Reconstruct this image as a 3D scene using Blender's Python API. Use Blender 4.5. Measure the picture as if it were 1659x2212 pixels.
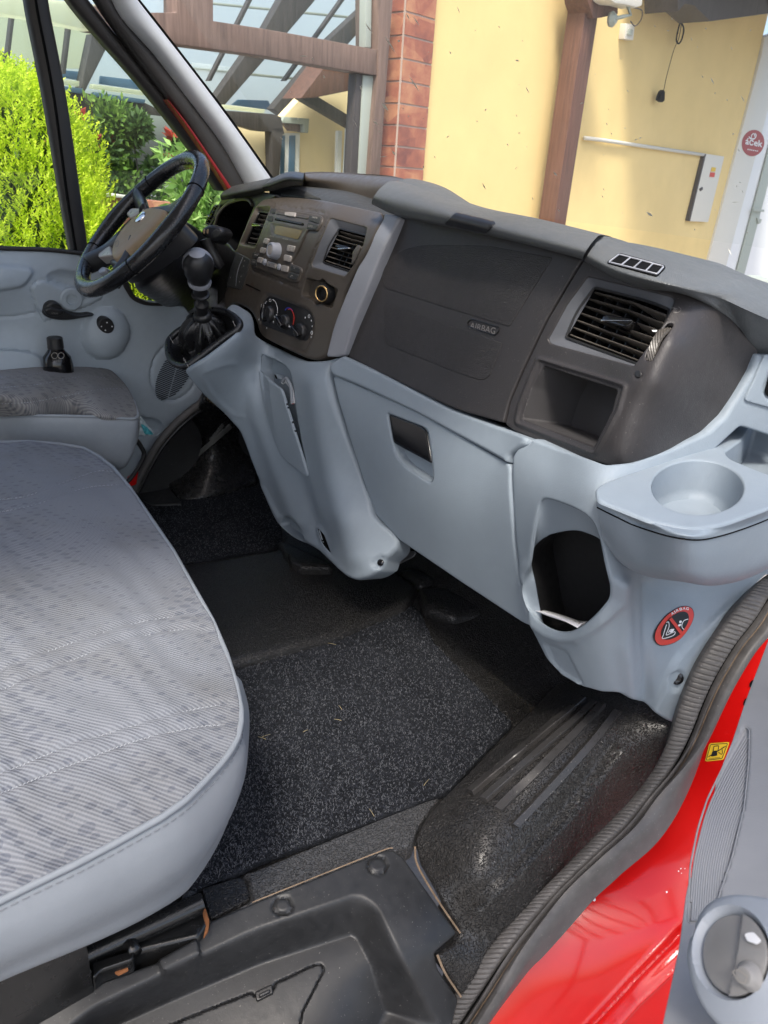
import bpy, bmesh, math, random
import numpy as np
from mathutils import Vector, Matrix
from mathutils.geometry import delaunay_2d_cdt
from mathutils.bvhtree import BVHTree
random.seed(7); rng = np.random.default_rng(7)
scene = bpy.context.scene
for o in list(bpy.data.objects): bpy.data.objects.remove(o)

# ---------------------------------------------------------------- camera
CX, CY, FL = 829.5, 1106.0, 1600.0        # photograph measured on a 1659 x 2212 grid
CAM = np.array([0.0, 0.0, 1.05])
Dn = np.array([-241, 3469, 1600.]); Dn /= np.linalg.norm(Dn)
Xw = np.array([2399, -571, 1600.]); Xw -= Dn * Xw.dot(Dn); Xw /= np.linalg.norm(Xw)
Zw = -Dn; Yw = np.cross(Zw, Xw)
RM = np.array([Xw, Yw, Zw])               # camera (right, down, forward) -> world
cd = bpy.data.cameras.new('camera'); cam = bpy.data.objects.new('camera', cd)
scene.collection.objects.link(cam); scene.camera = cam
mw = Matrix([[RM[i][0], -RM[i][1], -RM[i][2], CAM[i]] for i in range(3)] + [[0, 0, 0, 1]])
cam.matrix_world = mw
cd.sensor_fit = 'HORIZONTAL'; cd.sensor_width = 36; cd.lens = 36 * FL / 1659
cd.clip_start = 0.02; cd.clip_end = 300
cd.dof.use_dof = True; cd.dof.focus_distance = 1.25; cd.dof.aperture_fstop = 20

# ---------------------------------------------------------------- light
SUN_EL, SUN_AZ = math.radians(58), math.radians(222)   # azimuth: direction towards the sun, from +Y clockwise to +X
sdir = Vector((math.sin(SUN_AZ) * math.cos(SUN_EL), math.cos(SUN_AZ) * math.cos(SUN_EL), math.sin(SUN_EL)))
ld = bpy.data.lights.new('sun', 'SUN'); ld.energy = 2.3; ld.angle = math.radians(12); ld.color = (1, .95, .87)
sun = bpy.data.objects.new('sun', ld); scene.collection.objects.link(sun); sun.location = (-2, -3, 6)
sun.rotation_euler = sdir.to_track_quat('Z', 'Y').to_euler()
world = bpy.data.worlds.new('World'); scene.world = world; world.use_nodes = True
wn = world.node_tree; wbg = wn.nodes['Background']
sky = wn.nodes.new('ShaderNodeTexSky'); sky.sky_type = 'NISHITA'; sky.sun_disc = False
sky.sun_elevation = SUN_EL; sky.sun_rotation = SUN_AZ; sky.air_density = 1.0; sky.dust_density = 4.0
wn.links.new(sky.outputs[0], wbg.inputs[0]); wbg.inputs[1].default_value = 0.15
scene.view_settings.view_transform = 'Standard'; scene.view_settings.look = 'None'
scene.view_settings.exposure = 1.08; scene.view_settings.gamma = 1
scene.cycles.max_bounces = 8; scene.cycles.transparent_max_bounces = 16
scene.cycles.use_denoising = True
scene.cycles.sample_clamp_indirect = 6

# ---------------------------------------------------------------- node helpers
def newmat(name):
    m = bpy.data.materials.new(name); m.use_nodes = True
    return m, m.node_tree, m.node_tree.nodes['Principled BSDF']
def N(t, kind, **kw):
    n = t.nodes.new('ShaderNode' + kind)
    for k, v in kw.items(): setattr(n, k, v)
    return n
def mathn(t, op, a, b=None, clamp=False):
    n = N(t, 'Math', operation=op, use_clamp=clamp)
    for i, v in enumerate((a, b)):
        if v is None: continue
        if isinstance(v, (int, float)): n.inputs[i].default_value = v
        else: t.links.new(v, n.inputs[i])
    return n.outputs[0]
def ramp(t, fac, stops):
    n = N(t, 'ValToRGB'); t.links.new(fac, n.inputs[0]); e = n.color_ramp.elements
    while len(e) < len(stops): e.new(0.5)
    for el, (p, c) in zip(e, stops):
        el.position = p; el.color = (*c, 1) if len(c) == 3 else c
    return n.outputs[0]
def coord(t): return N(t, 'TexCoord').outputs['Object']
def noise(t, vec, scale, detail=3, rough=.5, dist=0):
    n = N(t, 'TexNoise'); n.inputs['Scale'].default_value = scale; n.inputs['Detail'].default_value = detail
    n.inputs['Roughness'].default_value = rough; n.inputs['Distortion'].default_value = dist
    t.links.new(vec, n.inputs['Vector']); return n.outputs['Fac']
def voro(t, vec, scale, feature='F1', rnd=1):
    n = N(t, 'TexVoronoi', feature=feature); n.inputs['Scale'].default_value = scale
    n.inputs['Randomness'].default_value = rnd; t.links.new(vec, n.inputs['Vector']); return n.outputs['Distance']
def bump(t, b, h, strength, dist, prev=None):
    n = N(t, 'Bump'); n.inputs['Strength'].default_value = strength; n.inputs['Distance'].default_value = dist
    t.links.new(h, n.inputs['Height'])
    if prev is not None: t.links.new(prev, n.inputs['Normal'])
    t.links.new(n.outputs[0], b.inputs['Normal']); return n.outputs[0]
def srgb(r, g, b):
    f = lambda c: (c / 255 / 12.92) if c / 255 <= .04045 else ((c / 255 + .055) / 1.055) ** 2.4
    return (f(r), f(g), f(b))

def plastic(name, col, rough=.5, grain=420, bs=.25, bd=.0006, var=.12, spec=.4, kind='noise', dust=0.0, coat=0):
    m, t, b = newmat(name); c = coord(t)
    big = noise(t, c, 5, 4, .6); fine = noise(t, c, 60, 3, .6)
    mx = mathn(t, 'ADD', mathn(t, 'MULTIPLY', big, .7), mathn(t, 'MULTIPLY', fine, .3))
    lo = tuple(v * (1 - var) for v in col); hi = tuple(v * (1 + var) for v in col)
    cc = ramp(t, mx, [(.35, lo), (.65, hi)])
    if dust > 0:
        d = noise(t, c, 240, 2, .7)
        dm = mathn(t, 'MULTIPLY', mathn(t, 'GREATER_THAN', d, .71), dust)
        mix = N(t, 'MixRGB'); t.links.new(dm, mix.inputs[0]); t.links.new(cc, mix.inputs[1])
        mix.inputs[2].default_value = (.35, .33, .3, 1); cc = mix.outputs[0]
    t.links.new(cc, b.inputs['Base Color'])
    r = ramp(t, fine, [(.3, (rough - .06,) * 3), (.7, (rough + .08,) * 3)]); t.links.new(r, b.inputs['Roughness'])
    b.inputs['Specular IOR Level'].default_value = spec
    if coat: b.inputs['Coat Weight'].default_value = coat; b.inputs['Coat Roughness'].default_value = .06
    if bs > 0:
        if kind == 'noise': h = noise(t, c, grain, 2, .5, .6)
        elif kind == 'leather':
            h = mathn(t, 'MINIMUM', mathn(t, 'MULTIPLY', voro(t, c, grain, 'DISTANCE_TO_EDGE'), 3), .5)
        elif kind == 'worm':
            h = ramp(t, noise(t, c, grain, 1, .4, 1.6), [(.42, (0, 0, 0)), (.56, (1, 1, 1))])
        bump(t, b, h, bs, bd)
    return m
def simple(name, col, rough=.5, metal=0, emit=None, spec=.5, es=1):
    m, t, b = newmat(name); b.inputs['Base Color'].default_value = (*col, 1)
    b.inputs['Roughness'].default_value = rough; b.inputs['Metallic'].default_value = metal
    b.inputs['Specular IOR Level'].default_value = spec
    return m

M = {}
M['grey'] = plastic('grey_blue_plastic', (.245, .29, .333), .56, 420, .4, .0007, .06, .45, dust=.0)
M['grey_door'] = plastic('door_grey_plastic', (.38, .435, .48), .5, 330, .3, .0006, .06, .4)
M['black'] = plastic('black_dash_plastic', (.036, .033, .034), .48, 450, .6, .0008, .12, .5, dust=.3)
M['black_smooth'] = plastic('smooth_black_plastic', (.016, .016, .017), .35, 300, .08, .0003, .1, .5)
M['black_gloss'] = simple('gloss_black', (.006, .006, .007), .12)
M['void'] = simple('deep_black', (.004, .004, .004), .8, spec=.1)
M['airbag_grain'] = plastic('airbag_grain', (.036, .033, .034), .42, 360, .9, .0013, .1, .5, 'leather')
M['pad'] = plastic('soft_pad_grain', (.105, .112, .115), .5, 300, .9, .0016, .12, .5, 'leather')
M['brow'] = plastic('brow_plastic', (.035, .036, .034), .55, 260, .4, .0008, .15, .4, 'leather')
M['stack'] = plastic('stack_plastic', (.068, .057, .046), .36, 400, .25, .0004, .08, .55)
M['silver'] = plastic('silver_trim', (.27, .28, .31), .38, 400, .1, .0003, .05, .6)
M['bevel'] = plastic('bevel_grey', (.095, .10, .112), .4, 400, .1, .0003, .05, .5)
M['button'] = plastic('button_metal', (.32, .29, .26), .3, 300, .0, .0003, .05, .7)
M['chrome'] = simple('chrome', (.75, .75, .74), .12, 1)
M['gold'] = simple('brass_ring', (.75, .50, .22), .25, 1)
M['leather'] = plastic('black_leather', (.012, .012, .013), .3, 240, .5, .0008, .1, .6, 'leather')
M['wheel_leather'] = plastic('wheel_leather', (.010, .010, .011), .24, 300, .06, .0002, .1, .6)
M['hub'] = plastic('hub_reflection_brown', (.27, .195, .115), .5, 400, .2, .0005, .05, .4)  # brown reflection on the dark glossy pad, put into its base colour
M['rubber'] = plastic('rubber_worm', (.031, .029, .0275), .36, 150, 1, .0036, .3, .5, 'worm', dust=.5)
M['rubber_floor'] = plastic('rubber_floor', (.013, .0125, .0125), .38, 160, .8, .0018, .2, .5, 'worm', dust=.25)
M['rubber_grey'] = plastic('rubber_scuffed', (.060, .060, .062), .40, 150, 1, .0034, .15, .5, 'worm', dust=.3)
M['seal'] = plastic('seal_rubber', (.10, .094, .09), .45, 90, .3, .0008, .35, .4, dust=.5)
M['step'] = plastic('step_plastic', (.024, .0245, .026), .45, 200, .3, .0005, .3, .5, dust=.35)
M['vinyl'] = plastic('grey_vinyl', (.215, .235, .26), .48, 330, .25, .0005, .06, .4)
M['vinyl_dark'] = plastic('driver_vinyl', (.25, .275, .30), .45, 330, .25, .0005, .08, .4)
M['white'] = simple('white_print', (.8, .8, .8), .5)
M['dim_print'] = simple('dim_print', (.30, .28, .25), .5)
M['stitch'] = simple('stitch_thread', (.31, .325, .35), .7)
M['paper'] = simple('white_paper', (.8, .8, .82), .7)
M['red_print'] = simple('red_print', (.62, .045, .03), .4)
M['yellow_print'] = simple('yellow_print', (.75, .5, .03), .4)
M['black_print'] = simple('black_print', (.01, .01, .01), .5)
M['dirt'] = plastic('sandy_dirt', (.22, .16, .11), .9, 200, .6, .002, .4, .1)
M['rust'] = plastic('rust', (.25, .10, .04), .8, 200, .5, .001, .4, .2)
M['steel_black'] = plastic('painted_tube', (.012, .012, .012), .22, 40, .1, .0005, .3, .6)

def red_paint():
    m, t, b = newmat('red_car_paint'); c = coord(t)
    cc = ramp(t, noise(t, c, 6, 3), [(.3, (.50, .0035, .003)), (.7, (.58, .005, .004))])
    sc = mathn(t, 'GREATER_THAN', noise(t, c, 160, 3, .8), .72); mxx = N(t, 'MixRGB'); t.links.new(mathn(t, 'MULTIPLY', sc, .25), mxx.inputs[0]); t.links.new(cc, mxx.inputs[1]); mxx.inputs[2].default_value = (.55, .20, .16, 1)
    t.links.new(mxx.outputs[0], b.inputs['Base Color']); b.inputs['Roughness'].default_value = .32
    b.inputs['Coat Weight'].default_value = 1; b.inputs['Coat Roughness'].default_value = .11; b.inputs['Specular IOR Level'].default_value = .15
    bump(t, b, noise(t, c, 9, 2), .08, .003); return m
M['red'] = red_paint()

# ---------------------------------------------------------------- geometry helpers
def pray(u, v): return RM @ np.array([(u - CX) / FL, (v - CY) / FL, 1.0])
def P(u, v, **k):
    r = pray(u, v); (a, val), = k.items()
    if a == 'd': return CAM + r * val
    i = 'xyz'.index(a); return CAM + r * ((val - CAM[i]) / r[i])
def PL(u, v, p0, n):
    r = pray(u, v); return CAM + r * (np.dot(np.array(p0) - CAM, n) / np.dot(r, n))
def proj(p):
    w = RM.T @ (np.array(p) - CAM); return np.array([CX + FL * w[0] / w[2], CY + FL * w[1] / w[2]])
def q(ox, oy, s):
    return lambda *pts: [(ox + p[0] * s, oy + p[1] * s) + tuple(p[2:]) for p in pts]
cA = q(0, 0, .5); cB = q(829.5, 0, .5); cC = q(0, 542.2, .5); cD = q(829.5, 542.2, .5)
cE = q(0, 1084.4, .5); cF = q(829.5, 1084.4, .5); cG = q(0, 1572.4, .5); cH = q(829.5, 1572.4, .5)
R1 = q(414.75, 368.7, .25); R2 = q(0, 271, .25); R3 = q(162.6, 303.6, .25); R4 = q(829.5, 368.7, .25)
R5 = q(1084.3, 487.9, .25); R6 = q(1244.3, 748.2, .25); R7 = q(1244.3, 368.7, .25); R8 = q(325.3, 639.7, .25)
T1 = q(0, 0, .25); T2 = q(414.75, 0, .25); T3 = q(1030.1, 1051.8, .25); T4 = q(1301.2, 1219.9, .2157)
T5 = q(1244.3, 1518, .25); T6 = q(1244.3, 1797.3, .25); T7 = q(433.7, 867.5, .25); T8 = q(271.1, 1626.5, .25)

def cr(pts, n=8, closed=True):
    """Catmull-Rom through points"""
    p = np.array([x[:len(pts[0])] for x in pts], float); m = len(p); out = []
    rngi = range(m if closed else m - 1)
    for i in rngi:
        if closed: a, b, c, d = p[i - 1], p[i], p[(i + 1) % m], p[(i + 2) % m]
        else:
            b, c = p[i], p[i + 1]; a = p[i - 1] if i else 2 * b - c; d = p[i + 2] if i + 2 < m else 2 * c - b
        for k in range(n):
            t = k / n
            out.append(.5 * ((2 * b) + (-a + c) * t + (2 * a - 5 * b + 4 * c - d) * t * t + (-a + 3 * b - 3 * c + d) * t ** 3))
    if not closed: out.append(p[-1])
    return np.array(out)
def rc(pts, r=6, n=5):
    """polygon with rounded corners; a point may carry its own radius as third value"""
    m = len(pts); out = []
    for i in range(m):
        a = np.array(pts[i - 1][:2], float); b = np.array(pts[i][:2], float); c = np.array(pts[(i + 1) % m][:2], float)
        rr = pts[i][2] if len(pts[i]) > 2 else r
        la, lc = np.linalg.norm(a - b), np.linalg.norm(c - b); rr = min(rr, la * .45, lc * .45)
        s, e = b + (a - b) / la * rr, b + (c - b) / lc * rr
        for k in range(n + 1):
            t = k / n; out.append((1 - t) ** 2 * s + 2 * t * (1 - t) * b + t * t * e)
    return np.array(out)
def resample(p, step, closed=True):
    p = np.asarray(p, float); qn = np.vstack([p, p[:1]]) if closed else p
    seg = np.linalg.norm(np.diff(qn, axis=0), axis=1); s = np.r_[0, np.cumsum(seg)]
    n = max(4, int(round(s[-1] / step))); t = np.linspace(0, s[-1], n + 1)
    if closed: t = t[:-1]
    return np.stack([np.interp(t, s, qn[:, k]) for k in range(qn.shape[1])], 1)
def inside(pts, poly):
    x, y = pts[:, 0][:, None], pts[:, 1][:, None]
    x0, y0 = poly[:, 0][None], poly[:, 1][None]; x1, y1 = np.roll(poly[:, 0], -1)[None], np.roll(poly[:, 1], -1)[None]
    c = ((y0 > y) != (y1 > y)) & (x < (x1 - x0) * (y - y0) / np.where(y1 == y0, 1e-9, y1 - y0) + x0)
    return c.sum(1) % 2 == 1
def pdist(pts, poly, closed=True):
    a = poly; b = np.roll(poly, -1, 0)
    if not closed: a, b = poly[:-1], poly[1:]
    out = np.full(len(pts), 1e9)
    for i in range(0, len(pts), 4000):
        pp = pts[i:i + 4000, None]; ab = (b - a)[None]; ap = pp - a[None]
        t = np.clip((ap * ab).sum(2) / np.maximum((ab * ab).sum(2), 1e-9), 0, 1)
        out[i:i + 4000] = np.sqrt(((ap - t[..., None] * ab) ** 2).sum(2)).min(1)
    return out
def sd(pts, poly):
    d = pdist(pts, poly); return np.where(inside(pts, poly), d, -d)
def sstep(x): x = np.clip(x, 0, 1); return x * x * (3 - 2 * x)

class Surf:
    """smooth surface: thin-plate spline of inverse depth over the photo grid, from points whose x, y, z or depth is known"""
    def __init__(s, ctl, lam=1e-5):
        pts, inv = [], []
        for c in ctl:
            u, v, a, val = c; p = P(u, v, **{a: val}); w = RM.T @ (p - CAM)
            pts.append((u / 1000, v / 1000)); inv.append(1 / w[2])
        s.p = np.array(pts); n = len(pts)
        K = s.k(s.p, s.p) + lam * np.eye(n); Q = np.c_[np.ones(n), s.p]
        A = np.zeros((n + 3, n + 3)); A[:n, :n] = K; A[:n, n:] = Q; A[n:, :n] = Q.T
        s.w = np.linalg.solve(A, np.r_[inv, 0, 0, 0])
    def k(s, a, b):
        r2 = ((a[:, None] - b[None]) ** 2).sum(2); return .5 * r2 * np.log(np.maximum(r2, 1e-12))
    def pos(s, uv):
        uv = np.asarray(uv, float); q_ = uv / 1000
        inv = s.k(q_, s.p) @ s.w[:len(s.p)] + np.c_[np.ones(len(q_)), q_] @ s.w[len(s.p):]
        rays = np.c_[(uv[:, 0] - CX) / FL, (uv[:, 1] - CY) / FL, np.ones(len(uv))] @ RM.T
        return CAM + rays / np.maximum(inv, .02)[:, None]
    def ev(s, uv, off=0.0):
        uv = np.asarray(uv, float)[:, :2]; p = s.pos(uv); e = 9.0 if hasattr(s, 'w') else 2.0
        n = np.cross(s.pos(uv + [0, e]) - s.pos(uv - [0, e]), s.pos(uv + [e, 0]) - s.pos(uv - [e, 0]))
        n /= np.linalg.norm(n, axis=1)[:, None]
        sgn = np.sign(((CAM - p) * n).sum(1)); n *= np.where(sgn == 0, 1, sgn)[:, None]
        return p + n * np.asarray(off).reshape(-1, 1), n
    def at(s, u, v, off=0.0):
        p, n = s.ev([(u, v)], off); return p[0], n[0]
class Plane(Surf):
    def __init__(s, p0, n): s.p0 = np.array(p0, float); s.n = np.array(n, float) / np.linalg.norm(n)
    def pos(s, uv):
        uv = np.asarray(uv, float)
        rays = np.c_[(uv[:, 0] - CX) / FL, (uv[:, 1] - CY) / FL, np.ones(len(uv))] @ RM.T
        return CAM + rays * ((s.p0 - CAM) @ s.n / (rays @ s.n))[:, None]
class RaySurf(Surf):
    def __init__(s, verts, faces): s.t = BVHTree.FromPolygons([Vector(v) for v in verts], faces); s.last = CAM + pray(CX, CY)
    def pos(s, uv):
        out = []
        for u, v in np.asarray(uv, float):
            d = Vector(pray(u, v)).normalized(); h = s.t.ray_cast(Vector(CAM), d)
            if h[0] is not None: s.last = np.array(h[0])
            else:
                k = np.linalg.norm(s.last - CAM); out.append(CAM + np.array(d) * k); continue
            out.append(np.array(h[0]))
        return np.array(out)

def origin(par):
    o = np.zeros(3)
    while par is not None: o = o + np.array(par.location); par = par.parent
    return o
def mesh(name, verts, faces, mat, par=None, smooth=True, loc=None, angle=None):
    verts = np.asarray(verts, float)
    me = bpy.data.meshes.new(name)
    ob = bpy.data.objects.new(name, me)
    if par is not None: ob.parent = par; base = origin(par)
    else:
        base = np.array(loc) if loc is not None else np.array([verts[:, 0].mean(), verts[:, 1].mean(), verts[:, 2].min()])
        ob.location = base
    me.from_pydata([tuple(v) for v in verts - base], [], [tuple(int(i) for i in f) for f in faces])
    me.update()
    if smooth: me.polygons.foreach_set('use_smooth', [True] * len(me.polygons))
    if angle:
        try: me.set_sharp_from_angle(angle=math.radians(angle))
        except Exception: pass
    me.materials.append(mat); scene.collection.objects.link(ob)
    return ob
def thing(name, label, cat, loc, group=None):
    o = bpy.data.objects.new(name, None); scene.collection.objects.link(o); o.location = tuple(loc)
    o.empty_display_size = .05; return tag(o, label, cat, group)
def tag(o, label=None, cat=None, group=None, kind=None):
    if label: o['label'] = label
    if cat: o['category'] = cat
    if group: o['group'] = group
    if kind: o['kind'] = kind
    return o
class G:
    """geometry collector"""
    def __init__(s): s.v = []; s.f = []
    def add(s, v, f):
        b = len(s.v); s.v += [tuple(x) for x in v]; s.f += [tuple(i + b for i in k) for k in f]; return s
    def obj(s, name, mat, par=None, smooth=True, loc=None, angle=35): return mesh(name, s.v, s.f, mat, par, smooth, loc, angle)

def patch_geo(outline, S, holes=(), step=6, r=3, rd=.003, thick=.01, off=0.0, bumps=(), hr=None, fine=None, hrd=None, hflat=0, hthick=.003):
    """sheet over a region of a surface, with rounded rim, holes and a skirt going back by thick"""
    ol = resample(outline, min(step, 5)); hs = [resample(h, min(step, 5)) for h in holes]
    lo, hi = ol.min(0), ol.max(0)
    gx, gy = np.meshgrid(np.arange(lo[0], hi[0], step), np.arange(lo[1], hi[1], step))
    gx = gx + (np.arange(gx.shape[0])[:, None] % 2) * step * .5
    g = np.c_[gx.ravel(), gy.ravel()]; g = g[inside(g, ol)]
    for h in hs: g = g[~inside(g, h)]
    hr = r if hr is None else hr
    d = pdist(g, ol); mg = max(r * 1.05, step * .4); g = g[d > mg]
    for h in hs: g = g[pdist(g, h) > max(hr * 1.05, step * .4)]
    loops = [ol] + hs; verts2 = [ol] + hs; edges = []; b = 0
    for L in loops:
        n = len(L); edges += [(b + i, b + (i + 1) % n) for i in range(n)]; b += n
    for li, L in enumerate(loops):
        rr = r if li == 0 else hr
        if rr <= 0: continue
        tn = np.roll(L, -1, 0) - np.roll(L, 1, 0); tn /= np.maximum(np.linalg.norm(tn, axis=1), 1e-9)[:, None]
        nn = np.c_[-tn[:, 1], tn[:, 0]]
        tst = L + nn * .5; sg = inside(tst, L) == (li == 0); nn = np.where(sg[:, None], nn, -nn)
        for k in (.15, .4, .7, 1.0):
            rg = L + nn * rr * k; dd = pdist(rg, ol)
            ok = inside(rg, ol)
            for h in hs: ok &= ~inside(rg, h); dd = np.minimum(dd, pdist(rg, h))
            ok &= dd > rr * k * .8; verts2.append(rg[ok])
    if fine is not None:
        for poly, st in fine:
            pl_ = np.asarray(poly, float); l2, h2 = pl_.min(0), pl_.max(0)
            fx, fy = np.meshgrid(np.arange(l2[0], h2[0], st), np.arange(l2[1], h2[1], st)); fg = np.c_[fx.ravel(), fy.ravel()]
            fg = fg[inside(fg, pl_)]; fg = fg[inside(fg, ol)]
            for h in hs: fg = fg[~inside(fg, h)]
            fg = fg[pdist(fg, ol) > max(r, 1)]
            for h in hs: fg = fg[pdist(fg, h) > max(hr, 1)] if len(fg) else fg
            verts2.append(fg + rng.uniform(-.01, .01, fg.shape))
    if fine is not None:
        for poly, st in fine: g = g[~inside(g, np.asarray(poly, float))]
    verts2.append(g)
    V = np.vstack(verts2)
    res = delaunay_2d_cdt([Vector((float(a), float(b_))) for a, b_ in V], edges, [], 0, 1e-4)
    V2 = np.array([(p[0], p[1]) for p in res[0]]); T = np.array([f for f in res[2] if len(f) == 3])
    cen = V2[T].mean(1); ok = inside(cen, ol)
    for h in hs: ok &= ~inside(cen, h)
    T = T[ok]
    o = np.full(len(V2), float(off))
    for bf in bumps: o = o + bf(V2)
    if hflat:
        for h in hs: o = o * sstep(pdist(V2, h) / hflat)
    if r > 0:
        k = np.clip(pdist(V2, ol) / r, 0, 1); o = o - rd * (1 - np.sqrt(np.maximum(0, 1 - (1 - k) ** 2)))
    if hr > 0:
        for h in hs:
            k = np.clip(pdist(V2, h) / hr, 0, 1); o = o - (rd if hrd is None else hrd) * (1 - np.sqrt(np.maximum(0, 1 - (1 - k) ** 2)))
    pos, nrm = S.ev(V2, o)
    # orientation
    a = pos[T[:, 1]] - pos[T[:, 0]]; b_ = pos[T[:, 2]] - pos[T[:, 0]]
    flip = (np.cross(a, b_) * nrm[T[:, 0]]).sum(1) < 0; T[flip] = T[flip][:, ::-1]
    F = [tuple(t) for t in T]; used = {}
    for t in F:
        for i in range(3):
            e = (t[i], t[(i + 1) % 3]); used[e] = used.get(e, 0) + 1
    if thick:
        holev = np.zeros(len(V2), bool)
        for h in hs: holev |= pdist(V2, h) < .05
        be = [e for e in used if (e[1], e[0]) not in used]; idx = {}; ex = []
        for e in be:
            for v in e:
                if v not in idx:
                    idx[v] = len(pos) + len(ex); ex.append(pos[v] - nrm[v] * (min(thick, hthick) if holev[v] else thick))
        for a, b_ in be: F.append((b_, a, idx[a], idx[b_]))
        if ex: pos = np.vstack([pos, ex])
    return pos, F
def patch(name, outline, S, mat, par, **kw):
    an = kw.pop('angle', 50); loc = kw.pop('loc', None)
    v, f = patch_geo(outline, S, **kw); return mesh(name, v, f, mat, par, True, loc, an)
# bump functions
def groove(poly, w, depth, closed=False):
    pl_ = np.array([p[:2] for p in poly], float)
    return lambda V: -depth * np.exp(-(pdist(V, pl_, closed) / w) ** 2)
def plateau(poly, w, h):
    pl_ = np.array([p[:2] for p in poly], float); return lambda V: h * sstep(sd(V, pl_) / w + .5)
def blob(u, v, ru, rv, h, ang=0, pw=1):
    ca, sa = math.cos(ang), math.sin(ang)
    def f(V):
        x, y = V[:, 0] - u, V[:, 1] - v; a = (x * ca + y * sa) / ru; b = (-x * sa + y * ca) / rv
        return h * np.maximum(0, 1 - (a * a + b * b)) ** pw
    return f
def catm(rows, nu, nv, closed_u=False, closed_v=False):
    """rows: list of point rows (each own count) -> grid nv x nu"""
    R_ = [resample_curve(r, nu, closed_u) for r in rows]; A = np.array(R_)
    if nv is None: return A
    out = []
    m = len(A)
    for i in range(m if closed_v else m - 1):
        if closed_v: a, b, c, d = A[i - 1], A[i], A[(i + 1) % m], A[(i + 2) % m]
        else:
            b, c = A[i], A[i + 1]; a = A[i - 1] if i else 2 * b - c; d = A[i + 2] if i + 2 < m else 2 * c - b
        for k in range(nv):
            t = k / nv; out.append(.5 * ((2 * b) + (-a + c) * t + (2 * a - 5 * b + 4 * c - d) * t * t + (-a + 3 * b - 3 * c + d) * t ** 3))
    if not closed_v: out.append(A[-1])
    return np.array(out)
def resample_curve(p, n, closed=False):
    p = cr([tuple(x) for x in p], 12, closed); qn = np.vstack([p, p[:1]]) if closed else p
    s = np.r_[0, np.cumsum(np.linalg.norm(np.diff(qn, axis=0), axis=1))]
    t = np.linspace(0, s[-1], n + 1)[:-1] if closed else np.linspace(0, s[-1], n)
    return np.stack([np.interp(t, s, qn[:, k]) for k in range(3)], 1)
def grid_faces(nv, nu, cu=False, cv=False):
    f = []
    for j in range(nv if cv else nv - 1):
        for i in range(nu if cu else nu - 1):
            a = j * nu + i; b = j * nu + (i + 1) % nu; c = ((j + 1) % nv) * nu + (i + 1) % nu; d = ((j + 1) % nv) * nu + i
            f.append((a, b, c, d))
    return f
def loft_geo(rows, nu=24, nv=6, cu=False, cv=False, caps=False):
    A = catm(rows, nu, nv, cu, cv); f = grid_faces(len(A), nu, cu, cv)
    if caps and cu: f += [tuple(range(nu))[::-1], tuple(range((len(A) - 1) * nu, len(A) * nu))]
    return A.reshape(-1, 3), f
def loft(name, rows, mat, par, nu=24, nv=6, cu=False, cv=False, caps=False, angle=60, loc=None):
    v, f = loft_geo(rows, nu, nv, cu, cv, caps); return mesh(name, v, f, mat, par, True, loc, angle)
def frame_of(t):
    t = np.array(t) / np.linalg.norm(t); a = np.array([0, 0, 1.]) if abs(t[2]) < .9 else np.array([1., 0, 0])
    u = np.cross(a, t); u /= np.linalg.norm(u); return u, np.cross(t, u), t
def tube_geo(path, rad, n=10, closed=False, caps=True, flat=1.0):
    p = np.asarray(path, float); m = len(p); V = []; rad = np.broadcast_to(rad, (m,))
    prev = None
    for i in range(m):
        if closed: t = p[(i + 1) % m] - p[i - 1]
        else: t = p[min(i + 1, m - 1)] - p[max(i - 1, 0)]
        t = t / max(np.linalg.norm(t), 1e-9)
        if prev is None: u, w, _ = frame_of(t)
        else: u = prev - t * prev.dot(t); u /= max(np.linalg.norm(u), 1e-9); w = np.cross(t, u)
        prev = u
        for k in range(n):
            a = 2 * math.pi * k / n; V.append(p[i] + rad[i] * (math.cos(a) * u + flat * math.sin(a) * w))
    f = grid_faces(m, n, True, closed)
    if caps and not closed: f += [tuple(range(n))[::-1], tuple(range((m - 1) * n, m * n))]
    return np.array(V), f
def tube(name, path, rad, mat, par, n=10, closed=False, smoothn=0, loc=None, flat=1.0):
    if smoothn: path = cr([tuple(x) for x in path], smoothn, closed)
    v, f = tube_geo(path, rad if not smoothn or np.isscalar(rad) else np.interp(np.linspace(0, 1, len(path)), np.linspace(0, 1, len(rad)), rad), n, closed, True, flat)
    return mesh(name, v, f, mat, par, True, loc, 60)
def lathe_geo(c, ax, prof, n=32, sx=1.0):
    """prof: (along, radius) pairs, c base point, ax axis"""
    u, w, t = frame_of(ax); V = []
    for h, r in prof:
        for k in range(n):
            a = 2 * math.pi * k / n; V.append(np.array(c) + t * h + r * (math.cos(a) * u * sx + math.sin(a) * w))
    f = grid_faces(len(prof), n, True)
    f += [tuple(range(n))[::-1], tuple(range((len(prof) - 1) * n, len(prof) * n))]
    return np.array(V), f
def lathe(name, c, ax, prof, mat, par, n=32, loc=None, angle=40, sx=1.0):
    v, f = lathe_geo(c, ax, prof, n, sx); return mesh(name, v, f, mat, par, True, loc, angle)
def prism_geo(pts3, vec, bev=0):
    p = np.asarray(pts3, float); n = len(p); vec = np.asarray(vec, float)
    V = np.vstack([p, p + vec]); f = [tuple(range(n)), tuple(range(n, 2 * n))[::-1]]
    for i in range(n): j = (i + 1) % n; f.append((i, i + n, j + n, j))
    return V, f
def fixn(ob):
    bm = bmesh.new(); bm.from_mesh(ob.data); bmesh.ops.recalc_face_normals(bm, faces=bm.faces); bm.to_mesh(ob.data); bm.free(); return ob
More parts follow.
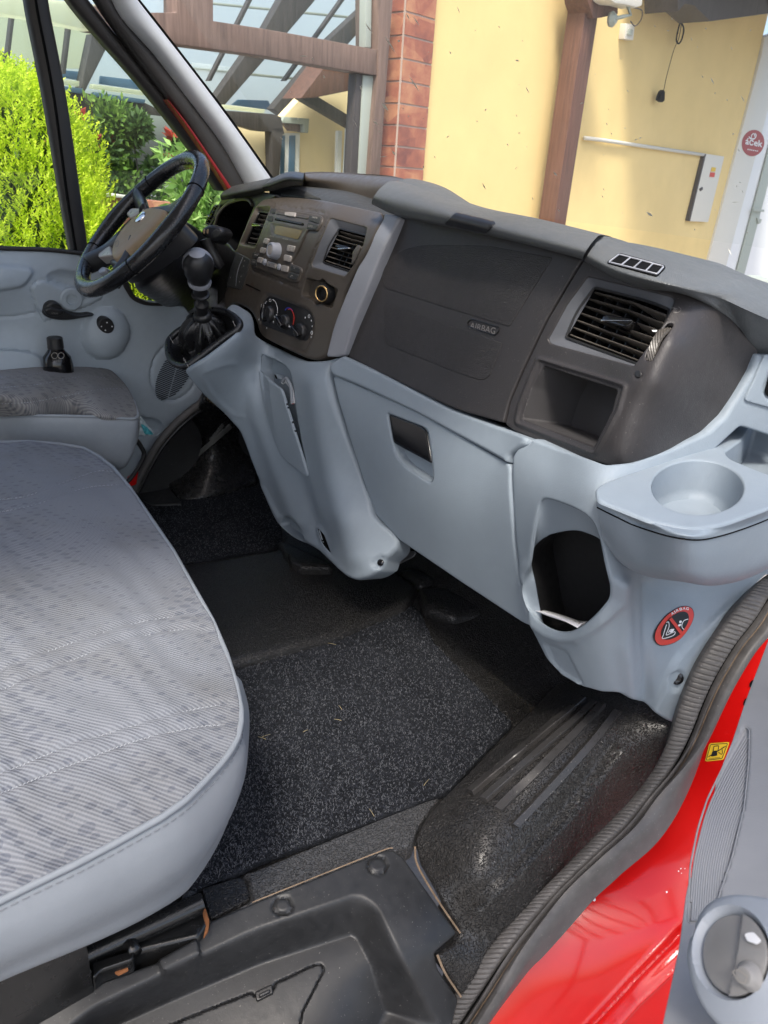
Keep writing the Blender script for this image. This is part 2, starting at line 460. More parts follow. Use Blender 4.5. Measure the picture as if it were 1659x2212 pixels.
def bevel(ob, w, seg=2):
    bm = bmesh.new(); bm.from_mesh(ob.data); bmesh.ops.recalc_face_normals(bm, faces=bm.faces)
    es = [e for e in bm.edges if len(e.link_faces) == 2 and e.calc_face_angle(0) > .5]
    bmesh.ops.bevel(bm, geom=es, offset=w, segments=seg, affect='EDGES', profile=.6, clamp_overlap=True)
    bm.to_mesh(ob.data); bm.free()
    ob.data.polygons.foreach_set('use_smooth', [True] * len(ob.data.polygons))
    try: ob.data.set_sharp_from_angle(angle=math.radians(40))
    except Exception: pass
    return ob
def bowl_geo(top, S, depth, scale=1.0, shift=(0, 0), n=4, cap=True, top_off=-.001):
    """cavity hanging behind an opening"""
    t = resample(top, 5); c = t.mean(0); rows = []; nm = S.ev(t)[1].mean(0); nm /= np.linalg.norm(nm)
    for k in range(n + 1):
        kk = k / n; s = 1 + (scale - 1) * kk
        rows.append(S.ev(c + (t - c) * s + np.array(shift) * kk, top_off)[0] - nm * depth * kk)
    V = np.vstack(rows); f = grid_faces(n + 1, len(t), True)
    if cap: f.append(tuple(range(n * len(t), (n + 1) * len(t))))
    return V, f
def bowl(name, top, S, depth, mat, par, **k):
    v, f = bowl_geo(top, S, depth, **k); return mesh(name, v, f, mat, par, True, None, 35)
def polar(loop, c, k=140):
    l = resample(loop, 1.5); a = np.arctan2(l[:, 1] - c[1], l[:, 0] - c[0]); r = np.hypot(l[:, 0] - c[0], l[:, 1] - c[1]); o = np.argsort(a); a, r = a[o], r[o]
    t = np.linspace(-np.pi, np.pi, k, endpoint=False); rr = np.interp(t, np.r_[a - 2 * np.pi, a, a + 2 * np.pi], np.r_[r, r, r]); return np.c_[c[0] + rr * np.cos(t), c[1] + rr * np.sin(t)]
def annulus_geo(A, B, S, offA, offB, extra=0, n=3, c=None):
    c = np.asarray(B).mean(0) if c is None else c; pa, pb = polar(A, c), polar(B, c); rows = []
    for j in range(n + 1):
        t = j / n; p = S.ev(pa * (1 - t) + pb * t, offA * (1 - t) + offB * t)[0]; d = p - CAM; d /= np.linalg.norm(d, axis=1)[:, None]; rows.append(p + d * extra * (t ** .8))
    return np.vstack(rows), grid_faces(n + 1, len(pa), True)
_tc = {}
def text_shape(s, bold=0):
    cu = bpy.data.curves.new('t', 'FONT'); cu.body = s; cu.size = 1; cu.resolution_u = 3; cu.offset = bold
    o = bpy.data.objects.new('t', cu); scene.collection.objects.link(o)
    dg = bpy.context.evaluated_depsgraph_get(); dg.update(); me = o.evaluated_get(dg).to_mesh()
    v = np.array([tuple(x.co) for x in me.vertices]); f = [tuple(p.vertices) for p in me.polygons]
    o.evaluated_get(dg).to_mesh_clear(); bpy.data.objects.remove(o); bpy.data.curves.remove(cu); return v, f
def text_geo(s, S, p0, p1, h, off=.001, bold=0, up=None):
    """text running from p0 to p1 on the surface, cap height h (px), up = direction of letters' tops"""
    v, f = text_shape(s, bold); p0 = np.array(p0, float); p1 = np.array(p1, float)
    w = v[:, 0].max() - v[:, 0].min(); dx = (p1 - p0) / w
    if up is None: up = np.array([(p1 - p0)[1], -(p1 - p0)[0]]); up = up / np.linalg.norm(up)
    up = np.array(up, float) / np.linalg.norm(up)
    uv = p0 + (v[:, :1] - v[:, 0].min()) * dx + v[:, 1:2] / .7 * h * up
    pos, n = S.ev(uv, off); return pos, f
def text(name, s, S, p0, p1, h, mat, par, **k):
    v, f = text_geo(s, S, p0, p1, h, **k); return mesh(name, v, f, mat, par, False, None, None)
def ribbon_geo(path, S, w, off=.001, closed=False):
    p = np.asarray(path, float)[:, :2]
    t = (np.roll(p, -1, 0) - np.roll(p, 1, 0)) if closed else np.gradient(p, axis=0)
    t /= np.maximum(np.linalg.norm(t, axis=1), 1e-9)[:, None]; nn = np.c_[-t[:, 1], t[:, 0]]
    a = S.ev(p + nn * w / 2, off)[0]; b = S.ev(p - nn * w / 2, off)[0]; m = len(p)
    f = [(i, (i + 1) % m, m + (i + 1) % m, m + i) for i in range(m if closed else m - 1)]
    return np.vstack([a, b]), f
def ell(u, v, a, b, ang=0, n=28):
    t = np.linspace(0, 2 * math.pi, n, endpoint=False); ca, sa = math.cos(ang), math.sin(ang)
    return np.c_[u + a * np.cos(t) * ca - b * np.sin(t) * sa, v + a * np.cos(t) * sa + b * np.sin(t) * ca]
def flatdecal(g, outline, S, off, step=6):
    v, f = patch_geo(outline, S, step=step, r=0, hr=0, thick=0, off=off); g.add(v, f)
# ================================================================ OUTSIDE
GZ = -0.75
def ground():
    m, t, b = newmat('paving'); c = coord(t)
    cc = ramp(t, noise(t, c, 3, 5, .6), [(.3, (.17, .16, .155)), (.7, (.27, .26, .25))]); t.links.new(cc, b.inputs['Base Color'])
    b.inputs['Roughness'].default_value = .9; bump(t, b, noise(t, c, 60, 3), .4, .01)
    s = 60; o = mesh('ground', [(-s, -s, GZ), (s, -s, GZ), (s, s, GZ), (-s, s, GZ)], [(0, 1, 2, 3)], m, None, False, (0, 0, GZ)); tag(o, kind='structure')
ground()
WD = pray(2400, 311 + .0695 * 2400); WD[2] = 0; WD /= np.linalg.norm(WD)           # along the house wall
WN = np.array([-WD[1], WD[0], 0.]); WN *= np.sign(WN[1])                            # away from the camera
W0 = P(900, 200, d=5.0)
def wp(off=0): return Plane(W0 + WN * off, WN)
def wall_mat(name, col):
    m, t, b = newmat(name); c = coord(t)
    cc = ramp(t, noise(t, c, 1.6, 5, .6), [(.3, tuple(v * .93 for v in col)), (.7, tuple(min(1, v * 1.05) for v in col))])
    t.links.new(cc, b.inputs['Base Color']); b.inputs['Roughness'].default_value = .95
    bump(t, b, noise(t, c, 90, 4, .7), .5, .004); return m
M['yellow'] = wall_mat('yellow_render', (.80, .61, .27))
def wood(name, col, sc=1):
    m, t, b = newmat(name); c = coord(t)
    mp = N(t, 'Mapping'); mp.inputs['Scale'].default_value = (14 * sc, 14 * sc, 1.2 * sc); t.links.new(c, mp.inputs[0])
    cc = ramp(t, noise(t, mp.outputs[0], 3, 5, .6, .5), [(.3, tuple(v * .7 for v in col)), (.7, tuple(v * 1.25 for v in col))])
    t.links.new(cc, b.inputs['Base Color']); b.inputs['Roughness'].default_value = .6; bump(t, b, noise(t, mp.outputs[0], 6, 4), .3, .004); return m
M['wood'] = wood('brown_wood', (.13, .062, .042)); M['wood_dark'] = wood('dark_beam', (.055, .048, .045)); M['wood_frame'] = wood('window_frame_wood', (.175, .118, .092))
M['offwhite'] = simple('offwhite_paint', (.68, .66, .58), .6); M['white_pvc'] = simple('white_pvc', (.72, .74, .74), .4)
M['greyframe'] = simple('pale_frame', (.36, .40, .35), .5)
def pane_mat(name, col, clear=0.0):
    m, t, b = newmat(name); b.inputs['Base Color'].default_value = (*col, 1); b.inputs['Roughness'].default_value = .35
    tr = N(t, 'BsdfTranslucent'); tr.inputs[0].default_value = (*col, 1)
    mx = N(t, 'MixShader'); mx.inputs[0].default_value = .65; t.links.new(b.outputs[0], mx.inputs[1]); t.links.new(tr.outputs[0], mx.inputs[2])
    tp = N(t, 'BsdfTransparent'); m2 = N(t, 'MixShader'); m2.inputs[0].default_value = clear; t.links.new(mx.outputs[0], m2.inputs[1]); t.links.new(tp.outputs[0], m2.inputs[2])
    t.links.new(m2.outputs[0], t.nodes['Material Output'].inputs[0]); return m
M['pane'] = pane_mat('canopy_pane', (.90, .95, .95), .45); M['pane_blue'] = pane_mat('canopy_pane_blue', (.20, .33, .45)); M['pane_cream'] = pane_mat('pane_cream', (.80, .82, .62), .25)
def glass_mat(name, tint=(1, 1, 1), refl=.06, rough=.0):
    m, t, b = newmat(name); t.nodes.remove(b)
    tr = N(t, 'BsdfTransparent'); tr.inputs[0].default_value = (*tint, 1)
    gl = N(t, 'BsdfGlossy'); gl.inputs['Roughness'].default_value = rough
    fr = N(t, 'LayerWeight'); fr.inputs[0].default_value = .25
    mx = N(t, 'MixShader'); f = mathn(t, 'ADD', mathn(t, 'MULTIPLY', fr.outputs['Fresnel'], refl * 3), refl * .3)
    t.links.new(f, mx.inputs[0]); t.links.new(tr.outputs[0], mx.inputs[1]); t.links.new(gl.outputs[0], mx.inputs[2])
    t.links.new(mx.outputs[0], t.nodes['Material Output'].inputs[0]); return m
M['glass'] = glass_mat('window_glass', (.93, .96, .95), .05); M['windscreen'] = glass_mat('windscreen_glass', (.97, .98, .97), .03)
def dusty(m, k):
    t = m.node_tree; out = t.nodes['Material Output']; src = out.inputs[0].links[0].from_socket; d = N(t, 'BsdfDiffuse'); d.inputs[0].default_value = (.8, .8, .76, 1); tl = N(t, 'BsdfTranslucent'); tl.inputs[0].default_value = (.8, .8, .76, 1)
    a = N(t, 'MixShader'); a.inputs[0].default_value = .5; t.links.new(d.outputs[0], a.inputs[1]); t.links.new(tl.outputs[0], a.inputs[2]); b = N(t, 'MixShader')
    t.links.new(mathn(t, 'MULTIPLY', noise(t, coord(t), 3, 6, .7), k * 2), b.inputs[0]); t.links.new(src, b.inputs[1]); t.links.new(a.outputs[0], b.inputs[2]); t.links.new(b.outputs[0], out.inputs[0])
dusty(M['windscreen'], .045)

def slab(name, pts, off, th, mat, par=None, bev=.006, loc=None):
    S = wp(off); p = S.pos(np.array([x[:2] for x in pts], float)); V, f = prism_geo(p, WN * th)
    o = mesh(name, V, f, mat, par, False, loc); 
    return bevel(o, bev) if bev else fixn(o)
def wpt(u, v, off=0): return wp(off).pos([(u, v)])[0]
def vline(u, v, off=0):
    """vertical 3D line through photo point on the wall plane: returns fn z -> point"""
    p = wpt(u, v, off); return lambda z: np.array([p[0], p[1], z])
def upright(name, u, v, w, dep, z0, z1, off, mat, par=None, bev=.004):
    p = wpt(u, v, off); g = G(); a = np.array([p[0], p[1], z0]); w = WD * w
    base = [a, a + w, a + w + WN * dep, a + WN * dep]; V, f = prism_geo(base, (0, 0, z1 - z0))
    o = mesh(name, V, f, mat, par, False); return bevel(o, bev) if bev else fixn(o)

# --- the house
hb = wpt(1100, 300); house = thing('house', 'yellow rendered house seen through the windscreen, with brick corner pillar, timber post and glazed front', 'house', (hb[0], hb[1], GZ))
a = wpt(914, 385); z_top = 4.2
e = wpt(1640, 100, 0)
p0 = wpt(905, 200, 0); p1 = wpt(1585, 345, 0)
V, f = prism_geo([(p0[0], p0[1], GZ), (p1[0], p1[1], GZ), (p1[0], p1[1], z_top), (p0[0], p0[1], z_top)], WN * .3)
fixn(mesh('wall', V, f, M['yellow'], house, False))
# timber post, in front of the wall
po = upright('timber_post', 1233, 240, .20, .16, GZ, 4.0, -.25, M['wood'], house, .01)
# eaves beam seen top right
b1 = slab('eaves_beam', [(1465, 25), (1480, 8), (1500, 12), (1535, 46), (1700, 24), (1700, -60), (1465, -60)], -.5, .3, M['wood_dark'], house)
b2 = slab('roof_board', [(1270, 3), (1282, 40), (1300, 38), (1335, 30), (1335, -60), (1265, -60)], -.30, .2, M['wood'], house)
zs_ = wpt(1500, 12, -.5)[2] + .50; e0 = wpt(1300, 100, 0); e0[2] = zs_
V, f = prism_geo([e0, e0 + WD * 4.5, e0 + WD * 4.5 - WN * 1.6, e0 - WN * 1.6], (0, 0, .08)); fixn(mesh('eaves_shade_slab', V, f, M['wood_dark'], house, False))  # unseen overhang, added to shade the right part of the wall
# white door frame + door
d1 = slab('door_surround', [(1652, 80), (1645, 120), (1520, 600), (1506, 660), (1545, 665), (1562, 600), (1680, 160), (1680, 70)], -.03, .1, M['offwhite'], house)
slab('door_leaf', [(1676, 120), (1562, 590), (1545, 662), (1900, 700), (1900, 60)], .02, .05, M['white_pvc'], house)
slab('door_edge_strip', [(1667, 300), (1588, 600), (1575, 660), (1592, 662), (1605, 604), (1685, 302)], -.01, .02, M['greyframe'], house, .003)
slab('door_moulding', [(1652, 181), (1700, 186), (1700, 190), (1650, 184)], -.0, .03, M['greyframe'], house, .002)
slab('door_moulding', [(1640, 211), (1700, 217), (1700, 220), (1640, 214)], -.0, .03, M['greyframe'], house, .002)
hd = slab('door_handle', [(1628, 450), (1651, 453), (1651, 458), (1628, 456)], -.06, .02, M['greyframe'], house, .003)
slab('door_lock', [(1636, 471), (1646, 474), (1643, 482), (1639, 484)], -.03, .02, M['steel_black'] if 0 else M['greyframe'], hd, .002)
# brick pillar: core and courses
fr = wpt(914, 385, -.06); fl = wpt(854, 375, -.06)
pil_w = np.dot(fr - fl, WD)
cor = np.array([fl[0], fl[1], 0]); g = G(); core = [cor + WD * .006 + WN * .006, cor + WD * (pil_w) + WN * .006, cor + WD * pil_w + WN * .34, cor + WD * .006 + WN * .34]
V, f = prism_geo([(x[0], x[1], GZ) for x in core], (0, 0, z_top - GZ)); m_mortar = wall_mat('mortar', (.46, .37, .31))
pill = fixn(mesh('brick_pillar', V, f, m_mortar, house, False))
def brick_mat():
    m, t, b = newmat('clinker_brick'); c = coord(t)
    mp = N(t, 'Mapping'); mp.inputs['Scale'].default_value = (6, 6, 7.6); t.links.new(c, mp.inputs[0])
    v = N(t, 'TexVoronoi'); v.inputs['Scale'].default_value = .9; t.links.new(mp.outputs[0], v.inputs['Vector'])
    nz = noise(t, c, 9, 3, .6)
    k = mathn(t, 'ADD', mathn(t, 'MULTIPLY', v.outputs['Color'], .35), mathn(t, 'MULTIPLY', nz, .65))
    cc = ramp(t, k, [(.22, (.15, .055, .05)), (.48, (.36, .13, .08)), (.7, (.52, .26, .14))]); t.links.new(cc, b.inputs['Base Color'])
    b.inputs['Roughness'].default_value = .55; bump(t, b, noise(t, c, 70, 3), .25, .003); return m
M['brick'] = brick_mat(); g = G(); hgt = .1265; k = 0; z = GZ
zref = wpt(895, 134, -.06)[2]; z = zref - math.ceil((zref - GZ) / hgt) * hgt
while z < z_top:
    for (o0, dx, dn, th) in ((cor, pil_w, .0, 1), (cor, .0, .34, 2)):
        m_ = .012
        if th == 1: q0 = [cor + WD * .007 + WN * .001, cor + WD * pil_w + WN * .001, cor + WD * pil_w + WN * .02, cor + WD * .012 + WN * .02] if 1 else [cor + WN * .02, cor + WN * .02]
        else: q0 = [cor + WN * .021, cor + WD * .02 + WN * .021, cor + WD * .02 + WN * .34, cor + WN * .34]
        V, f = prism_geo([(x[0], x[1], z + m_) for x in q0], (0, 0, hgt - m_)); g.add(V, f)
    z += hgt
bo = g.obj('brick_facing', M['brick'], pill, False); fixn(bo)

# --- glazed front: frames in the wall plane, glass panes behind them
fr_ = M['wood_frame']
wf = slab('window_frame', [(300, 20), (312, 27), (382, 27), (382, -40), (461, -40), (461, 45), (565, 61), (695, 84), (792, 103), (820, 108), (820, 164), (692, 142), (565, 120), (415, 100), (330, 88), (200, 66), (200, 10)], -.04, .12, fr_, house)
slab('window_frame', [(818, -40), (852, -40), (829, 260), (820, 385), (799, 385), (808, 260), (817, 160)], -.05, .2, fr_, house)
slab('window_frame', [(-60, -20), (300, 20), (200, 66), (60, 38), (-60, 22)], -.04, .1, M['pane_cream'], house)
slab('inner_frame', [(785, 162), (815, 164), (800, 385), (774, 385)], -.01, .06, M['greyframe'], wf)
slab('inner_frame', [(792, -40), (804, -40), (802, 104), (790, 102)], -.01, .06, M['greyframe'], wf)
slab('inner_frame', [(770, 158), (785, 162), (773, 385), (757, 385)], .0, .07, M['wood_dark'], wf)
gl = slab('glass_pane', [(-80, -40), (830, -40), (800, 390), (420, 420), (200, 470), (-80, 440)], .05, .006, M['glass'], house, 0)
sill = slab('window_sill', [(190, 414), (285, 423), (285, 430), (190, 421)], -.12, .2, M['offwhite'], house)
slab('plinth_wall', [(190, 420), (440, 444), (440, 700), (190, 700)], -.04, .2, M['brick'], house)

# --- canopy mirrored in the house glass, modelled as solid parts behind it
cb = wpt(500, 200, 2.4); can = thing('mirrored_canopy', 'mirror image of a glazed timber canopy with dark rafters and pale roof panes, modelled behind the house window', 'canopy', (cb[0], cb[1], GZ))
def cslab(n, pts, off, th, mat, bev=.006, par=can): return slab(n, pts, off, th, M[mat], par, bev)
cslab('roof_pane', [(-90, -60), (820, -60), (800, 300), (600, 262), (560, 238), (480, 238), (350, 200), (190, 195), (-90, 160)], 2.9, .02, 'pane')
cslab('roof_pane', T2((0, 540), (420, 590), (100, 900), (0, 900)), 2.6, .02, 'pane')
cslab('rafter', T2((830, -100), (1130, -100), (1050, 20), (650, 490), (270, 925), (195, 860), (460, 480), (640, 240)), 2.3, .1, 'wood_dark')
cslab('rafter', T2((1640, -80), (1640, 60), (1160, 590), (800, 1010), (700, 940), (1020, 560), (1190, 340)), 2.3, .1, 'wood_dark')
cslab('blue_reflection_band', T2((400, 860), (660, 868), (700, 955), (345, 905)), 2.5, .02, 'pane_blue')  # blue reflection along the beams, put in as coloured strips
cslab('blue_reflection_band', T2((420, 570), (460, 575), (250, 830), (170, 830)), 2.5, .02, 'pane_blue')
cslab('gutter_bar', T2((285, 903), (632, 945), (625, 978), (268, 938)), 2.2, .05, 'pane_cream')
cslab('wall_plate', T2((290, 955), (700, 985), (770, 1010), (800, 1160), (700, 1140), (640, 1138), (560, 1128), (430, 1090), (300, 1030)), 1.88, .10, 'wood_dark')
cslab('canopy_post', T2((690, 1100), (790, 1100), (745, 1620), (700, 1620)), 1.88, .1, 'wood_dark')
for k_, (x0, x1) in enumerate(((520, 150), (1330, 800), (-120, -420))):
    cslab('slim_rafter', T2((x0, -60), (x0 + 34, -60), (x1 + 20, 700), (x1 - 10, 700)), 2.45, .05, 'wood_dark')
for y_ in (20, 330, 600): cslab('purlin', T2((-400, y_ - 60), (1500, y_ + 130), (1500, y_ + 152), (-400, y_ - 40)), 2.6, .04, 'greyframe')
for x_ in (60, 330, 560): cslab('slim_rafter', T1((x_ + 60, -60), (x_ + 95, -60), (x_ + 10, 640), (x_ - 22, 640)), 2.3, .05, 'wood_dark')
# driver side part of the canopy
cslab('rafter', T1((800, 290), (920, 420), (720, 820), (740, 900), (560, 1040), (560, 960), (700, 760)), 2.3, .1, 'wood_dark')
cslab('rafter', T1((-60, 430), (20, 440), (230, 640), (330, 760), (210, 760), (60, 600), (-60, 560)), 2.3, .1, 'wood_dark')
cslab('wall_plate', T1((-60, 690), (100, 690), (340, 745), (720, 800), (1260, 890), (1500, 1010), (900, 940), (600, 1030), (560, 960), (350, 862), (200, 850), (-60, 800)), 2.25, .12, 'wood_dark')
cslab('blue_reflection_band', T1((870, 655), (1160, 690), (1240, 780), (860, 725)), 2.5, .02, 'pane_blue')
cslab('blue_reflection_band', T1((540, 605), (770, 625), (720, 700), (540, 670)), 2.5, .02, 'pane_blue')
cslab('gutter_bar', T1((800, 725), (1250, 785), (1250, 825), (795, 765)), 2.2, .05, 'pane_cream')
cslab('gutter_bar', T1((150, 640), (690, 700), (685, 748), (150, 690)), 2.2, .05, 'pane_cream')
cslab('blue_reflection_band', T1((820, 795), (1260, 860), (1250, 895), (815, 830)), 2.2, .05, 'pane_blue')
cslab('blue_reflection_band', T1((190, 700), (720, 765), (710, 808), (190, 740)), 2.2, .05, 'pane_blue')
cslab('roof_pane', T1((-60, 85), (440, 160), (800, 290), (760, 600), (-60, 560)), 2.7, .02, 'pane_cream', 0)

# --- yellow building mirrored in the glass, modelled behind it
nb = wpt(640, 330, 2.05); nbr = thing('mirrored_building', 'small yellow building with roller shutter box and narrow white window, mirrored in the house glazing and modelled behind it', 'building', (nb[0], nb[1], GZ))
slab('wall', T2((400, 1060), (800, 1000), (940, 850), (1080, 835), (1440, 600), (1420, 1700), (400, 1700)), 2.05, .1, wall_mat('cream_render', (.92, .76, .45)), nbr)
slab('diagonal_brace', T2((1000, 780), (1410, 1030), (1400, 1120), (950, 855)), 1.80, .10, M['wood_dark'], nbr)
slab('eave_shadow_slab', T2((1160, 560), (1450, 600), (1430, 770), (1060, 845), (940, 850)), 1.70, .25, M['wood'], nbr)  # shadow under the eave, put in as a dark slab before the wall
slab('shutter_box', T2((800, 1010), (1015, 1025), (1005, 1150), (970, 1145), (965, 1075), (770, 1060)), 1.92, .10, M['greyframe'], nbr)
slab('shutter', T2((790, 1060), (962, 1076), (965, 1143), (850, 1130)), 1.97, .05, M['wood_frame'], nbr)
nw = slab('window', T2((760, 1150), (935, 1150), (925, 1600), (745, 1600)), 2.0, .04, M['white_pvc'], nbr)
for a_, b_ in ((775, 800), (845, 890)): slab('pane', T2((a_ + 5, 1170), (b_ + 5, 1170), (b_ - 5, 1600), (a_ - 8, 1600)), 1.985, .02, M['pane_blue'], nw, 0)
slab('downpipe', T2((1350, 1110), (1388, 1110), (1360, 1600), (1325, 1600)), 1.9, .05, M['white_pvc'], nbr)
slab('downpipe', T2((1262, 1130), (1300, 1130), (1285, 1600), (1250, 1600)), 1.95, .04, M['white_pvc'], nbr)
m, t, b = newmat('roof_tiles'); c = coord(t); w_ = N(t, 'TexWave'); w_.inputs['Scale'].default_value = 4; w_.inputs['Distortion'].default_value = 1; w_.bands_direction = 'Z'; t.links.new(c, w_.inputs[0])
t.links.new(ramp(t, w_.outputs['Fac'], [(.2, (.13, .06, .05)), (.8, (.32, .17, .15))]), b.inputs['Base Color']); b.inputs['Roughness'].default_value = .8; bump(t, b, w_.outputs['Fac'], 1, .03); M['tiles'] = m
rt = slab('tiled_roof', T1((-60, 820), (200, 850), (600, 900), (720, 925), (930, 950), (930, 1340), (640, 1500), (400, 1300), (-60, 1200)), 2.45, .06, M['tiles'])
tag(rt, 'reddish tiled roof slope behind the bright conifer, under the canopy beams', 'roof')

# --- foliage
def leaf_mat(name, cols, trans=.35):
    m, t, b = newmat(name); c = coord(t)
    gi = N(t, 'NewGeometry')
    k = mathn(t, 'ADD', mathn(t, 'MULTIPLY', gi.outputs['Random Per Island'], .6), mathn(t, 'MULTIPLY', noise(t, c, 7, 3), .4))
    cc = ramp(t, k, [(.2, cols[0]), (.5, cols[1]), (.8, cols[2])]); t.links.new(cc, b.inputs['Base Color']); b.inputs['Roughness'].default_value = .6
    tr = N(t, 'BsdfTranslucent'); t.links.new(cc, tr.inputs[0]); mx = N(t, 'MixShader'); mx.inputs[0].default_value = trans
    t.links.new(b.outputs[0], mx.inputs[1]); t.links.new(tr.outputs[0], mx.inputs[2]); t.links.new(mx.outputs[0], t.nodes['Material Output'].inputs[0]); return m
M['thuja'] = leaf_mat('golden_conifer', [(.40, .56, .02), (.66, .82, .04), (.82, .93, .09)], .5)
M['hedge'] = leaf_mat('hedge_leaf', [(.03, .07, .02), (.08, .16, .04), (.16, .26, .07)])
M['hedge_l'] = leaf_mat('hedge_leaf_light', [(.10, .20, .03), (.18, .32, .05), (.28, .42, .08)])
M['flower_leaf'] = leaf_mat('flower_leaf', [(.18, .34, .08), (.34, .54, .14), (.5, .68, .26)])
M['redflower'] = leaf_mat('red_flower', [(.35, .04, .03), (.55, .08, .05), (.65, .15, .10)])
M['yellowflower'] = leaf_mat('yellow_flower', [(.7, .45, .01), (.85, .6, .02), (.9, .7, .05)])
def leaves(n, fpos, size, up=.0, asp=2.2, r=rng):
    V = []; F = []
    for i in range(n):
        p, d = fpos(); a = r.normal(size=3); dirn = np.array(d) * 1.0 + a * .55; dirn[2] += up; dirn /= np.linalg.norm(dirn)
        s = np.cross(dirn, r.normal(size=3)); s /= np.linalg.norm(s); L = size * r.uniform(.6, 1.4); w = L / asp
        b_ = len(V); V += [p, p + dirn * L * .45 + s * w * .5, p + dirn * L, p + dirn * L * .45 - s * w * .5]; F.append((b_, b_ + 1, b_ + 2, b_ + 3))
    return np.array(V), F
def thuja(name, label, c, rx, rz, n, top=1.0, seed=1, group=None):
    r = np.random.default_rng(seed); t_ = thing(name, label, 'conifer', (c[0], c[1], GZ), group)
    # plumes: short upward sprays spread through a rounded cone
    V = []; F = []
    for i in range(n):
        h = r.uniform(-1, 1); rad = math.sqrt(max(0, 1 - max(0, h) ** 1.7)) * (1 if h > 0 else 1.0)
        th = r.uniform(0, 2 * math.pi); lob = 1 + .13 * math.sin(5 * th + 3 * h) + .08 * math.sin(11 * th - 7 * h)
        k = rad * lob * r.uniform(.72, 1.0); base = np.array([c[0] + rx * k * math.cos(th), c[1] + rx * k * math.sin(th), c[2] + rz * h])
        out = np.array([math.cos(th) * .45, math.sin(th) * .45, 1.0]) + r.normal(size=3) * .22; out /= np.linalg.norm(out)
        L = r.uniform(.05, .12)
        for j in range(9):
            f_ = j / 9; p = base + out * L * f_
            side = np.cross(out, r.normal(size=3)); side /= np.linalg.norm(side)
            d = out * .75 + side * .7; l = .030 * (1 - .55 * f_) * r.uniform(.7, 1.2); w = np.cross(d, r.normal(size=3)); w /= np.linalg.norm(w); w *= .0045
            b_ = len(V); V += [p - w, p + d * l, p + w]; F.append((b_, b_ + 1, b_ + 2))
    mesh('foliage', V, F, M['thuja'], t_, False)
    v, f = tube_geo([(c[0], c[1], GZ), (c[0] + .02, c[1], c[2] - rz * .2), (c[0], c[1] + .01, c[2] + rz * .6)], [.05, .035, .01], 8)
    mesh('trunk', v, f, M['wood_dark'], t_)
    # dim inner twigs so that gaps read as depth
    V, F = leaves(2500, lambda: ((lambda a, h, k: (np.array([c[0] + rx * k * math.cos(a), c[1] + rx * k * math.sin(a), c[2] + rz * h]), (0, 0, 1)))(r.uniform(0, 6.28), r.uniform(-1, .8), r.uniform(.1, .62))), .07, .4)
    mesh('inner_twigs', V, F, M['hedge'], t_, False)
    return t_
thuja('conifer', 'bright yellow-green conifer right outside the driver window', P(52, 420, d=3.05) + np.array([-.02, .0, -.12]), .36, .53, 5200, seed=3)
thuja('conifer', 'small low yellow-green conifer showing through the little quarter window beside the steering column', P(262, 640, d=3.1), .17, .2, 900, seed=5)
def bush(name, label, cat, cen, rad, n, size, mat, seed, stems=5, flowers=None, group=None, up=.2, asp=2.2):
    r = np.random.default_rng(seed); t_ = thing(name, label, cat, (cen[0], cen[1], GZ), group)
    cl = [(np.array(cen) + np.array([(WD * r.uniform(-1, 1) * rad[0] + WN * r.uniform(-1, 1) * rad[1])[0], (WD * r.uniform(-1, 1) * rad[0] + WN * r.uniform(-.5, .5) * rad[1])[1], r.uniform(-1, 1) * rad[2]]), r.uniform(.25, .5)) for _ in range(26)]
    def fp():
        c, k = cl[r.integers(len(cl))]; d = r.normal(size=3); d /= np.linalg.norm(d)
        return c + d * k * rad[2] * r.uniform(.5, 1), d
    V, F = leaves(n, fp, size, up, asp, r); mesh('foliage', V, F, mat, t_, False)
    g = G()
    for i in range(stems):
        c, k = cl[i]; g.add(*tube_geo([(cen[0] + r.uniform(-.05, .05), cen[1], GZ), ((cen[0] + c[0]) / 2, (cen[1] + c[1]) / 2, (GZ + c[2]) / 2), tuple(c)], [.02, .014, .005], 6))
    g.obj('stems', M['wood_dark'], t_)
    if flowers:
        nf, fm, fs, zlo = flowers
        for i in range(nf):
            c, k = cl[r.integers(len(cl))]; p = c + r.normal(size=3) * .3 * rad[2]; p[2] = cen[2] + r.uniform(zlo, 1) * rad[2]
            V, F = leaves(14, lambda: (p, r.normal(size=3) * .6 + np.array([0, 0, .4])), fs, .1, 1.8, r); mesh('flower', V, F, fm, t_, False)
    return t_
h1 = wpt(340, 355, 1.9)  # bushes mirrored in the glazing, modelled as plants behind it
bush('hedge_bush', 'dense dark green bush with red flowers mirrored in the glazing behind the steering wheel', 'bush', h1, (.62, .2, .30), 9000, .06, M['hedge'], 11, flowers=(16, M['redflower'], .07, -.1))
h2 = wpt(248, 340, 2.0)
bush('shrub', 'lighter green narrow shrub left of the dark bush, mirrored in the glazing', 'bush', h2, (.10, .12, .34), 3500, .05, M['hedge_l'], 12)
h3 = wpt(195, 370, 2.0)
bush('climbing_plant', 'thin straggly plant with pinkish blooms in front of the tiled roof', 'plant', h3, (.26, .12, .22), 1300, .045, M['hedge'], 14, flowers=(12, M['redflower'], .05, -.8))
h4 = P(432, 440, d=3.3)
bush('flowering_plant', 'leafy garden plant with yellow flowers behind the steering wheel rim', 'plant', h4, (.11, .1, .2), 1500, .055, M['flower_leaf'], 15, flowers=(9, M['yellowflower'], .022, -.4), asp=3)

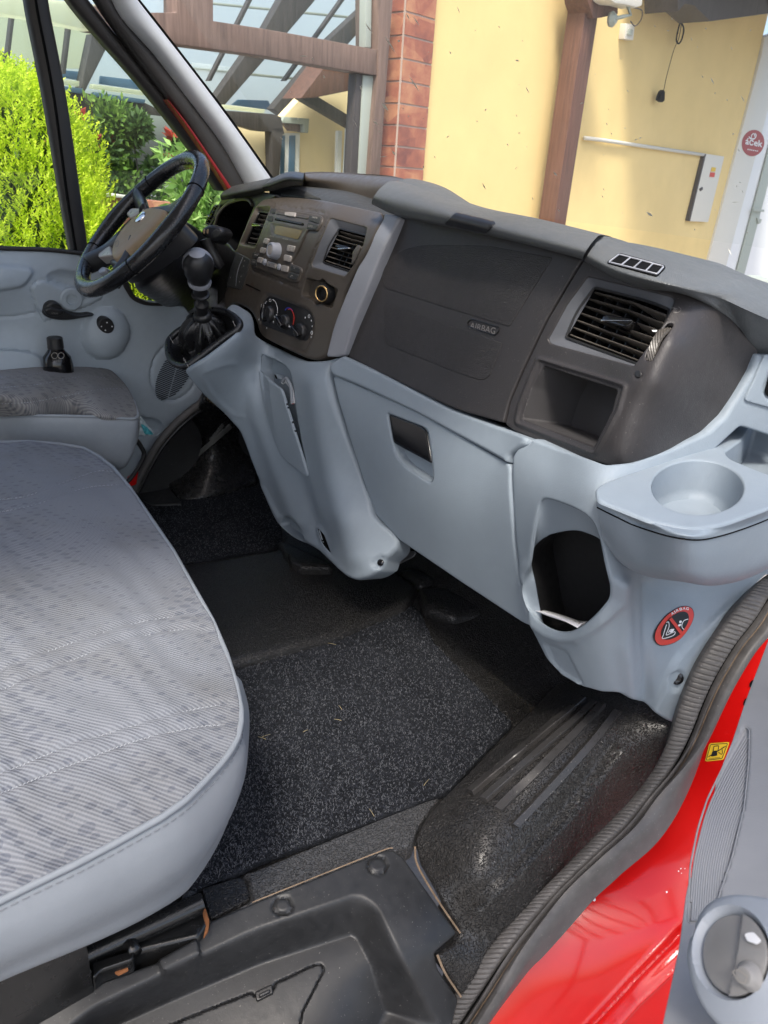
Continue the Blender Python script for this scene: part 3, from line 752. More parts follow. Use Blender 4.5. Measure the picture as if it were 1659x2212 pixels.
# --- open glazed carport above the parked van, mirrored in the paint
cpt = thing('carport', 'timber carport with pale translucent panes above the open passenger door', 'carport', (0, -1.2, GZ))
for i in range(6):
    g = G(); x = -1.5 + i * .62; V, f = prism_geo([(x, -3.4, 2.25), (x + .10, -3.4, 2.25), (x + .10, -.55, 2.75), (x, -.55, 2.75)], (0, 0, .14)); fixn(mesh('rafter', V, f, M['wood_dark'], cpt, False))
V, f = prism_geo([(-1.6, -3.4, 2.42), (1.9, -3.4, 2.42), (1.9, -.55, 2.92), (-1.6, -.55, 2.92)], (0, 0, .01)); M['pane_clear'] = pane_mat('carport_pane', (.95, .97, .97), .6)
fixn(mesh('roof_pane', V, f, M['pane_clear'], cpt, False))
for x in (-1.5, 1.7): upr = G(); V, f = prism_geo([(x, -3.2, GZ), (x + .1, -3.2, GZ), (x + .1, -3.1, GZ), (x, -3.1, GZ)], (0, 0, 3.0)); fixn(mesh('carport_post', V, f, M['wood_dark'], cpt, False))
# --- things on the house wall
cdz = wpt(1290, 301, -.02); ct = G()
v, f = tube_geo([wpt(1262, 298, -.03), wpt(1290, 301, -.03), wpt(1523, 335, -.03)], .017, 8); o = mesh('cable_duct', v, f, M['offwhite'], None, True); tag(o, 'thin white cable duct running across the yellow wall to the meter box', 'cable duct')
el = thing('meter_box', 'tall narrow white electricity box on the yellow wall beside the door', 'electricity box', wpt(1520, 480, -.1))
slab('box_body', [(1526, 332), (1565, 338), (1530, 480), (1491, 478)], -.05, .05, M['offwhite'], el, .008)
slab('dark_side', [(1523, 333), (1526, 333), (1491, 478), (1488, 477)], -.048, .047, M['wood_dark'], el, .002)  # dark left side of the white box, put on as a dark-coloured slab
slab('yellow_label', [(1538, 361), (1547, 362), (1545, 371), (1536, 370)], -.056, .004, M['yellow_print'], el, 0)
slab('red_label', [(1535, 372), (1545, 373), (1543, 383), (1533, 382)], -.056, .004, M['red_print'], el, 0)
slab('lock', [(1512, 408), (1518, 404), (1519, 409), (1514, 413)], -.062, .012, M['wood_dark'], el, .002)
# lamp, switch, cable
lt = thing('outdoor_lamp', 'grey outdoor lamp and junction fixed at the top of the timber post', 'lamp', wpt(1330, 30, -.3))
slab('lamp_housing', [(1318, -30), (1388, -30), (1389, 12), (1376, 17), (1350, 10), (1330, 8), (1318, 0)], -.45, .15, M['offwhite'], lt, .02)
lathe('swivel', wpt(1318, 42, -.33), -WN, [(0, .05), (.02, .055), (.05, .03)], M['greyframe'], lt)
v, f = tube_geo([wpt(1322, 42, -.36), wpt(1345, 36, -.4), wpt(1362, 32, -.4), wpt(1356, 12, -.42)], .014, 8); mesh('arm', v, f, M['greyframe'], lt)
tube('cable', [wpt(1366, 16, -.4), wpt(1386, 22, -.35), wpt(1385, 42, -.3), wpt(1372, 56, -.25), wpt(1362, 46, -.25)], .005, M['wood_dark'], lt, 6, smoothn=6)
sw = thing('wall_switch', 'small white switch box high on the wall beside the timber post', 'switch', wpt(1362, 70, -.05))
slab('switch_plate', [(1353, 50), (1372, 53), (1368, 87), (1349, 84)], -.06, .06, M['offwhite'], sw, .006)
slab('rocker', [(1359, 62), (1368, 64), (1366, 77), (1357, 75)], -.075, .015, M['greyframe'], sw, .004)
hc = thing('hanging_cable', 'black cable with a plug hanging down the yellow wall from a coil', 'cable', wpt(1430, 220, -.08))
tube('cable_run', [wpt(x, y, -.06) for x, y in ((1472, -10), (1474, 30), (1467, 80), (1455, 110), (1440, 165), (1433, 200))], .0035, M['void'], hc, 6, smoothn=5)
tube('coil', [wpt(x, y, -.07) for x, y in ((1470, 50), (1477, 62), (1473, 84), (1466, 94), (1461, 86), (1465, 64))], .008, M['void'], hc, 6, closed=True, smoothn=5)
slab('plug', [(1430, 198), (1434, 194), (1437, 198), (1436, 217), (1431, 221), (1424, 216), (1426, 208)], -.09, .04, M['void'], hc, .004)
# round sticker on the door
st = thing('round_sticker', 'round red sticker reading acek on the white door', 'sticker', wpt(1627, 310, -.03)); S_ = wp(-.035)
st['label'] = 'round dark red sticker with white lettering on the white house door'
patch('disc', resample(np.vstack([ell(1627, 309, 24, 29, .25)[:]]), 3), wp(-.034), simple('sticker_red', (.33, .03, .035), .5), st, step=5, r=0, hr=0, thick=.002)
text('lettering', '\u00e1\u010dek', S_, (1609, 311), (1646, 318), 14, M['white'], st, off=.004, bold=.02, up=(.12, -1))
g = G(); [g.add(*ribbon_geo([(1614 + 4 * i, 322.5 + .7 * i), (1616.5 + 4 * i, 323 + .7 * i)], S_, 2.6, .004)) for i in range(6)]; g.add(*ribbon_geo(cr(cB((1575, 590), (1583, 600), (1597, 600), (1606, 588), (1603, 576)), 5, False)[:, :2], S_, 2.2, .004)); g.add(*ribbon_geo(cr(cB((1583, 600), (1588, 583), (1597, 577), (1600, 590)), 5, False)[:, :2], S_, 1.8, .004))
g.obj('bird_emblem', M['white'], st)
# ================================================================ THE VAN: shell
def pts(S, uv, off=0.0): return [tuple(x) for x in S.ev(np.array([p[:2] for p in uv], float), off)[0]]
van = thing('van', 'red delivery van body seen through its open passenger door, with black floor and red sill', 'van', (0.5, 1.4, -.55))
IN = simple('headliner', (.75, .74, .72), .9)
def box(g, a, b):
    (x0, y0, z0), (x1, y1, z1) = a, b
    V = [(x0, y0, z0), (x1, y0, z0), (x1, y1, z0), (x0, y1, z0), (x0, y0, z1), (x1, y0, z1), (x1, y1, z1), (x0, y1, z1)]
    g.add(V, [(0, 3, 2, 1), (4, 5, 6, 7), (0, 1, 5, 4), (1, 2, 6, 5), (2, 3, 7, 6), (3, 0, 4, 7)])
g = G(); box(g, (-1.6, .5, 1.66), (.62, 2.36, 1.70)); g.obj('roof', M['red'], van, False)
g = G(); box(g, (-1.6, .52, 1.63), (.60, 2.34, 1.655)); g.obj('headliner', IN, van, False)
g = G(); box(g, (-1.6, 2.33, -.3), (-.55, 2.38, 1.66)); box(g, (-1.62, .5, -.3), (-1.58, 2.36, 1.66)); g.obj('cargo_side', IN, van, False)
# windscreen, bowed forward in the middle
def wsc(y, k): # k 0 base .. 1 top
    bow = .16 * (1 - ((y - 1.42) / .82) ** 2); return (1.27 + bow - .60 * k - .03 * math.sin(k * 3.1), y, .97 + .68 * k)
g = G(); box(g, (-.6, 2.31, -.35), (1.35, 2.35, .30)); g.obj('far_sill_wall', M['step'], van, False)
rows = [[wsc(y, k) for y in np.linspace(2.19, .62, 9)] for k in (0, .33, .66, 1)]
loft('windscreen', rows, M['windscreen'], van, 30, 4)
# bug splats and stone chips on the glass
WS = RaySurf([tuple(v) for v in loft_geo(rows, 30, 4)[0]], loft_geo(rows, 30, 4)[1])
g = G(); m_sp = simple('windscreen_specks', (.75, .72, .62), .8)
for i in range(95):
    u, v = rng.uniform(600, 1640), rng.uniform(0, 560)
    if v > 330 + (u - 600) * .22: continue
    a = rng.uniform(0, 6.28) if rng.random() < .5 else 1.1; L = rng.uniform(.8, 4.5) if rng.random() < .85 else 9; w = rng.uniform(.6, 1.5)
    d = np.array([math.cos(a), math.sin(a)]) * L; n_ = np.array([-d[1], d[0]]) / L * w
    g.add(WS.ev(np.array([(u, v) + d, (u, v) + n_, (u, v) - d, (u, v) - n_]), .001)[0], [(0, 1, 2, 3)])
for u, v, a, L, w in ((797, 60, .95, 16, 1.6), (843, 95, 1.0, 24, 1.5), (900, 45, 1.0, 12, 1.3), (895, 180, 1.0, 22, 1.6), (832, 230, .9, 12, 3.2), (851, 330, .9, 7, 2.2), (862, 88, .4, 3, 3), (780, 190, 1.2, 6, 1.6), (812, 265, .7, 8, 2), (1118, 130, .3, 5, 2), (1404, 462, .6, 9, 3), (1200, 375, .8, 6, 2)):
    d = np.array([math.cos(a), math.sin(a)]) * L; n_ = np.array([-d[1], d[0]]) / L * w
    g.add(WS.ev(np.array([(u, v) + d, (u, v) + n_, (u, v) - d, (u, v) - n_]), .001)[0], [(0, 1, 2, 3)])
g.obj('glass_specks', m_sp, van, False)['kind'] = 'stuff'
# driver side pillar (trim, seal, red outer edge) and the door's window frame
YP = 2.24
def strip(name, left, right, mat, par, y=YP, bulge=.012, n=30):
    rows = []
    for t, o in ((0, .03), (.02, .0), (.25, -bulge * .8), (.5, -bulge), (.75, -bulge * .8), (.98, 0), (1, .03)):
        L = resample_curve([P(a[0], a[1], y=y) for a in left], 12); R_ = resample_curve([P(a[0], a[1], y=y) for a in right], 12)
        r_ = L * (1 - t) + R_ * t; r_[:, 1] += o; rows.append([tuple(x) for x in r_])
    return loft(name, rows, mat, par, n, 3, angle=70)
M['pillar'] = plastic('pillar_trim', (.42, .44, .46), .5, 300, .15, .0004, .05, .4)
M['doorblack'] = plastic('door_frame_black', (.028, .026, .025), .5, 200, .2, .0006, .2, .4)
strip('pillar_trim', [(232, -20), (262, 40), (330, 115), (415, 225), (480, 312), (530, 400)], [(283, -20), (302, 5), (415, 150), (500, 263), (590, 390)], M['pillar'], van, YP - .01, .03)
strip('pillar_seal', [(196, -20), (215, 12), (300, 130), (400, 262), (470, 370), (495, 412)], [(236, -20), (266, 40), (333, 115), (417, 225), (482, 312), (532, 402)], M['doorblack'], van, YP + .0, .012)
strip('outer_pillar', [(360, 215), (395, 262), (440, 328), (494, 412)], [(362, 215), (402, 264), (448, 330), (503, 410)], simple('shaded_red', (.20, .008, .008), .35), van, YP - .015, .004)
strip('windscreen_edge', [(283, -20), (302, 4), (415, 149), (500, 262), (590, 389)], [(287, -20), (306, 4), (419, 149), (504, 262), (594, 389)], M['void'], van, YP + .0, .002)

# ---- driver door
dd = thing('driver_door', 'grey driver door of the van on the far side, with its window frame, pull handle and speaker', 'door', (.3, 2.36, .05))
strip('window_frame', [(132, -20), (145, 0), (205, 72), (312, 195), (415, 327), (470, 412)], [(176, -20), (192, 0), (262, 88), (366, 218), (440, 318), (497, 412)], M['doorblack'], dd, YP + .035, .014)
strip('window_divider', [(52, -20), (54, 0), (95, 208), (130, 415), (154, 550)], [(102, -20), (104, 0), (144, 208), (174, 415), (193, 555)], M['doorblack'], dd, YP + .045, .012)
strip('divider_channel', [(72, -20), (76, 10), (114, 208), (142, 415), (163, 548)], [(76, -20), (81, 10), (119, 208), (147, 415), (168, 548)], M['void'], dd, YP + .03, .002)
wg = slabw = None
V = [P(-60, -60, y=2.30), P(150, -60, y=2.30), P(480, 420, y=2.30), P(360, 640, y=2.30), P(190, 560, y=2.30), P(-60, 545, y=2.30)]
fixn(mesh('window_glass', *prism_geo(V, (0, .004, 0)), M['glass'], dd, False))
SD = Surf([(-60, 530, 'y', 2.25), (0, 540, 'y', 2.25), (150, 548, 'y', 2.25), (260, 600, 'y', 2.26), (0, 600, 'y', 2.22), (120, 620, 'y', 2.25), (0, 700, 'y', 2.27), (200, 700, 'y', 2.27),
           (330, 660, 'y', 2.27), (300, 800, 'y', 2.28), (430, 860, 'y', 2.28), (0, 800, 'y', 2.24), (150, 790, 'y', 2.25), (280, 950, 'y', 2.27), (280, 1040, 'y', 2.28), (-60, 900, 'y', 2.24), (430, 700, 'y', 2.30)])
ol = rc([(-60, 533, 0), (0, 539, 0), (90, 541, 0), (150, 547, 0), (186, 552, 6), (222, 572, 6), (258, 598, 8), (276, 628, 8), (300, 650, 12), (345, 657, 8), (400, 662, 8), (440, 720, 8), (440, 868, 4), (400, 896, 8), (350, 940, 8), (300, 1010, 8), (278, 1050, 4), (200, 1060, 4), (-60, 1060, 0)], 8)
bowlh = rc(cC((130, 150, 20), (170, 125, 14), (250, 140), (340, 160, 20), (460, 190, 14), (400, 230, 30), (310, 262, 40), (185, 308, 6), (150, 230, 20)), 10)
bumps = [groove(bowlh, 1.6, .006, True), plateau(bowlh, 5, .006), plateau(rc(cC((-100, 60, 4), (120, 70, 20), (140, 90, 20), (100, 150, 30), (0, 165), (-100, 165, 4)), 20), 14, .014),
         blob(*cC((455, 355))[0], 52, 58, .045, .35, .6), groove(cC((185, 245), (240, 345), (200, 440)), .1, 0),
         blob(*cC((300, 130))[0], 50, 22, -.02, .2, .8), groove(cC((-60, 425), (60, 425), (130, 435), (175, 460)), 2, .006), plateau(rc(cC((-100, 430, 2), (50, 428, 20), (150, 440, 20), (180, 465, 8), (180, 700, 4), (-100, 700, 4)), 8), 8, .02),
         groove(ell(*cC((757, 518))[0], 50, 66, .35), 3, .008, True), plateau(ell(*cC((757, 518))[0], 47, 62, .35), 4, -.002),
         plateau(rc(cC((590, 715), (680, 730, 16), (705, 755, 14), (690, 790, 14), (590, 800)), 8), 6, -.018), groove(cC((-60, 290), (60, 285), (180, 262), (300, 225), (400, 195)), 3, .004)]
patch('door_trim', ol, SD, M['grey_door'], dd, step=4, r=5, rd=.008, thick=.03, bumps=bumps)
tube('waist_seal', pts(SD, [(-60, 531), (0, 537), (90, 539), (150, 544), (186, 549)], .004), .006, M['doorblack'], dd, 8, smoothn=4)
# speaker grille bars
g = G(); c0 = np.array(cC((757, 520))[0]); ax = np.array([math.cos(.95), math.sin(.95)]); ay = np.array([-ax[1], ax[0]])
for i in range(-11, 12):
    o = c0 + np.array([-.28, 1.0]) / 1.04 * i * 5.2; half = 44 * math.sqrt(max(0, 1 - (i / 12) ** 2)); d = np.array([1, -.42]) / 1.08
    for s_ in (-1, 1):
        a, b_ = o + d * (1.5 if s_ > 0 else -half), o + d * (half if s_ > 0 else -1.5)
        g.add(*ribbon_geo(np.linspace(a, b_, 6), SD, 2.3, .002))
g.obj('speaker_slots', simple('slot_dark', (.03, .035, .045), .6), dd, False)
# pull handle and lock
hp = cr(cC((180, 250), (188, 222), (215, 208), (245, 218), (270, 245), (310, 262), (345, 265), (380, 262), (400, 272), (330, 288), (270, 295), (215, 288), (184, 272)), 6)
patch('door_pull', hp, SD, M['black_smooth'], dd, step=4, r=6, rd=.014, thick=.01, off=.022)
patch('lock_lever', rc(cC((176, 240), (196, 228), (262, 245), (262, 262, 6), (230, 275), (190, 268)), 7), SD, M['black_smooth'], dd, step=4, r=4, rd=.006, thick=.01, off=.030)
text('lock_lettering', 'LOCK', SD, cC((206, 254))[0], cC((232, 259))[0], 3.2, M['dim_print'], dd, off=.034)
g = G(); v, f = lathe_geo(SD.at(*cC((303, 205))[0], .01)[0], SD.at(*cC((303, 205))[0])[1], [(-.02, .03), (0, .032), (.003, .028), (.003, .016), (-.003, .014), (-.003, .001)], 24); g.add(v, f); g.obj('lock_bezel', M['grey_door'], dd)
# mirror switch
sw_ = patch('mirror_switch', ell(*cC((437, 306))[0], 17, 19.5, -.6), SD, M['black_smooth'], dd, step=3, r=3, rd=.003, thick=.03, off=.047)
g = G()
for (x, y) in ((439, 290), (461, 308), (413, 309), (431, 327)): flatdecal(g, ell(*cC((x, y))[0], 2, 2, n=10), SD, .049, 3)
g.obj('switch_marks', M['white'], sw_, False)
# quarter window
patch('quarter_window_frame', rc([(262, 590), (272, 600), (290, 640, 8), (318, 652, 10), (352, 655), (352, 661), (312, 660, 12), (284, 648, 12), (266, 618)], 4), SD, M['doorblack'], dd, step=4, r=2, rd=.003, thick=.03, off=.004)

# bottle and wet wipes bag in the door pockets
bt = thing('bottle', 'black plastic oil bottle with a screw cap standing in the far door pocket', 'bottle', P(123, 795, y=2.17))
bc = P(124, 780, y=2.17); k_ = 1.75 / FL
lathe('bottle_body', bc, (0, 0, 1), [(-.10, .038), (-.01, .040), (.012, .036), (.028, .024), (.034, .020)], M['black_gloss'], bt, 24)
lathe('cap', bc + np.array([0, 0, .034]), (0, 0, 1), [(0, .019), (.002, .0215), (.030, .0205), (.033, .017)], M['black_smooth'], bt, 24)
g = G(); SB_ = Plane(bc + np.array([-.02, -.042, 0]), (.3, 1, .1))
for x in (-7, 7): g.add(*ribbon_geo(ell(125 + x, 768, 6.5, 6.5, n=18), SB_, 1.2, .001, True))
g.obj('ring_emblem', M['dim_print'], bt, False)
bg_ = thing('wipes_pack', 'small turquoise and white plastic pack stuffed in the low door pocket beside the driver seat', 'packet', P(318, 935, y=2.2))
S_ = Plane(P(318, 925, y=2.2), (.2, 1, .1))
patch('pack', rc(cC((592, 712), (612, 720), (640, 760), (672, 792), (640, 800), (590, 795)), 3), S_, simple('pack_white', (.7, .78, .8), .3), bg_, step=3, r=3, rd=.006, thick=.01, bumps=[lambda V: .006 * np.sin(V[:, 0] * .5) * np.cos(V[:, 1] * .37)])
patch('printed_part', rc(cC((606, 742), (640, 765), (664, 790), (625, 792)), 3), S_, simple('pack_turquoise', (.10, .55, .62), .3), bg_, step=3, r=2, rd=.001, thick=.002, off=.004, bumps=[lambda V: .006 * np.sin(V[:, 0] * .5) * np.cos(V[:, 1] * .37)])

# ---- floor
def zs(z): return Plane((0, 0, z), (0, 0, 1))
V = [(-1.6, .82, -.008), (.25, .76, -.008), (.62, .72, -.008), (.64, .62, -.008), (1.15, .62, -.008), (1.15, 2.4, -.008), (-1.6, 2.4, -.008)]
g = G(); g.add(V, [tuple(range(7))])
fl_ = g.obj('floor_liner', M['rubber_floor'], van, False)
rows = [[(1.08, y, -.006) for y in (.62, 1, 1.5, 2, 2.4)], [(1.22, y, .04) for y in (.62, 1, 1.5, 2, 2.4)], [(1.38, y, .25) for y in (.62, 1, 1.5, 2, 2.4)], [(1.45, y, .7) for y in (.62, 1, 1.5, 2, 2.4)]]
loft('toe_board', rows, M['rubber_floor'], van, 12, 5)
# raised tunnel between the two mats
tun = rc([(385, 1215), (600, 1180, 6), (612, 1150), (700, 1130), (905, 1262, 10), (884, 1303, 10), (722, 1374, 20), (506, 1431, 10), (400, 1462)], 8)
patch('floor_tunnel', tun, zs(.026), M['rubber_floor'], van, step=6, r=14, rd=.022, thick=.03)
patch('tunnel_rib', rc(cC((1190, 1250), (1225, 1240), (1440, 1340), (1430, 1372), (1290, 1372), (1230, 1330)), 10), zs(.035), M['rubber_floor'], van, step=5, r=10, rd=.02, thick=.03)
patch('tunnel_rib', rc(cC((1240, 1290), (1290, 1322), (1430, 1345), (1440, 1362), (1300, 1362), (1250, 1335)), 6), zs(.052), M['rubber_floor'], van, step=5, r=6, rd=.012, thick=.03)
for c_ in ([(900, 1265), (960, 1262), (1045, 1300), (1050, 1325), (980, 1330), (915, 1310)], [(860, 1225), (905, 1220), (960, 1255), (905, 1260)]):
    patch('liner_bulge', rc(c_, 12), zs(.03), M['rubber_floor'], van, step=6, r=12, rd=.025, thick=.03)
br = thing('metal_bracket', 'small bare metal bracket hanging under the dashboard beside the grey console', 'bracket', P(873, 1203, x=1.1))
patch('plate', rc(cF((40, 245), (110, 208), (138, 215), (128, 235), (62, 268)), 2), Plane(P(873, 1203, x=1.08), (.8, .2, -.6)), simple('bare_metal', (.35, .35, .38), .35, .8), br, step=4, r=1, rd=.001, thick=.004)
tube('stalk', [P(873, 1203, x=1.09), P(890, 1190, x=1.2)], .006, M['steel_black'], br)
# near strip of the liner, scuffed and lighter
patch('liner_edge', rc([(395, 1925), (550, 1880), (829, 1765), (925, 1728), (950, 1720), (905, 1782), (890, 1822), (850, 1840), (829, 1840), (545, 1955), (500, 1975), (440, 1998), (380, 1990)], 4), zs(.008), M['rubber_grey'], van, step=5, r=5, rd=.006, thick=.03,
      bumps=[plateau(rc(T8((560, 1190), (680, 1120), (960, 1030), (1060, 1060), (1100, 1270), (700, 1480)), 8), 6, -.012)])
patch('liner_recess', rc(T8((655, 1180), (980, 1075, 10), (1040, 1100, 10), (1085, 1270), (735, 1450)), 6), zs(.0005), M['rubber_floor'], van, step=5, r=4, rd=.004, thick=.02, off=.003)

# carpet mats
def carpet_mat():
    m, t, b = newmat('carpet_pile'); c = coord(t)
    n1 = noise(t, c, 420, 3, .7, 1.2); n2 = noise(t, c, 130, 2, .6)
    k = mathn(t, 'ADD', mathn(t, 'ADD', mathn(t, 'MULTIPLY', n1, .72), mathn(t, 'MULTIPLY', n2, .22)), mathn(t, 'MULTIPLY', mathn(t, 'SUBTRACT', noise(t, c, 9, 3, .6), .42), .22))
    cc = ramp(t, k, [(.36, (.010, .011, .013)), (.52, (.023, .025, .030)), (.66, (.062, .066, .077))]); t.links.new(cc, b.inputs['Base Color'])
    b.inputs['Roughness'].default_value = .95; b.inputs['Specular IOR Level'].default_value = .1; bump(t, b, n1, 1, .004); return m
M['carpet'] = carpet_mat()
M['fibre'] = simple('fibre_light', (.10, .105, .118), .8, spec=.2); M['fibre2'] = simple('fibre_dark', (.035, .038, .048), .9, spec=.1)
def fibres(name, outline, S, n, mat, par, seed, L0=2.6, z=.001):
    r = np.random.default_rng(seed); lo, hi = outline.min(0), outline.max(0); p = r.uniform(lo, hi, (n, 2)); p = p[inside(p, outline)]
    base = S.ev(p, 0)[0]; V = []; F = []
    for b_ in base:
        a = r.uniform(0, 6.28); L = r.uniform(.0025, .0065); w = .00042; cur = b_ + [0, 0, .001]; prev = None
        da = r.normal() * 1.3; h = [0, .0022 * r.uniform(.5, 1.5), .0018, .0]
        for k in range(4):
            dx = np.array([math.cos(a), math.sin(a), 0]); nn = np.array([-dx[1], dx[0], 0]) * w
            q_ = cur + [0, 0, h[k]]; i = len(V); V += [q_ - nn, q_ + nn]
            if k: F.append((i - 2, i - 1, i + 1, i))
            cur = cur + dx * L / 3; a += da * .6
    o = mesh(name, V, F, mat, par, False); o['kind'] = 'stuff'; return o
cp1 = rc([(380, 1470, 10), (505, 1433, 4), (720, 1376, 20), (890, 1306, 8), (906, 1315, 6), (939, 1389, 6), (1000, 1450), (1070, 1522), (1108, 1562), (1040, 1632), (968, 1709), (830, 1764), (560, 1862), (500, 1890), (395, 1930), (330, 1900)], 4)
mt = thing('floor_mat', 'large dark charcoal carpet mat in the passenger footwell', 'floor mat', P(700, 1600, z=0))
patch('pile', cp1, zs(.006), M['carpet'], mt, step=7, r=4, rd=.004, thick=.008, bumps=[lambda V: .0012 * np.sin((V[:, 0] * .32 + V[:, 1] * .95) * .33)])
fibres('fibres', cp1, zs(.0065), 19000, M['fibre'], mt, 1); fibres('dark_fibres', cp1, zs(.0065), 16000, M['fibre2'], mt, 2)
cp2 = rc([(290, 1075), (430, 1072), (560, 1045), (600, 1055), (612, 1178), (560, 1190), (400, 1217), (340, 1225), (250, 1180)], 6)
mt2 = thing('floor_mat', 'small dark carpet mat in the driver footwell beyond the tunnel', 'floor mat', P(470, 1130, z=0))
patch('pile', cp2, zs(.006), M['carpet'], mt2, step=7, r=4, rd=.004, thick=.008, bumps=[lambda V: .002 * np.sin((V[:, 0] * .25 + V[:, 1] * .97) * .62)])
fibres('fibres', cp2, zs(.0065), 5500, M['fibre'], mt2, 3)
# bits of straw on the mat
for i, (u, v, a, L) in enumerate(((1010 - 280, 1555, .2, 8), (1320 * .5 + 0, 1579, -.4, 6), (566, 1594, .3, 9), (575, 1589, -.3, 9), (717, 1391, .2, 9), (735, 1528, .9, 6), (803, 1755, 1.0, 10), (921, 1690, -.9, 9))):
    d = np.array([math.cos(a), math.sin(a)]) * L; S_ = zs(.012)
    o = mesh('straw', *tube_geo([S_.at(u - d[0], v - d[1])[0], S_.at(u, v, .001)[0], S_.at(u + d[0], v + d[1])[0]], .0005, 5), simple('straw_dry', (.30, .25, .14), .8) if i == 0 else bpy.data.materials['straw_dry'])
    tag(o, 'short dry bit of straw lying on the dark passenger carpet mat', 'straw', 'bits of straw on the carpet')

# ---- wheel arch hump and its ribs
SA = Surf([(1040, 1635, 'z', .012), (965, 1710, 'z', .012), (905, 1780, 'z', .008), (893, 1818, 'z', .0), (910, 1870, 'z', -.01), (994, 2017, 'y', .545), (942, 2062, 'y', .535), (994, 2157, 'y', .50),
           (1110, 1562, 'z', .02), (1200, 1500, 'z', .06), (1290, 1490, 'z', .12), (1460, 1560, 'y', .55), (1379, 1722, 'y', .54), (1179, 1922, 'y', .52), (1029, 2092, 'y', .505), (960, 2192, 'y', .5),
           (1000, 1720, 'z', .055), (1100, 1610, 'z', .085), (1200, 1530, 'z', .11), (1150, 1750, 'z', .075), (1300, 1620, 'z', .105), (985, 1800, 'z', .05), (1050, 1900, 'z', .03)])
ol = rc([(1200, 1470, 4), (1112, 1560, 6), (1040, 1632, 6), (965, 1705, 10), (912, 1765, 16), (890, 1812, 12), (899, 1862, 8), (950, 1950, 6), (990, 2015, 4), (985, 2030, 3), (942, 2062, 3), (950, 2090, 3), (994, 2155, 4), (975, 2240, 2), (1050, 2130, 8), (1200, 1945, 8), (1385, 1742, 8), (1440, 1650, 8), (1480, 1560), (1490, 1500), (1400, 1460)], 8)
ridge = cH((400, 760), (560, 600), (780, 370), (1000, 82))
patch('wheel_arch_liner', ol, SA, M['rubber'], van, step=4, r=12, rd=.02, thick=.04, bumps=[blob(0, 0, 1, 1, 0)] + [lambda V, p=np.array(ridge): .011 * np.exp(-(pdist(V, p, False) / 5) ** 2), lambda V, p=np.array(ridge) + [7, 8]: -.010 * np.exp(-(pdist(V, p, False) / 6) ** 2)])
M['tread'] = plastic('tread_strip', (.040, .038, .037), .30, 400, .2, .0006, .2, .4, dust=.7)
for s_ in ((cF((415, 1290), (450, 1300)), cF((895, 868), (925, 880))), (cF((470, 1325), (510, 1345)), cF((925, 875), (962, 888))), (cF((540, 1390), (575, 1412)), cF((985, 905), (1028, 920))), (cF((360, 1255), (392, 1270)), cF((850, 850), (880, 862)))):
    a, b_ = [np.array([p[:2] for p in x], float) for x in s_]; tt = np.linspace(0, 1, 40)[:, None]; L_ = a[0] * (1 - tt) + b_[0] * tt; R_ = a[1] * (1 - tt) + b_[1] * tt; m_ = L_ * .5 + R_ * .5; L_, R_ = m_ + (L_ - m_) * .78, m_ + (R_ - m_) * .78
    rws = [SA.ev(L_, -.004)[0], SA.ev(L_, .0075)[0], SA.ev(L_ * .93 + R_ * .07, .0092)[0], SA.ev(L_ * .07 + R_ * .93, .0092)[0], SA.ev(R_, .0075)[0], SA.ev(R_, -.004)[0]]
    fixn(mesh('tread_strip', np.vstack(rws), grid_faces(6, 40) + [tuple(k * 40 for k in range(6)), tuple(k * 40 + 39 for k in range(6))], M['tread'], van, True, None, 30))
g = G()
for line in ([(899, 1830), (905, 1872), (950, 1950), (992, 2015)], [(942, 2062), (960, 2100), (994, 2150)]):
    g.add(*ribbon_geo(cr(line, 8, False), SA, 4.5, .004))
g.obj('dirt_line', M['dirt'], van, False)

# ---- step panel under the passenger seat
ST = Surf([(829, 1837, 'z', .016), (545, 1950, 'z', .016), (430, 2010, 'z', .01), (160, 2130, 'z', .01), (-40, 2200, 'z', .01), (874, 1852, 'z', .010), (994, 2017, 'y', .54), (942, 2062, 'y', .53), (994, 2157, 'y', .50), (960, 2260, 'y', .47), (500, 2260, 'z', -.045), (200, 2260, 'z', -.02), (800, 2260, 'z', -.08)])
ol = rc([(545, 1950, 3), (829, 1836, 8), (848, 1833, 10), (872, 1850, 8), (990, 2016, 6), (940, 2060, 6), (948, 2095, 6), (992, 2160, 6), (965, 2275, 2), (-40, 2290, 2), (-40, 2212, 2), (0, 2194, 4), (170, 2138, 4), (340, 2078, 4), (428, 2030, 6), (446, 2010, 6), (452, 1990, 3)], 6)
rec = rc(cG((300, 1330, 10), (420, 1235, 20), (1110, 905, 30), (1490, 775, 20), (1545, 755, 16), (1600, 790, 20), (1700, 1000), (1860, 1290, 10), (1800, 1400)), 10)
lid = rc(cG((560, 1330), (690, 1262, 6), (1085, 1085, 8), (1095, 1110, 4), (1180, 1070, 4), (1185, 1040, 4), (1360, 955, 14), (1405, 950, 14), (1418, 985, 14), (1325, 1215, 10), (1315, 1330)), 6)
bm_ = [plateau(rec, 40, -.075), groove(lid, 1.8, .006, True), plateau(rc(cG((675, 985), (720, 950), (850, 912), (868, 990), (830, 1040), (700, 1065)), 10), 5, .012)]
for x, y in ((1220, 767), (1632, 592)): bm_.append(groove(ell(*cG((x, y))[0], 21, 19), 2, .006, True))
bm_.append(groove(ell(*cG((118, 1255))[0], 24, 19), 2, .006, True))
sp = patch('step_panel', ol, ST, M['step'], van, step=5, r=6, rd=.006, thick=.05, bumps=bm_, fine=[(rec, 3.6)])
for x, y in ((1220, 767), (1632, 592), (118, 1255)):
    patch('clip', ell(*cG((x, y))[0], 17, 15.5), ST, M['step'], sp, step=4, r=8, rd=.004, thick=.01, off=.001)
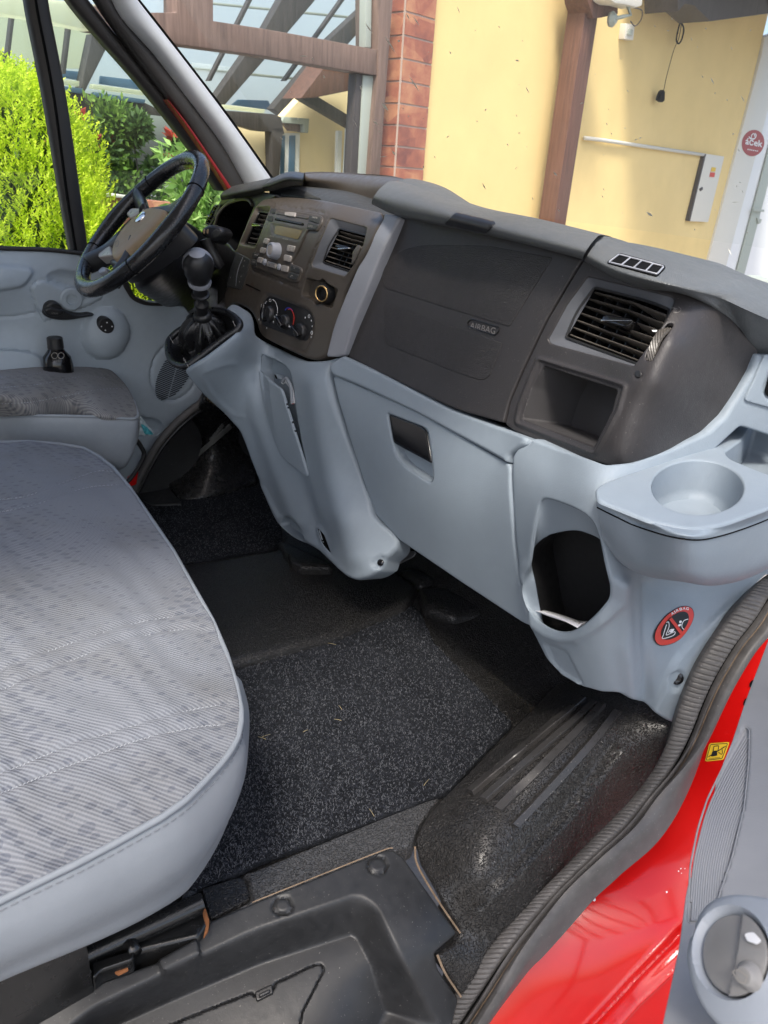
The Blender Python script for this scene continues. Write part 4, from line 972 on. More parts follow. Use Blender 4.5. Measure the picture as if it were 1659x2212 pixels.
patch('latch', rc(cG((1096, 1090), (1170, 1052), (1178, 1100), (1104, 1142)), 3), ST, M['black_smooth'], sp, step=4, r=2, rd=.003, thick=.02, off=-.066)
patch('latch', rc(cG((1112, 1106), (1162, 1080), (1166, 1100), (1116, 1128)), 2), ST, M['step'], sp, step=4, r=3, rd=.004, thick=.02, off=-.060)
g = G(); g.add(*ribbon_geo(cr([(545, 1951), (640, 1913), (740, 1873), (829, 1838), (848, 1834)], 8, False), ST, 2.4, .003)); g.obj('dirt_line', M['dirt'], van, False)
# black seat crossbar and brackets
sb = thing('seat_frame_tube', 'glossy black steel crossbar and bracket of the passenger bench lying behind the step panel', 'seat frame', P(300, 2050, z=.0))
S_ = zs(.03)
patch('tube_cover', rc(cG((520, 950), (700, 830), (855, 765, 10), (880, 775), (905, 840, 4), (860, 905), (620, 960), (300, 1100), (100, 1190), (-40, 1240), (-40, 1150)), 4), zs(.018), M['steel_black'], sb, step=5, r=10, rd=.015, thick=.03)
tube('crossbar', [P(x, y, z=.03) for x, y in ((60, 2120), (280, 2020), (436, 1950))], .016, M['steel_black'], sb, 14)
v, f = tube_geo([P(x, y, z=.03) for x, y in ((200, 2060), (250, 2035), (285, 2040), (292, 2060))], .010, 8); mesh('bracket', v, f, M['steel_black'], sb)
patch('bracket', rc(cG((390, 1010), (560, 960), (590, 900), (575, 1000), (440, 1045), (400, 1085)), 6), zs(.035), M['steel_black'], sb, step=4, r=4, rd=.006, thick=.02)
patch('rust_patch', rc(cG((885, 770), (905, 830), (900, 870), (878, 905), (890, 850), (875, 800)), 3), zs(.035), M['rust'], sb, step=3, r=1, rd=.001, thick=.004)
patch('rust_patch', rc(cG((490, 1050), (545, 1020), (555, 1040), (510, 1062)), 3), zs(.022), M['rust'], sb, step=3, r=1, rd=.001, thick=.004)

# ---- door seal: ribbed rubber channel and outer lip round the door opening
inner = [(1672, 1236), (1640, 1254), (1604, 1290), (1554, 1352), (1500, 1440), (1474, 1500), (1452, 1568), (1425, 1640), (1379, 1714), (1300, 1800), (1179, 1922), (1100, 2005), (1029, 2085), (960, 2180), (920, 2245)]
outer = [(1740, 1250), (1700, 1310), (1672, 1362), (1630, 1412), (1590, 1478), (1567, 1524), (1532, 1600), (1494, 1664), (1440, 1738), (1394, 1800), (1320, 1866), (1244, 1938), (1150, 2060), (1094, 2150), (1030, 2245)]
SI = Surf([(u, v, 'y', .545 - .0025 * i) for i, (u, v) in enumerate(inner)][::2] + [(u, v, 'y', .49 - .0025 * i) for i, (u, v) in enumerate(outer)][::2])
Li = resample(np.array(cr(inner, 8, False)), 2.2, False); Lo = resample(np.array(cr(outer, 8, False)), 2.2, False)
n_ = 900; Li = np.stack([np.interp(np.linspace(0, 1, n_), np.linspace(0, 1, len(Li)), Li[:, k]) for k in (0, 1)], 1); Lo = np.stack([np.interp(np.linspace(0, 1, n_), np.linspace(0, 1, len(Lo)), Lo[:, k]) for k in (0, 1)], 1)
def sealpart(name, prof, rib=0, mat='seal'):
    rows = []; L = np.linalg.norm(np.diff(SI.ev(Li)[0], axis=0), axis=1); s = np.r_[0, np.cumsum(L)]
    for t, h in prof:
        uv = Li * (1 - t) + Lo * t; hh = np.full(n_, h)
        if rib and h > .006: hh = hh - .0022 * np.exp(-(((s / .0092) % 1 - .5) / .11) ** 2) * rib
        rows.append(SI.ev(uv, hh)[0])
    V = np.vstack(rows); return mesh(name, V, grid_faces(len(prof), n_), M[mat], seal, True, None, 60)
seal = thing('door_seal', 'black ribbed rubber door seal curving along the passenger sill', 'door seal', P(1300, 1860, y=.5))
sealpart('ribbed_channel', [(0, -.03), (0, .006), (.03, .011), (.10, .0135), (.22, .015), (.36, .0145), (.44, .012), (.475, .007), (.48, -.004)], 1)
sealpart('groove', [(.46, .002), (.50, .0), (.53, .002), (.56, .004)], 0, 'void')
sealpart('middle_lip', [(.52, -.004), (.535, .008), (.57, .012), (.61, .010), (.635, .005), (.66, -.002)])
sealpart('dust_line', [(.655, .0032), (.67, .0042), (.685, .0032)], 0, 'dirt')
sealpart('outer_tube', [(.67, -.004), (.69, .006), (.75, .014), (.83, .017), (.91, .014), (.98, .004), (1.0, -.012), (1.0, -.04)])

# ---- red sill outside the seal
SR = Surf([(1700, 1310, 'y', .525), (1590, 1478, 'y', .52), (1494, 1664, 'y', .515), (1394, 1800, 'y', .51), (1244, 1938, 'y', .505), (1094, 2150, 'y', .50), (1030, 2245, 'y', .50), (1700, 1600, 'y', .40), (1600, 1800, 'y', .39), (1400, 2000, 'y', .405), (1300, 2150, 'y', .40), (1500, 2100, 'y', .33), (1400, 2250, 'y', .33)])
ol = rc([(1760, 1210), (1690, 1300), (1640, 1378), (1580, 1462), (1530, 1570), (1484, 1650), (1384, 1780), (1234, 1918), (1140, 2050), (1084, 2135), (1010, 2270), (1420, 2290), (1520, 2150), (1640, 1900), (1760, 1500)], 4)
l1 = T6((1000, 760), (870, 870), (500, 1240), (130, 1640), (60, 1720)); l2 = T6((1000, 1000), (810, 1180), (520, 1450), (330, 1659), (280, 1720)); l3 = T6((480, 165), (690, 70))
patch('sill', ol, SR, M['red'], van, step=5, r=3, rd=.002, thick=.02, bumps=[lambda V, p=np.array(l1): .012 * np.exp(-(pdist(V, p, False) / 7) ** 2), lambda V, p=np.array(l1) + [10, 12]: -.012 * np.exp(-(pdist(V, p, False) / 9) ** 2),
      lambda V, p=np.array(l2): .012 * np.exp(-(pdist(V, p, False) / 9) ** 2), groove(l3, 3, -.0015), groove([(1570, 1585), (1630, 1588)], 2, .003)], fine=[(rc([(1240, 2212), (1480, 1980), (1520, 2010), (1500, 2100), (1330, 2260), (1220, 2260)], 4), 3)])
g = G()
for (x, y) in ((1490, 1150), (1430, 1330)): flatdecal(g, ell(*T4((x + 10, y + 45))[0], 5, 9, .4, 14), SR, .002, 4)
g.obj('bolt_hole', M['void'], van, False)
g = G()
for (x, y, r_) in ((157, 587, 4), (782, 520, 3), (885, 340, 2), (905, 318, 2), (125, 578, 1.6), (940, 318, 1.4), (910, 358, 1.4)): flatdecal(g, ell(*T6((x, y))[0], r_ * .8, r_, .4, 10), SR, .0012, 4)
g.obj('paint_chips', M['white'], van, False)
# yellow no-petrol sticker
fs = thing('fuel_sticker', 'small square yellow sticker with a crossed-out fuel pump on the red sill', 'sticker', SR.at(1553, 1624)[0])
patch('label_sheet', rc(T5((1155, 350), (1330, 338), (1278, 492), (1116, 508)), 3), SR, M['yellow_print'], fs, step=5, r=0, hr=0, thick=.001, off=.002)
g = G(); g.add(*ribbon_geo(rc(T5((1168, 360), (1316, 350), (1268, 480), (1130, 496)), 3), SR, 1.3, .0032, True))
flatdecal(g, rc(T5((1185, 418), (1222, 412), (1228, 455), (1168, 466)), 1), SR, .0032); g.add(*ribbon_geo(rc(T5((1196, 375), (1240, 370), (1232, 415), (1190, 418)), 2), SR, 1.6, .0032, True))
g.add(*ribbon_geo(np.array(T5((1150, 466), (1300, 374))), SR, 1.7, .0036)); g.add(*ribbon_geo(cr(T5((1236, 425), (1262, 445), (1272, 425), (1268, 400), (1280, 380)), 6, False), SR, 1.4, .0034))
for i in range(10): g.add(*ribbon_geo(T5((1158 + 9.5 * i, 481 - .9 * i), (1164 + 9.5 * i, 480.5 - .9 * i)), SR, 1.3, .0032))
g.obj('pump_symbol', M['black_print'], fs, False)

# ---- passenger door, wide open, close to the camera
pd = thing('passenger_door', 'open grey passenger door panel at the lower right corner, close and slightly blurred', 'door', P(1600, 2000, d=.6))
SP = Surf([(1659, 1384, 'd', .95), (1608, 1518, 'd', .85), (1579, 1603, 'd', .78), (1532, 1718, 'd', .69), (1517, 1768, 'd', .65), (1479, 1933, 'd', .57), (1464, 2047, 'd', .52), (1424, 2212, 'd', .46), (1720, 1500, 'd', .80), (1720, 1800, 'd', .60), (1720, 2212, 'd', .44), (1600, 1900, 'd', .57)])
ol = rc([(1700, 1290), (1659, 1376), (1608, 1512), (1579, 1600), (1546, 1680), (1518, 1762), (1497, 1848), (1479, 1933), (1464, 2047), (1446, 2130), (1418, 2260), (1900, 2280), (1900, 1290)], 8)
lens = rc(T5((1425, 262, 6), (1462, 205, 12), (1495, 230, 8), (1490, 500), (1450, 900), (1350, 1320), (1240, 1640), (1180, 1900), (960, 1900), (985, 1400), (1050, 1080), (1130, 830), (1280, 520)), 10)
def ribs(V):
    Lx = np.array(T5((1440, 262), (1290, 520), (1140, 830), (1060, 1080), (990, 1400), (950, 1900)))
    d = pdist(V, Lx, False); s = sd(V, lens); return np.where(s > 0, .0016 * np.cos(d * 2 * np.pi / 5.2) * np.clip(s / 4, 0, 1), 0)
M['grey_panel'] = plastic('door_panel_grey', (.29, .295, .305), .55, 300, .2, .0006, .06, .35)
patch('door_trim', ol, SP, M['grey_panel'], pd, step=5, r=4, rd=.006, thick=.03, bumps=[plateau(lens, 5, -.004), ])
tube('insert_edge', [tuple(x) for x in SP.ev(resample(lens, 4), -.0010)[0]], .0008, M['grey_panel'], pd, 6, closed=True)
g = G(); Lx = np.array(cr(T5((1440, 262), (1290, 520), (1140, 830), (1060, 1080), (990, 1400), (950, 1900)), 10, False))
for k in range(1, 16):
    tn = np.gradient(Lx, axis=0); tn /= np.linalg.norm(tn, axis=1)[:, None]; L2 = Lx + np.c_[-tn[:, 1], tn[:, 0]] * np.sign(-tn[:, 1:2] * 0 - 1) * k * 5.0
    ok = sd(L2, lens) > 3.5; run = []
    for p_, o_ in zip(L2, ok):
        if o_: run.append(p_)
    if len(run) > 3: g.add(*tube_geo(SP.ev(np.array(run), -.0035)[0], .0011, 6))
g.obj('ribs', M['grey_panel'], pd)
# window switch pod
SQ = Surf([(1465, 2000, 'd', .47), (1600, 1890, 'd', .465), (1500, 2212, 'd', .42), (1659, 2050, 'd', .40), (1560, 2050, 'd', .42), (1659, 1880, 'd', .46), (1720, 2212, 'd', .38)])
M['pod'] = plastic('pod_grey', (.33, .36, .40), .5, 500, .12, .0004, .04, .4)
disc = ell(*T6((1342, 1042))[0], 80, 99, -.10, 60)
pod = cr(T6((960, 740), (1060, 580), (1200, 490), (1380, 458), (1600, 478), (1900, 560), (2100, 1000), (1950, 1560), (1600, 1800), (1300, 1800), (1080, 1620), (960, 1420), (890, 1200), (878, 1000)), 8)
pp = patch('switch_pod', pod, SQ, M['pod'], pd, step=5, r=26, rd=.022, thick=.05, holes=[disc], hr=5, off=0)
m_sw = plastic('switch_grey', (.25, .243, .235), .45, 400, .1, .0004, .05, .4)
divl = T6((1410, 690), (1380, 900), (1340, 1150), (1290, 1400))
dl = np.array(divl)
patch('window_switch', ell(*T6((1342, 1042))[0], 78.5, 97.5, -.10, 60), SQ, m_sw, pp, step=4, r=5, rd=.004, thick=.02, off=-.004, bumps=[groove(dl, 2.2, .003), lambda V: np.where(V[:, 0] > np.interp(V[:, 1], dl[:, 1], dl[:, 0]), .003, 0.0)])
jp, jn = SQ.at(*T6((1490, 1245))[0], -.001)
lathe('mirror_knob', jp, jn, [(0, .0075), (.001, .0068), (.0025, .0058), (.005, .0052), (.0062, .0042), (.0066, .001)], m_sw, pp, 28)
g = G(); flatdecal(g, rc(T6((1465, 898), (1490, 885), (1545, 880), (1615, 955), (1575, 985), (1490, 955)), 2), SQ, .0012, 5); g.obj('window_symbol', M['white'], pp, False)
g = G(); g.add(*ribbon_geo(rc(T6((1420, 1215), (1470, 1205), (1535, 1250), (1515, 1300), (1470, 1295)), 2), SQ, 2.0, .0068, True)); g.obj('mirror_symbol', M['dim_print'], pp, False)
# ================================================================ DASHBOARD
da = thing('dashboard', 'black and grey dashboard of the van, running from the driver side to the passenger door', 'dashboard', (1.0, 1.4, .25))
SB = Surf([(745, 768, 'x', .935), (868, 470, 'x', .985), (1100, 935, 'x', .90), (1265, 560, 'x', .955), (985, 700, 'x', .945), (1160, 700, 'x', .935), (900, 850, 'x', .92),
           (1330, 1005, 'y', .605), (1480, 960, 'y', .60), (1590, 880, 'y', .60), (1639, 765, 'y', .60), (1560, 780, 'y', .603), (1520, 870, 'y', .603), (1590, 705, 'y', .603),
           (1430, 640, 'x', .945), (1452, 740, 'x', .905), (1425, 830, 'x', .885), (1375, 920, 'x', .868), (1345, 985, 'x', .858), (1260, 880, 'x', .885), (1380, 700, 'x', .925), (1300, 800, 'x', .90), (1230, 960, 'x', .880)], 3e-5)
# airbag cover
ol = rc([(868, 462, 2), (838, 520), (800, 610), (763, 700), (747, 768, 4), (800, 795), (860, 824), (980, 883), (1086, 913, 3), (1098, 867), (1128, 797), (1178, 692), (1228, 607), (1257, 560, 3), (1080, 505)], 30)
ab = patch('airbag_cover', ol, SB, M['black'], da, step=6, r=3, rd=.003, thick=.02, bumps=[groove(R4((-40, 1640), (60, 1500), (20, 1300), (60, 1020)), 2.2, .0)])
up = rc(R4((330, 640, 40), (900, 650, 10), (1460, 752, 4), (1085, 1348, 4), (560, 1190), (0, 1010, 10), (-20, 860, 30), (120, 700, 30)), 30)
lo = rc(cD((0, 225, 6), (250, 312), (512, 398, 4), (490, 460), (455, 545, 16), (420, 560, 16), (300, 520), (0, 398, 10)), 30)
patch('grained_field', up, SB, M['airbag_grain'], ab, step=6, r=1.2, rd=.0006, thick=.002, off=.0011)
patch('grained_field', lo, SB, M['airbag_grain'], ab, step=6, r=1.2, rd=.0006, thick=.002, off=.0011)
badge = rc(R4((760, 1280, 28), (990, 1350, 30), (1000, 1380, 30), (965, 1425, 30), (730, 1345, 30), (722, 1310, 25)), 7, 6)
g = G(); g.add(*tube_geo(SB.ev(resample(badge, 3), .0012)[0], .0011, 6, True)); g.obj('badge_ring', M['black_smooth'], ab)
M['emboss'] = simple('embossed_letters', (.17, .16, .155), .35)
text('badge_lettering', 'AIRBAG', SB, R4((742, 1362))[0], R4((962, 1412))[0], 13.5, M['emboss'], ab, off=.0016, bold=.005, up=(.22, -1))
# right end panel with vent, bin and thumb wheel
hv = rc(R5((738, 440, 5), (1475, 612, 6), (1492, 645, 4), (1440, 775, 8), (1185, 1140), (1135, 1210, 5), (420, 1018, 5), (395, 985, 5), (560, 680)), 5)
hb_ = rc(cD((690, 497, 5), (1008, 600, 5), (985, 690), (905, 848, 6), (597, 727, 6), (640, 590)), 5)
lip = rc(cD((668, 465, 7), (1046, 582, 7), (1015, 690), (915, 876, 8), (572, 742, 8), (590, 660)), 6)
ht = rc(R5((1440, 835), (1485, 842), (1475, 870), (1380, 1000), (1295, 1170), (1235, 1155), (1250, 1090), (1330, 950)), 2)
ol = rc([(1091, 916, 3), (1102, 868), (1132, 798), (1182, 693), (1232, 608), (1262, 560, 3), (1400, 600), (1456, 628), (1534, 648), (1589, 697), (1641, 762, 4), (1626, 810), (1599, 852), (1569, 902), (1529, 937), (1454, 972), (1369, 1000), (1329, 1007), (1309, 1004), (1209, 972), (1109, 930, 6)], 12)
ep = patch('end_panel', ol, SB, M['black'], da, step=5, r=3, rd=.003, thick=.02, holes=[hv, hb_, ht], hr=2.5,
      bumps=[lambda V: .004 * np.exp(-(pdist(V, lip) / 4.5) ** 2), groove(ell(*cD((1098, 531))[0], 8, 9), 1.2, .0025, True), groove(resample(lip, 6) * 1.0, .1, 0)], fine=[(rc([(1095, 912), (1148, 762), (1366, 824), (1352, 880), (1290, 1000), (1095, 925)], 4), 2.6)])
patch('blank_plug', ell(*cD((1098, 531))[0], 7.4, 8.4), SB, M['black_smooth'], ep, step=4, r=2, rd=.001, thick=.003, off=.0006)
bowl('storage_bin', hb_, SB, .095, plastic('bin_plastic', (.055, .053, .055), .5, 400, .3, .0005), ep, scale=.93)
VC = [np.array(R5(p)[0]) for p in ((765, 522), (1450, 685), (1165, 1185), (515, 955))]
mesh('vent_recess', *annulus_geo(hv, rc([tuple(x) for x in VC], 6), SB, -.002, -.012), M['bevel'], ep, True, None, 60)
bowl('wheel_slot', ht, SB, .02, M['void'], ep)
def vent(name, S, TL, TR, BR, BL, n, mat_slat, par, off0=-.010, dep=.03, knob=None, vanes=6, curve=0.0, hole=None):
    """air vent: frame, dark box, horizontal slats, vertical vanes, centre tab"""
    TL, TR, BR, BL = map(np.array, (TL, TR, BR, BL))
    fr = rc([tuple(TL), tuple(TR), tuple((TR + BR) / 2 + (TR - TL) / np.linalg.norm(TR - TL) * curve) + (30,), tuple(BR), tuple(BL), tuple((TL + BL) / 2 - (TR - TL) / np.linalg.norm(TR - TL) * curve) + (30,)], 4)
    v = mesh(name, *bowl_geo(fr, S, .07, scale=1.0, top_off=off0), M['void'], par, True, None, 35)
    g = G(); g.add(*tube_geo(S.ev(resample(fr, 4), off0)[0], .0022, 6, True)); g.obj('vent_frame', M['black_smooth'], v)
    for k in range(vanes):
        t = (k + .7) / (vanes + .4); a = TL * (1 - t) + TR * t; b_ = BL * (1 - t) + BR * t; e = (TR - TL) / np.linalg.norm(TR - TL) * .7
        q0 = S.ev([a - e, b_ - e], off0 - .016)[0]; q1 = S.ev([a - e, b_ - e], off0 - .034)[0]; q2 = S.ev([a + e, b_ + e], off0 - .016)[0]; q3 = S.ev([a + e, b_ + e], off0 - .034)[0]
        mesh('vane', [q0[0], q0[1], q2[1], q2[0], q1[0], q1[1], q3[1], q3[0]], [(0, 1, 2, 3), (0, 4, 5, 1), (3, 2, 6, 7)], M['black_smooth'], v, False)
    for k in range(n):
        t = (k + .55) / n; cu = curve * (1 - (2 * t - 1) ** 2); ex = (TR - TL) / np.linalg.norm(TR - TL)
        a = TL * (1 - t) + BL * t - ex * cu; b_ = TR * (1 - t) + BR * t + ex * cu
        d = (BL - TL) / np.linalg.norm(BL - TL); th = np.linalg.norm(BL - TL) / n * .12
        rows = []
        for o, s_ in ((-.004, -1), (-.002, 0), (-.004, 1), (-.026, 1.6), (-.026, .4)):
            rows.append([tuple(x) for x in S.ev(np.array([a * (1 - w) + b_ * w + d * th * s_ + d * (0 if o > -.01 else th * 1.5) for w in (0, .07, .5, .93, 1)]), off0 + o - (.0 if 1 else 0))[0]])
        rows = [[r_[i] if i not in (0, 4) else tuple(np.array(r_[i]) - (S.ev([a], 0)[1][0]) * .004) for i in range(5)] for r_ in rows]
        A = np.array([rows[j][i] for j in range(5) for i in range(5)])
        mesh('slat', A, grid_faces(5, 5, False, True), mat_slat, v, False)
    if knob is not None:
        patch('tab', rc(knob, 3), S, M['black_gloss'], v, step=4, r=3, rd=.004, thick=.018, off=off0 + .012)
        k_ = np.array([x[:2] for x in knob]); m_ = len(k_) // 2
        patch('tab_trim', rc([tuple(k_[-1] * .8 + k_[0] * .2), tuple(k_[m_] * .8 + k_[m_ - 1] * .2), tuple(k_[m_] * .95 + k_[m_ - 1] * .05 + [0, 1]), tuple(k_[-1] + [0, 1])], 1), S, M['chrome'], v, step=3, r=1, rd=.001, thick=.006, off=off0 + .0145)
    return v
M['slat'] = plastic('vent_slat', (.085, .076, .066), .38, 300, .15, .0004, .1, .5, dust=.4)
vr = vent('air_vent', SB, *[np.array(R5(p)[0]) for p in ((765, 522), (1450, 685), (1165, 1185), (515, 955))], 7, M['slat'], ep, knob=R5((872, 780), (905, 765), (1125, 800), (1145, 830), (1090, 868), (1060, 880), (860, 825)), curve=8)
# thumb wheel with diamond knurl
wp_ = [SB.at(*R5(p)[0], -.004) for p in ((1455, 850), (1385, 945), (1320, 1060), (1262, 1165))]
a3, b3 = wp_[0][0], wp_[-1][0]; mid = (a3 + b3) / 2; nn = wp_[1][1]; chord = b3 - a3; ch = np.linalg.norm(chord); ax = np.cross(chord, nn); ax /= np.linalg.norm(ax)
rad_ = ch * .62; cc_ = mid - nn * (rad_ * .80 - .006); V = []; nseg = 60
for j, w in enumerate((-.0062, -.0058, -.004, -.002, 0, .002, .004, .0058, .0062)):
    for i in range(nseg):
        a = 2 * math.pi * i / nseg; rr = rad_ - (.0012 if (i + j) % 2 else 0) - (.004 if j in (0, 8) else 0); u0 = chord / ch
        V.append(cc_ + ax * w + rr * (math.cos(a) * u0 + math.sin(a) * nn))
mesh('thumb_wheel', V, grid_faces(9, nseg, True), M['slat'], ep, False)
g = G(); flatdecal(g, rc(R5((1325, 935), (1368, 940), (1360, 955), (1330, 950)), 1), SB, .0095, 3); g.obj('wheel_mark', M['white'], ep, False)
g = G()
for k in range(3): g.add(*ribbon_geo(cr(R5((1462 + 14 * k, 712 + 4 * k), (1492 + 10 * k, 712 + 3 * k), (1478 + 12 * k, 738 + 3 * k), (1500 + 8 * k, 752)), 5, False), SB, .9, .0006))
g.add(*ribbon_geo(cr(R5((1522, 700), (1545, 722), (1530, 745), (1500, 755), (1480, 748)), 5, False), SB, 1.0, .0006)); g.obj('airflow_mark', M['emboss'], ep, False)

g = G(); box(g, (1.07, .66, .33), (1.32, 2.18, .895)); g.obj('dark_filler', M['void'], da, False)  # added black block, closes gaps and keeps light out of the dash
# ---- soft top pads
def Pp(l): return [tuple(P(a, b, **{c: d})) for a, b, c, d in l]
padA = [Pp([(803, 441, 'x', .975), (862, 467, 'x', .955), (1000, 497, 'x', .945), (1120, 524, 'x', .935), (1259, 560, 'x', .928)]),
        Pp([(803, 436, 'x', .965), (864, 460, 'x', .938), (1000, 489, 'x', .928), (1120, 517, 'x', .920), (1261, 552, 'x', .914)]),
        Pp([(808, 424, 'x', .955), (875, 436, 'x', .935), (1005, 471, 'x', .925), (1125, 500, 'x', .920), (1270, 536, 'x', .915)]),
        Pp([(825, 403, 'x', .975), (885, 413, 'x', .975), (1012, 454, 'x', .965), (1138, 482, 'x', .96), (1284, 518, 'x', .955)]),
        Pp([(850, 391, 'x', 1.01), (905, 402, 'x', 1.03), (1022, 444, 'x', 1.03), (1150, 471, 'x', 1.03), (1300, 508, 'x', 1.03)])]
last = [np.array(p) for p in padA[-1]]; padA.append([tuple(p + [.07, .02, -.012]) for p in last]); padA.append([tuple(p + [.2, .04, -.075]) for p in last]); padA.append([tuple(p + [.42, .06, -.13]) for p in last])
gA = loft_geo(padA, 60, 6); tp_ = mesh('top_pad', *gA, M['pad'], da, True, None, 70); SPA = RaySurf([tuple(v) for v in gA[0]], gA[1])
patch('cover_flap', rc(R4((515, 458, 2), (628, 367, 3), (972, 450, 5), (895, 538, 4)), 3), SPA, M['black_smooth'], tp_, step=5, r=1.5, rd=.002, thick=.006, off=.003)
mnd = [Pp([(862, 408, 'x', 1.0), (900, 412, 'x', 1.0), (960, 430, 'x', 1.0), (1022, 446, 'x', 1.02)]), Pp([(850, 395, 'x', 1.04), (885, 386, 'x', 1.06), (955, 403, 'x', 1.08), (1022, 443, 'x', 1.08)]), Pp([(860, 398, 'x', 1.2), (890, 392, 'x', 1.25), (955, 412, 'x', 1.25), (1022, 452, 'x', 1.25)])]
loft('pad_mound', mnd, M['pad'], tp_, 30, 6)
padB = [Pp([(1264, 566, 'x', .962), (1335, 605, 'x', .955), (1409, 628, 'x', .955), (1500, 644, 'x', .985), (1590, 702, 'y', .605), (1641, 764, 'y', .604), (1760, 850, 'y', .60)]),
        Pp([(1263, 562, 'x', .935), (1334, 595, 'x', .915), (1409, 614, 'x', .91), (1494, 635, 'x', .945), (1564, 657, 'y', .60), (1622, 684, 'y', .575), (1780, 760, 'y', .55)]),
        Pp([(1270, 550, 'x', .925), (1338, 580, 'x', .905), (1412, 602, 'x', .90), (1497, 622, 'x', .94), (1567, 645, 'y', .595), (1625, 672, 'y', .57), (1780, 740, 'y', .545)]),
        Pp([(1283, 532, 'x', .955), (1345, 545, 'x', .955), (1418, 572, 'x', .955), (1500, 600, 'x', .99), (1565, 622, 'x', 1.04), (1640, 655, 'x', 1.11), (1790, 715, 'x', 1.3)]),
        Pp([(1304, 519, 'x', .995), (1350, 526, 'x', 1.04), (1419, 558, 'x', 1.04), (1499, 586, 'x', 1.07), (1560, 606, 'x', 1.11), (1659, 647, 'x', 1.22), (1800, 700, 'x', 1.4)])]
last = [np.array(p) for p in padB[-1]]; padB.append([tuple(p + [.12, .02, -.01]) for p in last]); padB.append([tuple(p + [.36, .05, -.04]) for p in last])
gB = loft_geo(padB, 70, 6); tb_ = mesh('top_pad', *gB, M['pad'], da, True, None, 70); SPB = RaySurf([tuple(v) for v in gB[0]], gB[1])
vo = rc(R5((905, 318, 5), (1000, 248, 6), (1020, 240, 4), (1400, 345, 6), (1415, 362, 3), (1400, 385), (1345, 438, 5), (1325, 442, 4), (920, 330, 4)), 3)
patch('demister_cavity', vo, SPB, M['void'], tb_, step=4, r=0, hr=0, thick=.002, off=.0012)
g = G(); g.add(*tube_geo(SPB.ev(resample(rc(R5((925, 325), (1010, 260), (1392, 365), (1335, 432)), 2), 3), .0025)[0], .0013, 6, True)); g.obj('demister_frame', M['silver'], tb_)
for t in (.26, .51, .76): tube('demister_bar', [SPB.at(*R5((925 + 410 * t, 325 + 107 * t))[0], .0025)[0], SPB.at(*R5((1010 + 382 * t, 260 + 105 * t))[0], .0025)[0]], .0012, M['silver'], tb_, 6)

loft('top_pad', [Pp([(1232, 590, 'x', 1.0), (1300, 600, 'x', 1.0), (1420, 640, 'x', 1.02), (1560, 670, 'x', 1.1)]), Pp([(1236, 545, 'x', 1.0), (1300, 545, 'x', 1.01), (1420, 580, 'x', 1.04), (1560, 625, 'x', 1.12)]), Pp([(1240, 525, 'x', 1.0), (1306, 517, 'x', 1.04), (1422, 556, 'x', 1.10), (1560, 604, 'x', 1.16)]), Pp([(1250, 505, 'x', 1.04), (1320, 512, 'x', 1.1), (1425, 549, 'x', 1.16), (1560, 600, 'x', 1.22)]), Pp([(1250, 510, 'x', 1.4), (1320, 520, 'x', 1.45), (1425, 552, 'x', 1.45), (1560, 604, 'x', 1.45)])], M['pad'], da, 30, 5)
fixn(mesh('dark_filler', *prism_geo([P(*p, x=1.0) for p in ((470, 600), (590, 640), (600, 760), (520, 735), (470, 690))], (.02, 0, 0)), M['void'], da, False))  # added black sheet behind the gap beside the stack
# ---- centre stack
SS = Surf([(829, 476, 'x', .972), (707, 768, 'x', .915), (747, 639, 'x', .945), (550, 445, 'x', .985), (500, 560, 'x', .945), (484, 655, 'x', .915), (560, 722, 'x', .885), (630, 540, 'x', .935), (700, 620, 'x', .93), (760, 500, 'x', .96), (650, 640, 'x', .915), (600, 450, 'x', .968), (700, 455, 'x', .968),
           (740, 430, 'x', 1.0), (610, 421, 'x', 1.01), (690, 428, 'x', 1.0), (570, 428, 'x', 1.0), (820, 458, 'x', 1.0)], 1e-5)
ol = rc(R1((270, 1180, 20), (265, 1100), (300, 960), (340, 780), (400, 600), (480, 420), (545, 290), (620, 232), (770, 210), (1100, 238), (1400, 300), (1640, 352, 6), (1655, 400, 6), (1585, 545), (1480, 740), (1400, 900), (1325, 1085), (1240, 1310), (1165, 1592, 14), (1080, 1640, 40), (990, 1625, 30), (780, 1530), (580, 1425, 14), (548, 1300, 12), (500, 1205, 30), (370, 1135, 20), (290, 1205, 10)), 25)
hl = rc(R1((548, 312, 5), (676, 306, 5), (610, 480), (540, 662, 5), (412, 634, 5), (470, 480)), 5)
hr_ = rc(R1((1195, 408, 5), (1508, 490, 6), (1475, 640), (1400, 800), (1320, 912, 6), (1028, 822, 6), (1100, 620)), 5)
ha = rc(R1((985, 925, 5), (1095, 955, 4), (1130, 930), (1165, 975, 5), (1258, 1028, 4), (1205, 1190, 5), (1110, 1150), (1070, 1165), (1040, 1120), (942, 1082, 6)), 4)
hh = rc(R1((650, 1058, 20), (1000, 1195, 40), (1050, 1270, 20), (1048, 1400), (985, 1560, 30), (930, 1565, 20), (590, 1425, 10), (570, 1330), (600, 1130, 20)), 15)
rad = rc(R1((708, 290, 2), (1185, 372, 2), (920, 1022, 2), (498, 856, 2)), 2)
stk = patch('centre_stack', ol, SS, M['stack'], da, step=4, r=6, rd=.008, hrd=.003, thick=.03, holes=[hl, hr_, ha], hr=2.5,
     bumps=[groove(rad, 1.3, .0025, True), plateau(hh, 5, -.005), groove(R1((545, 290), (700, 275)), 1, .0015), groove(ell(*R1((1328, 945))[0], 5, 6), .8, .001, True)], fine=[(rad, 2.6)])
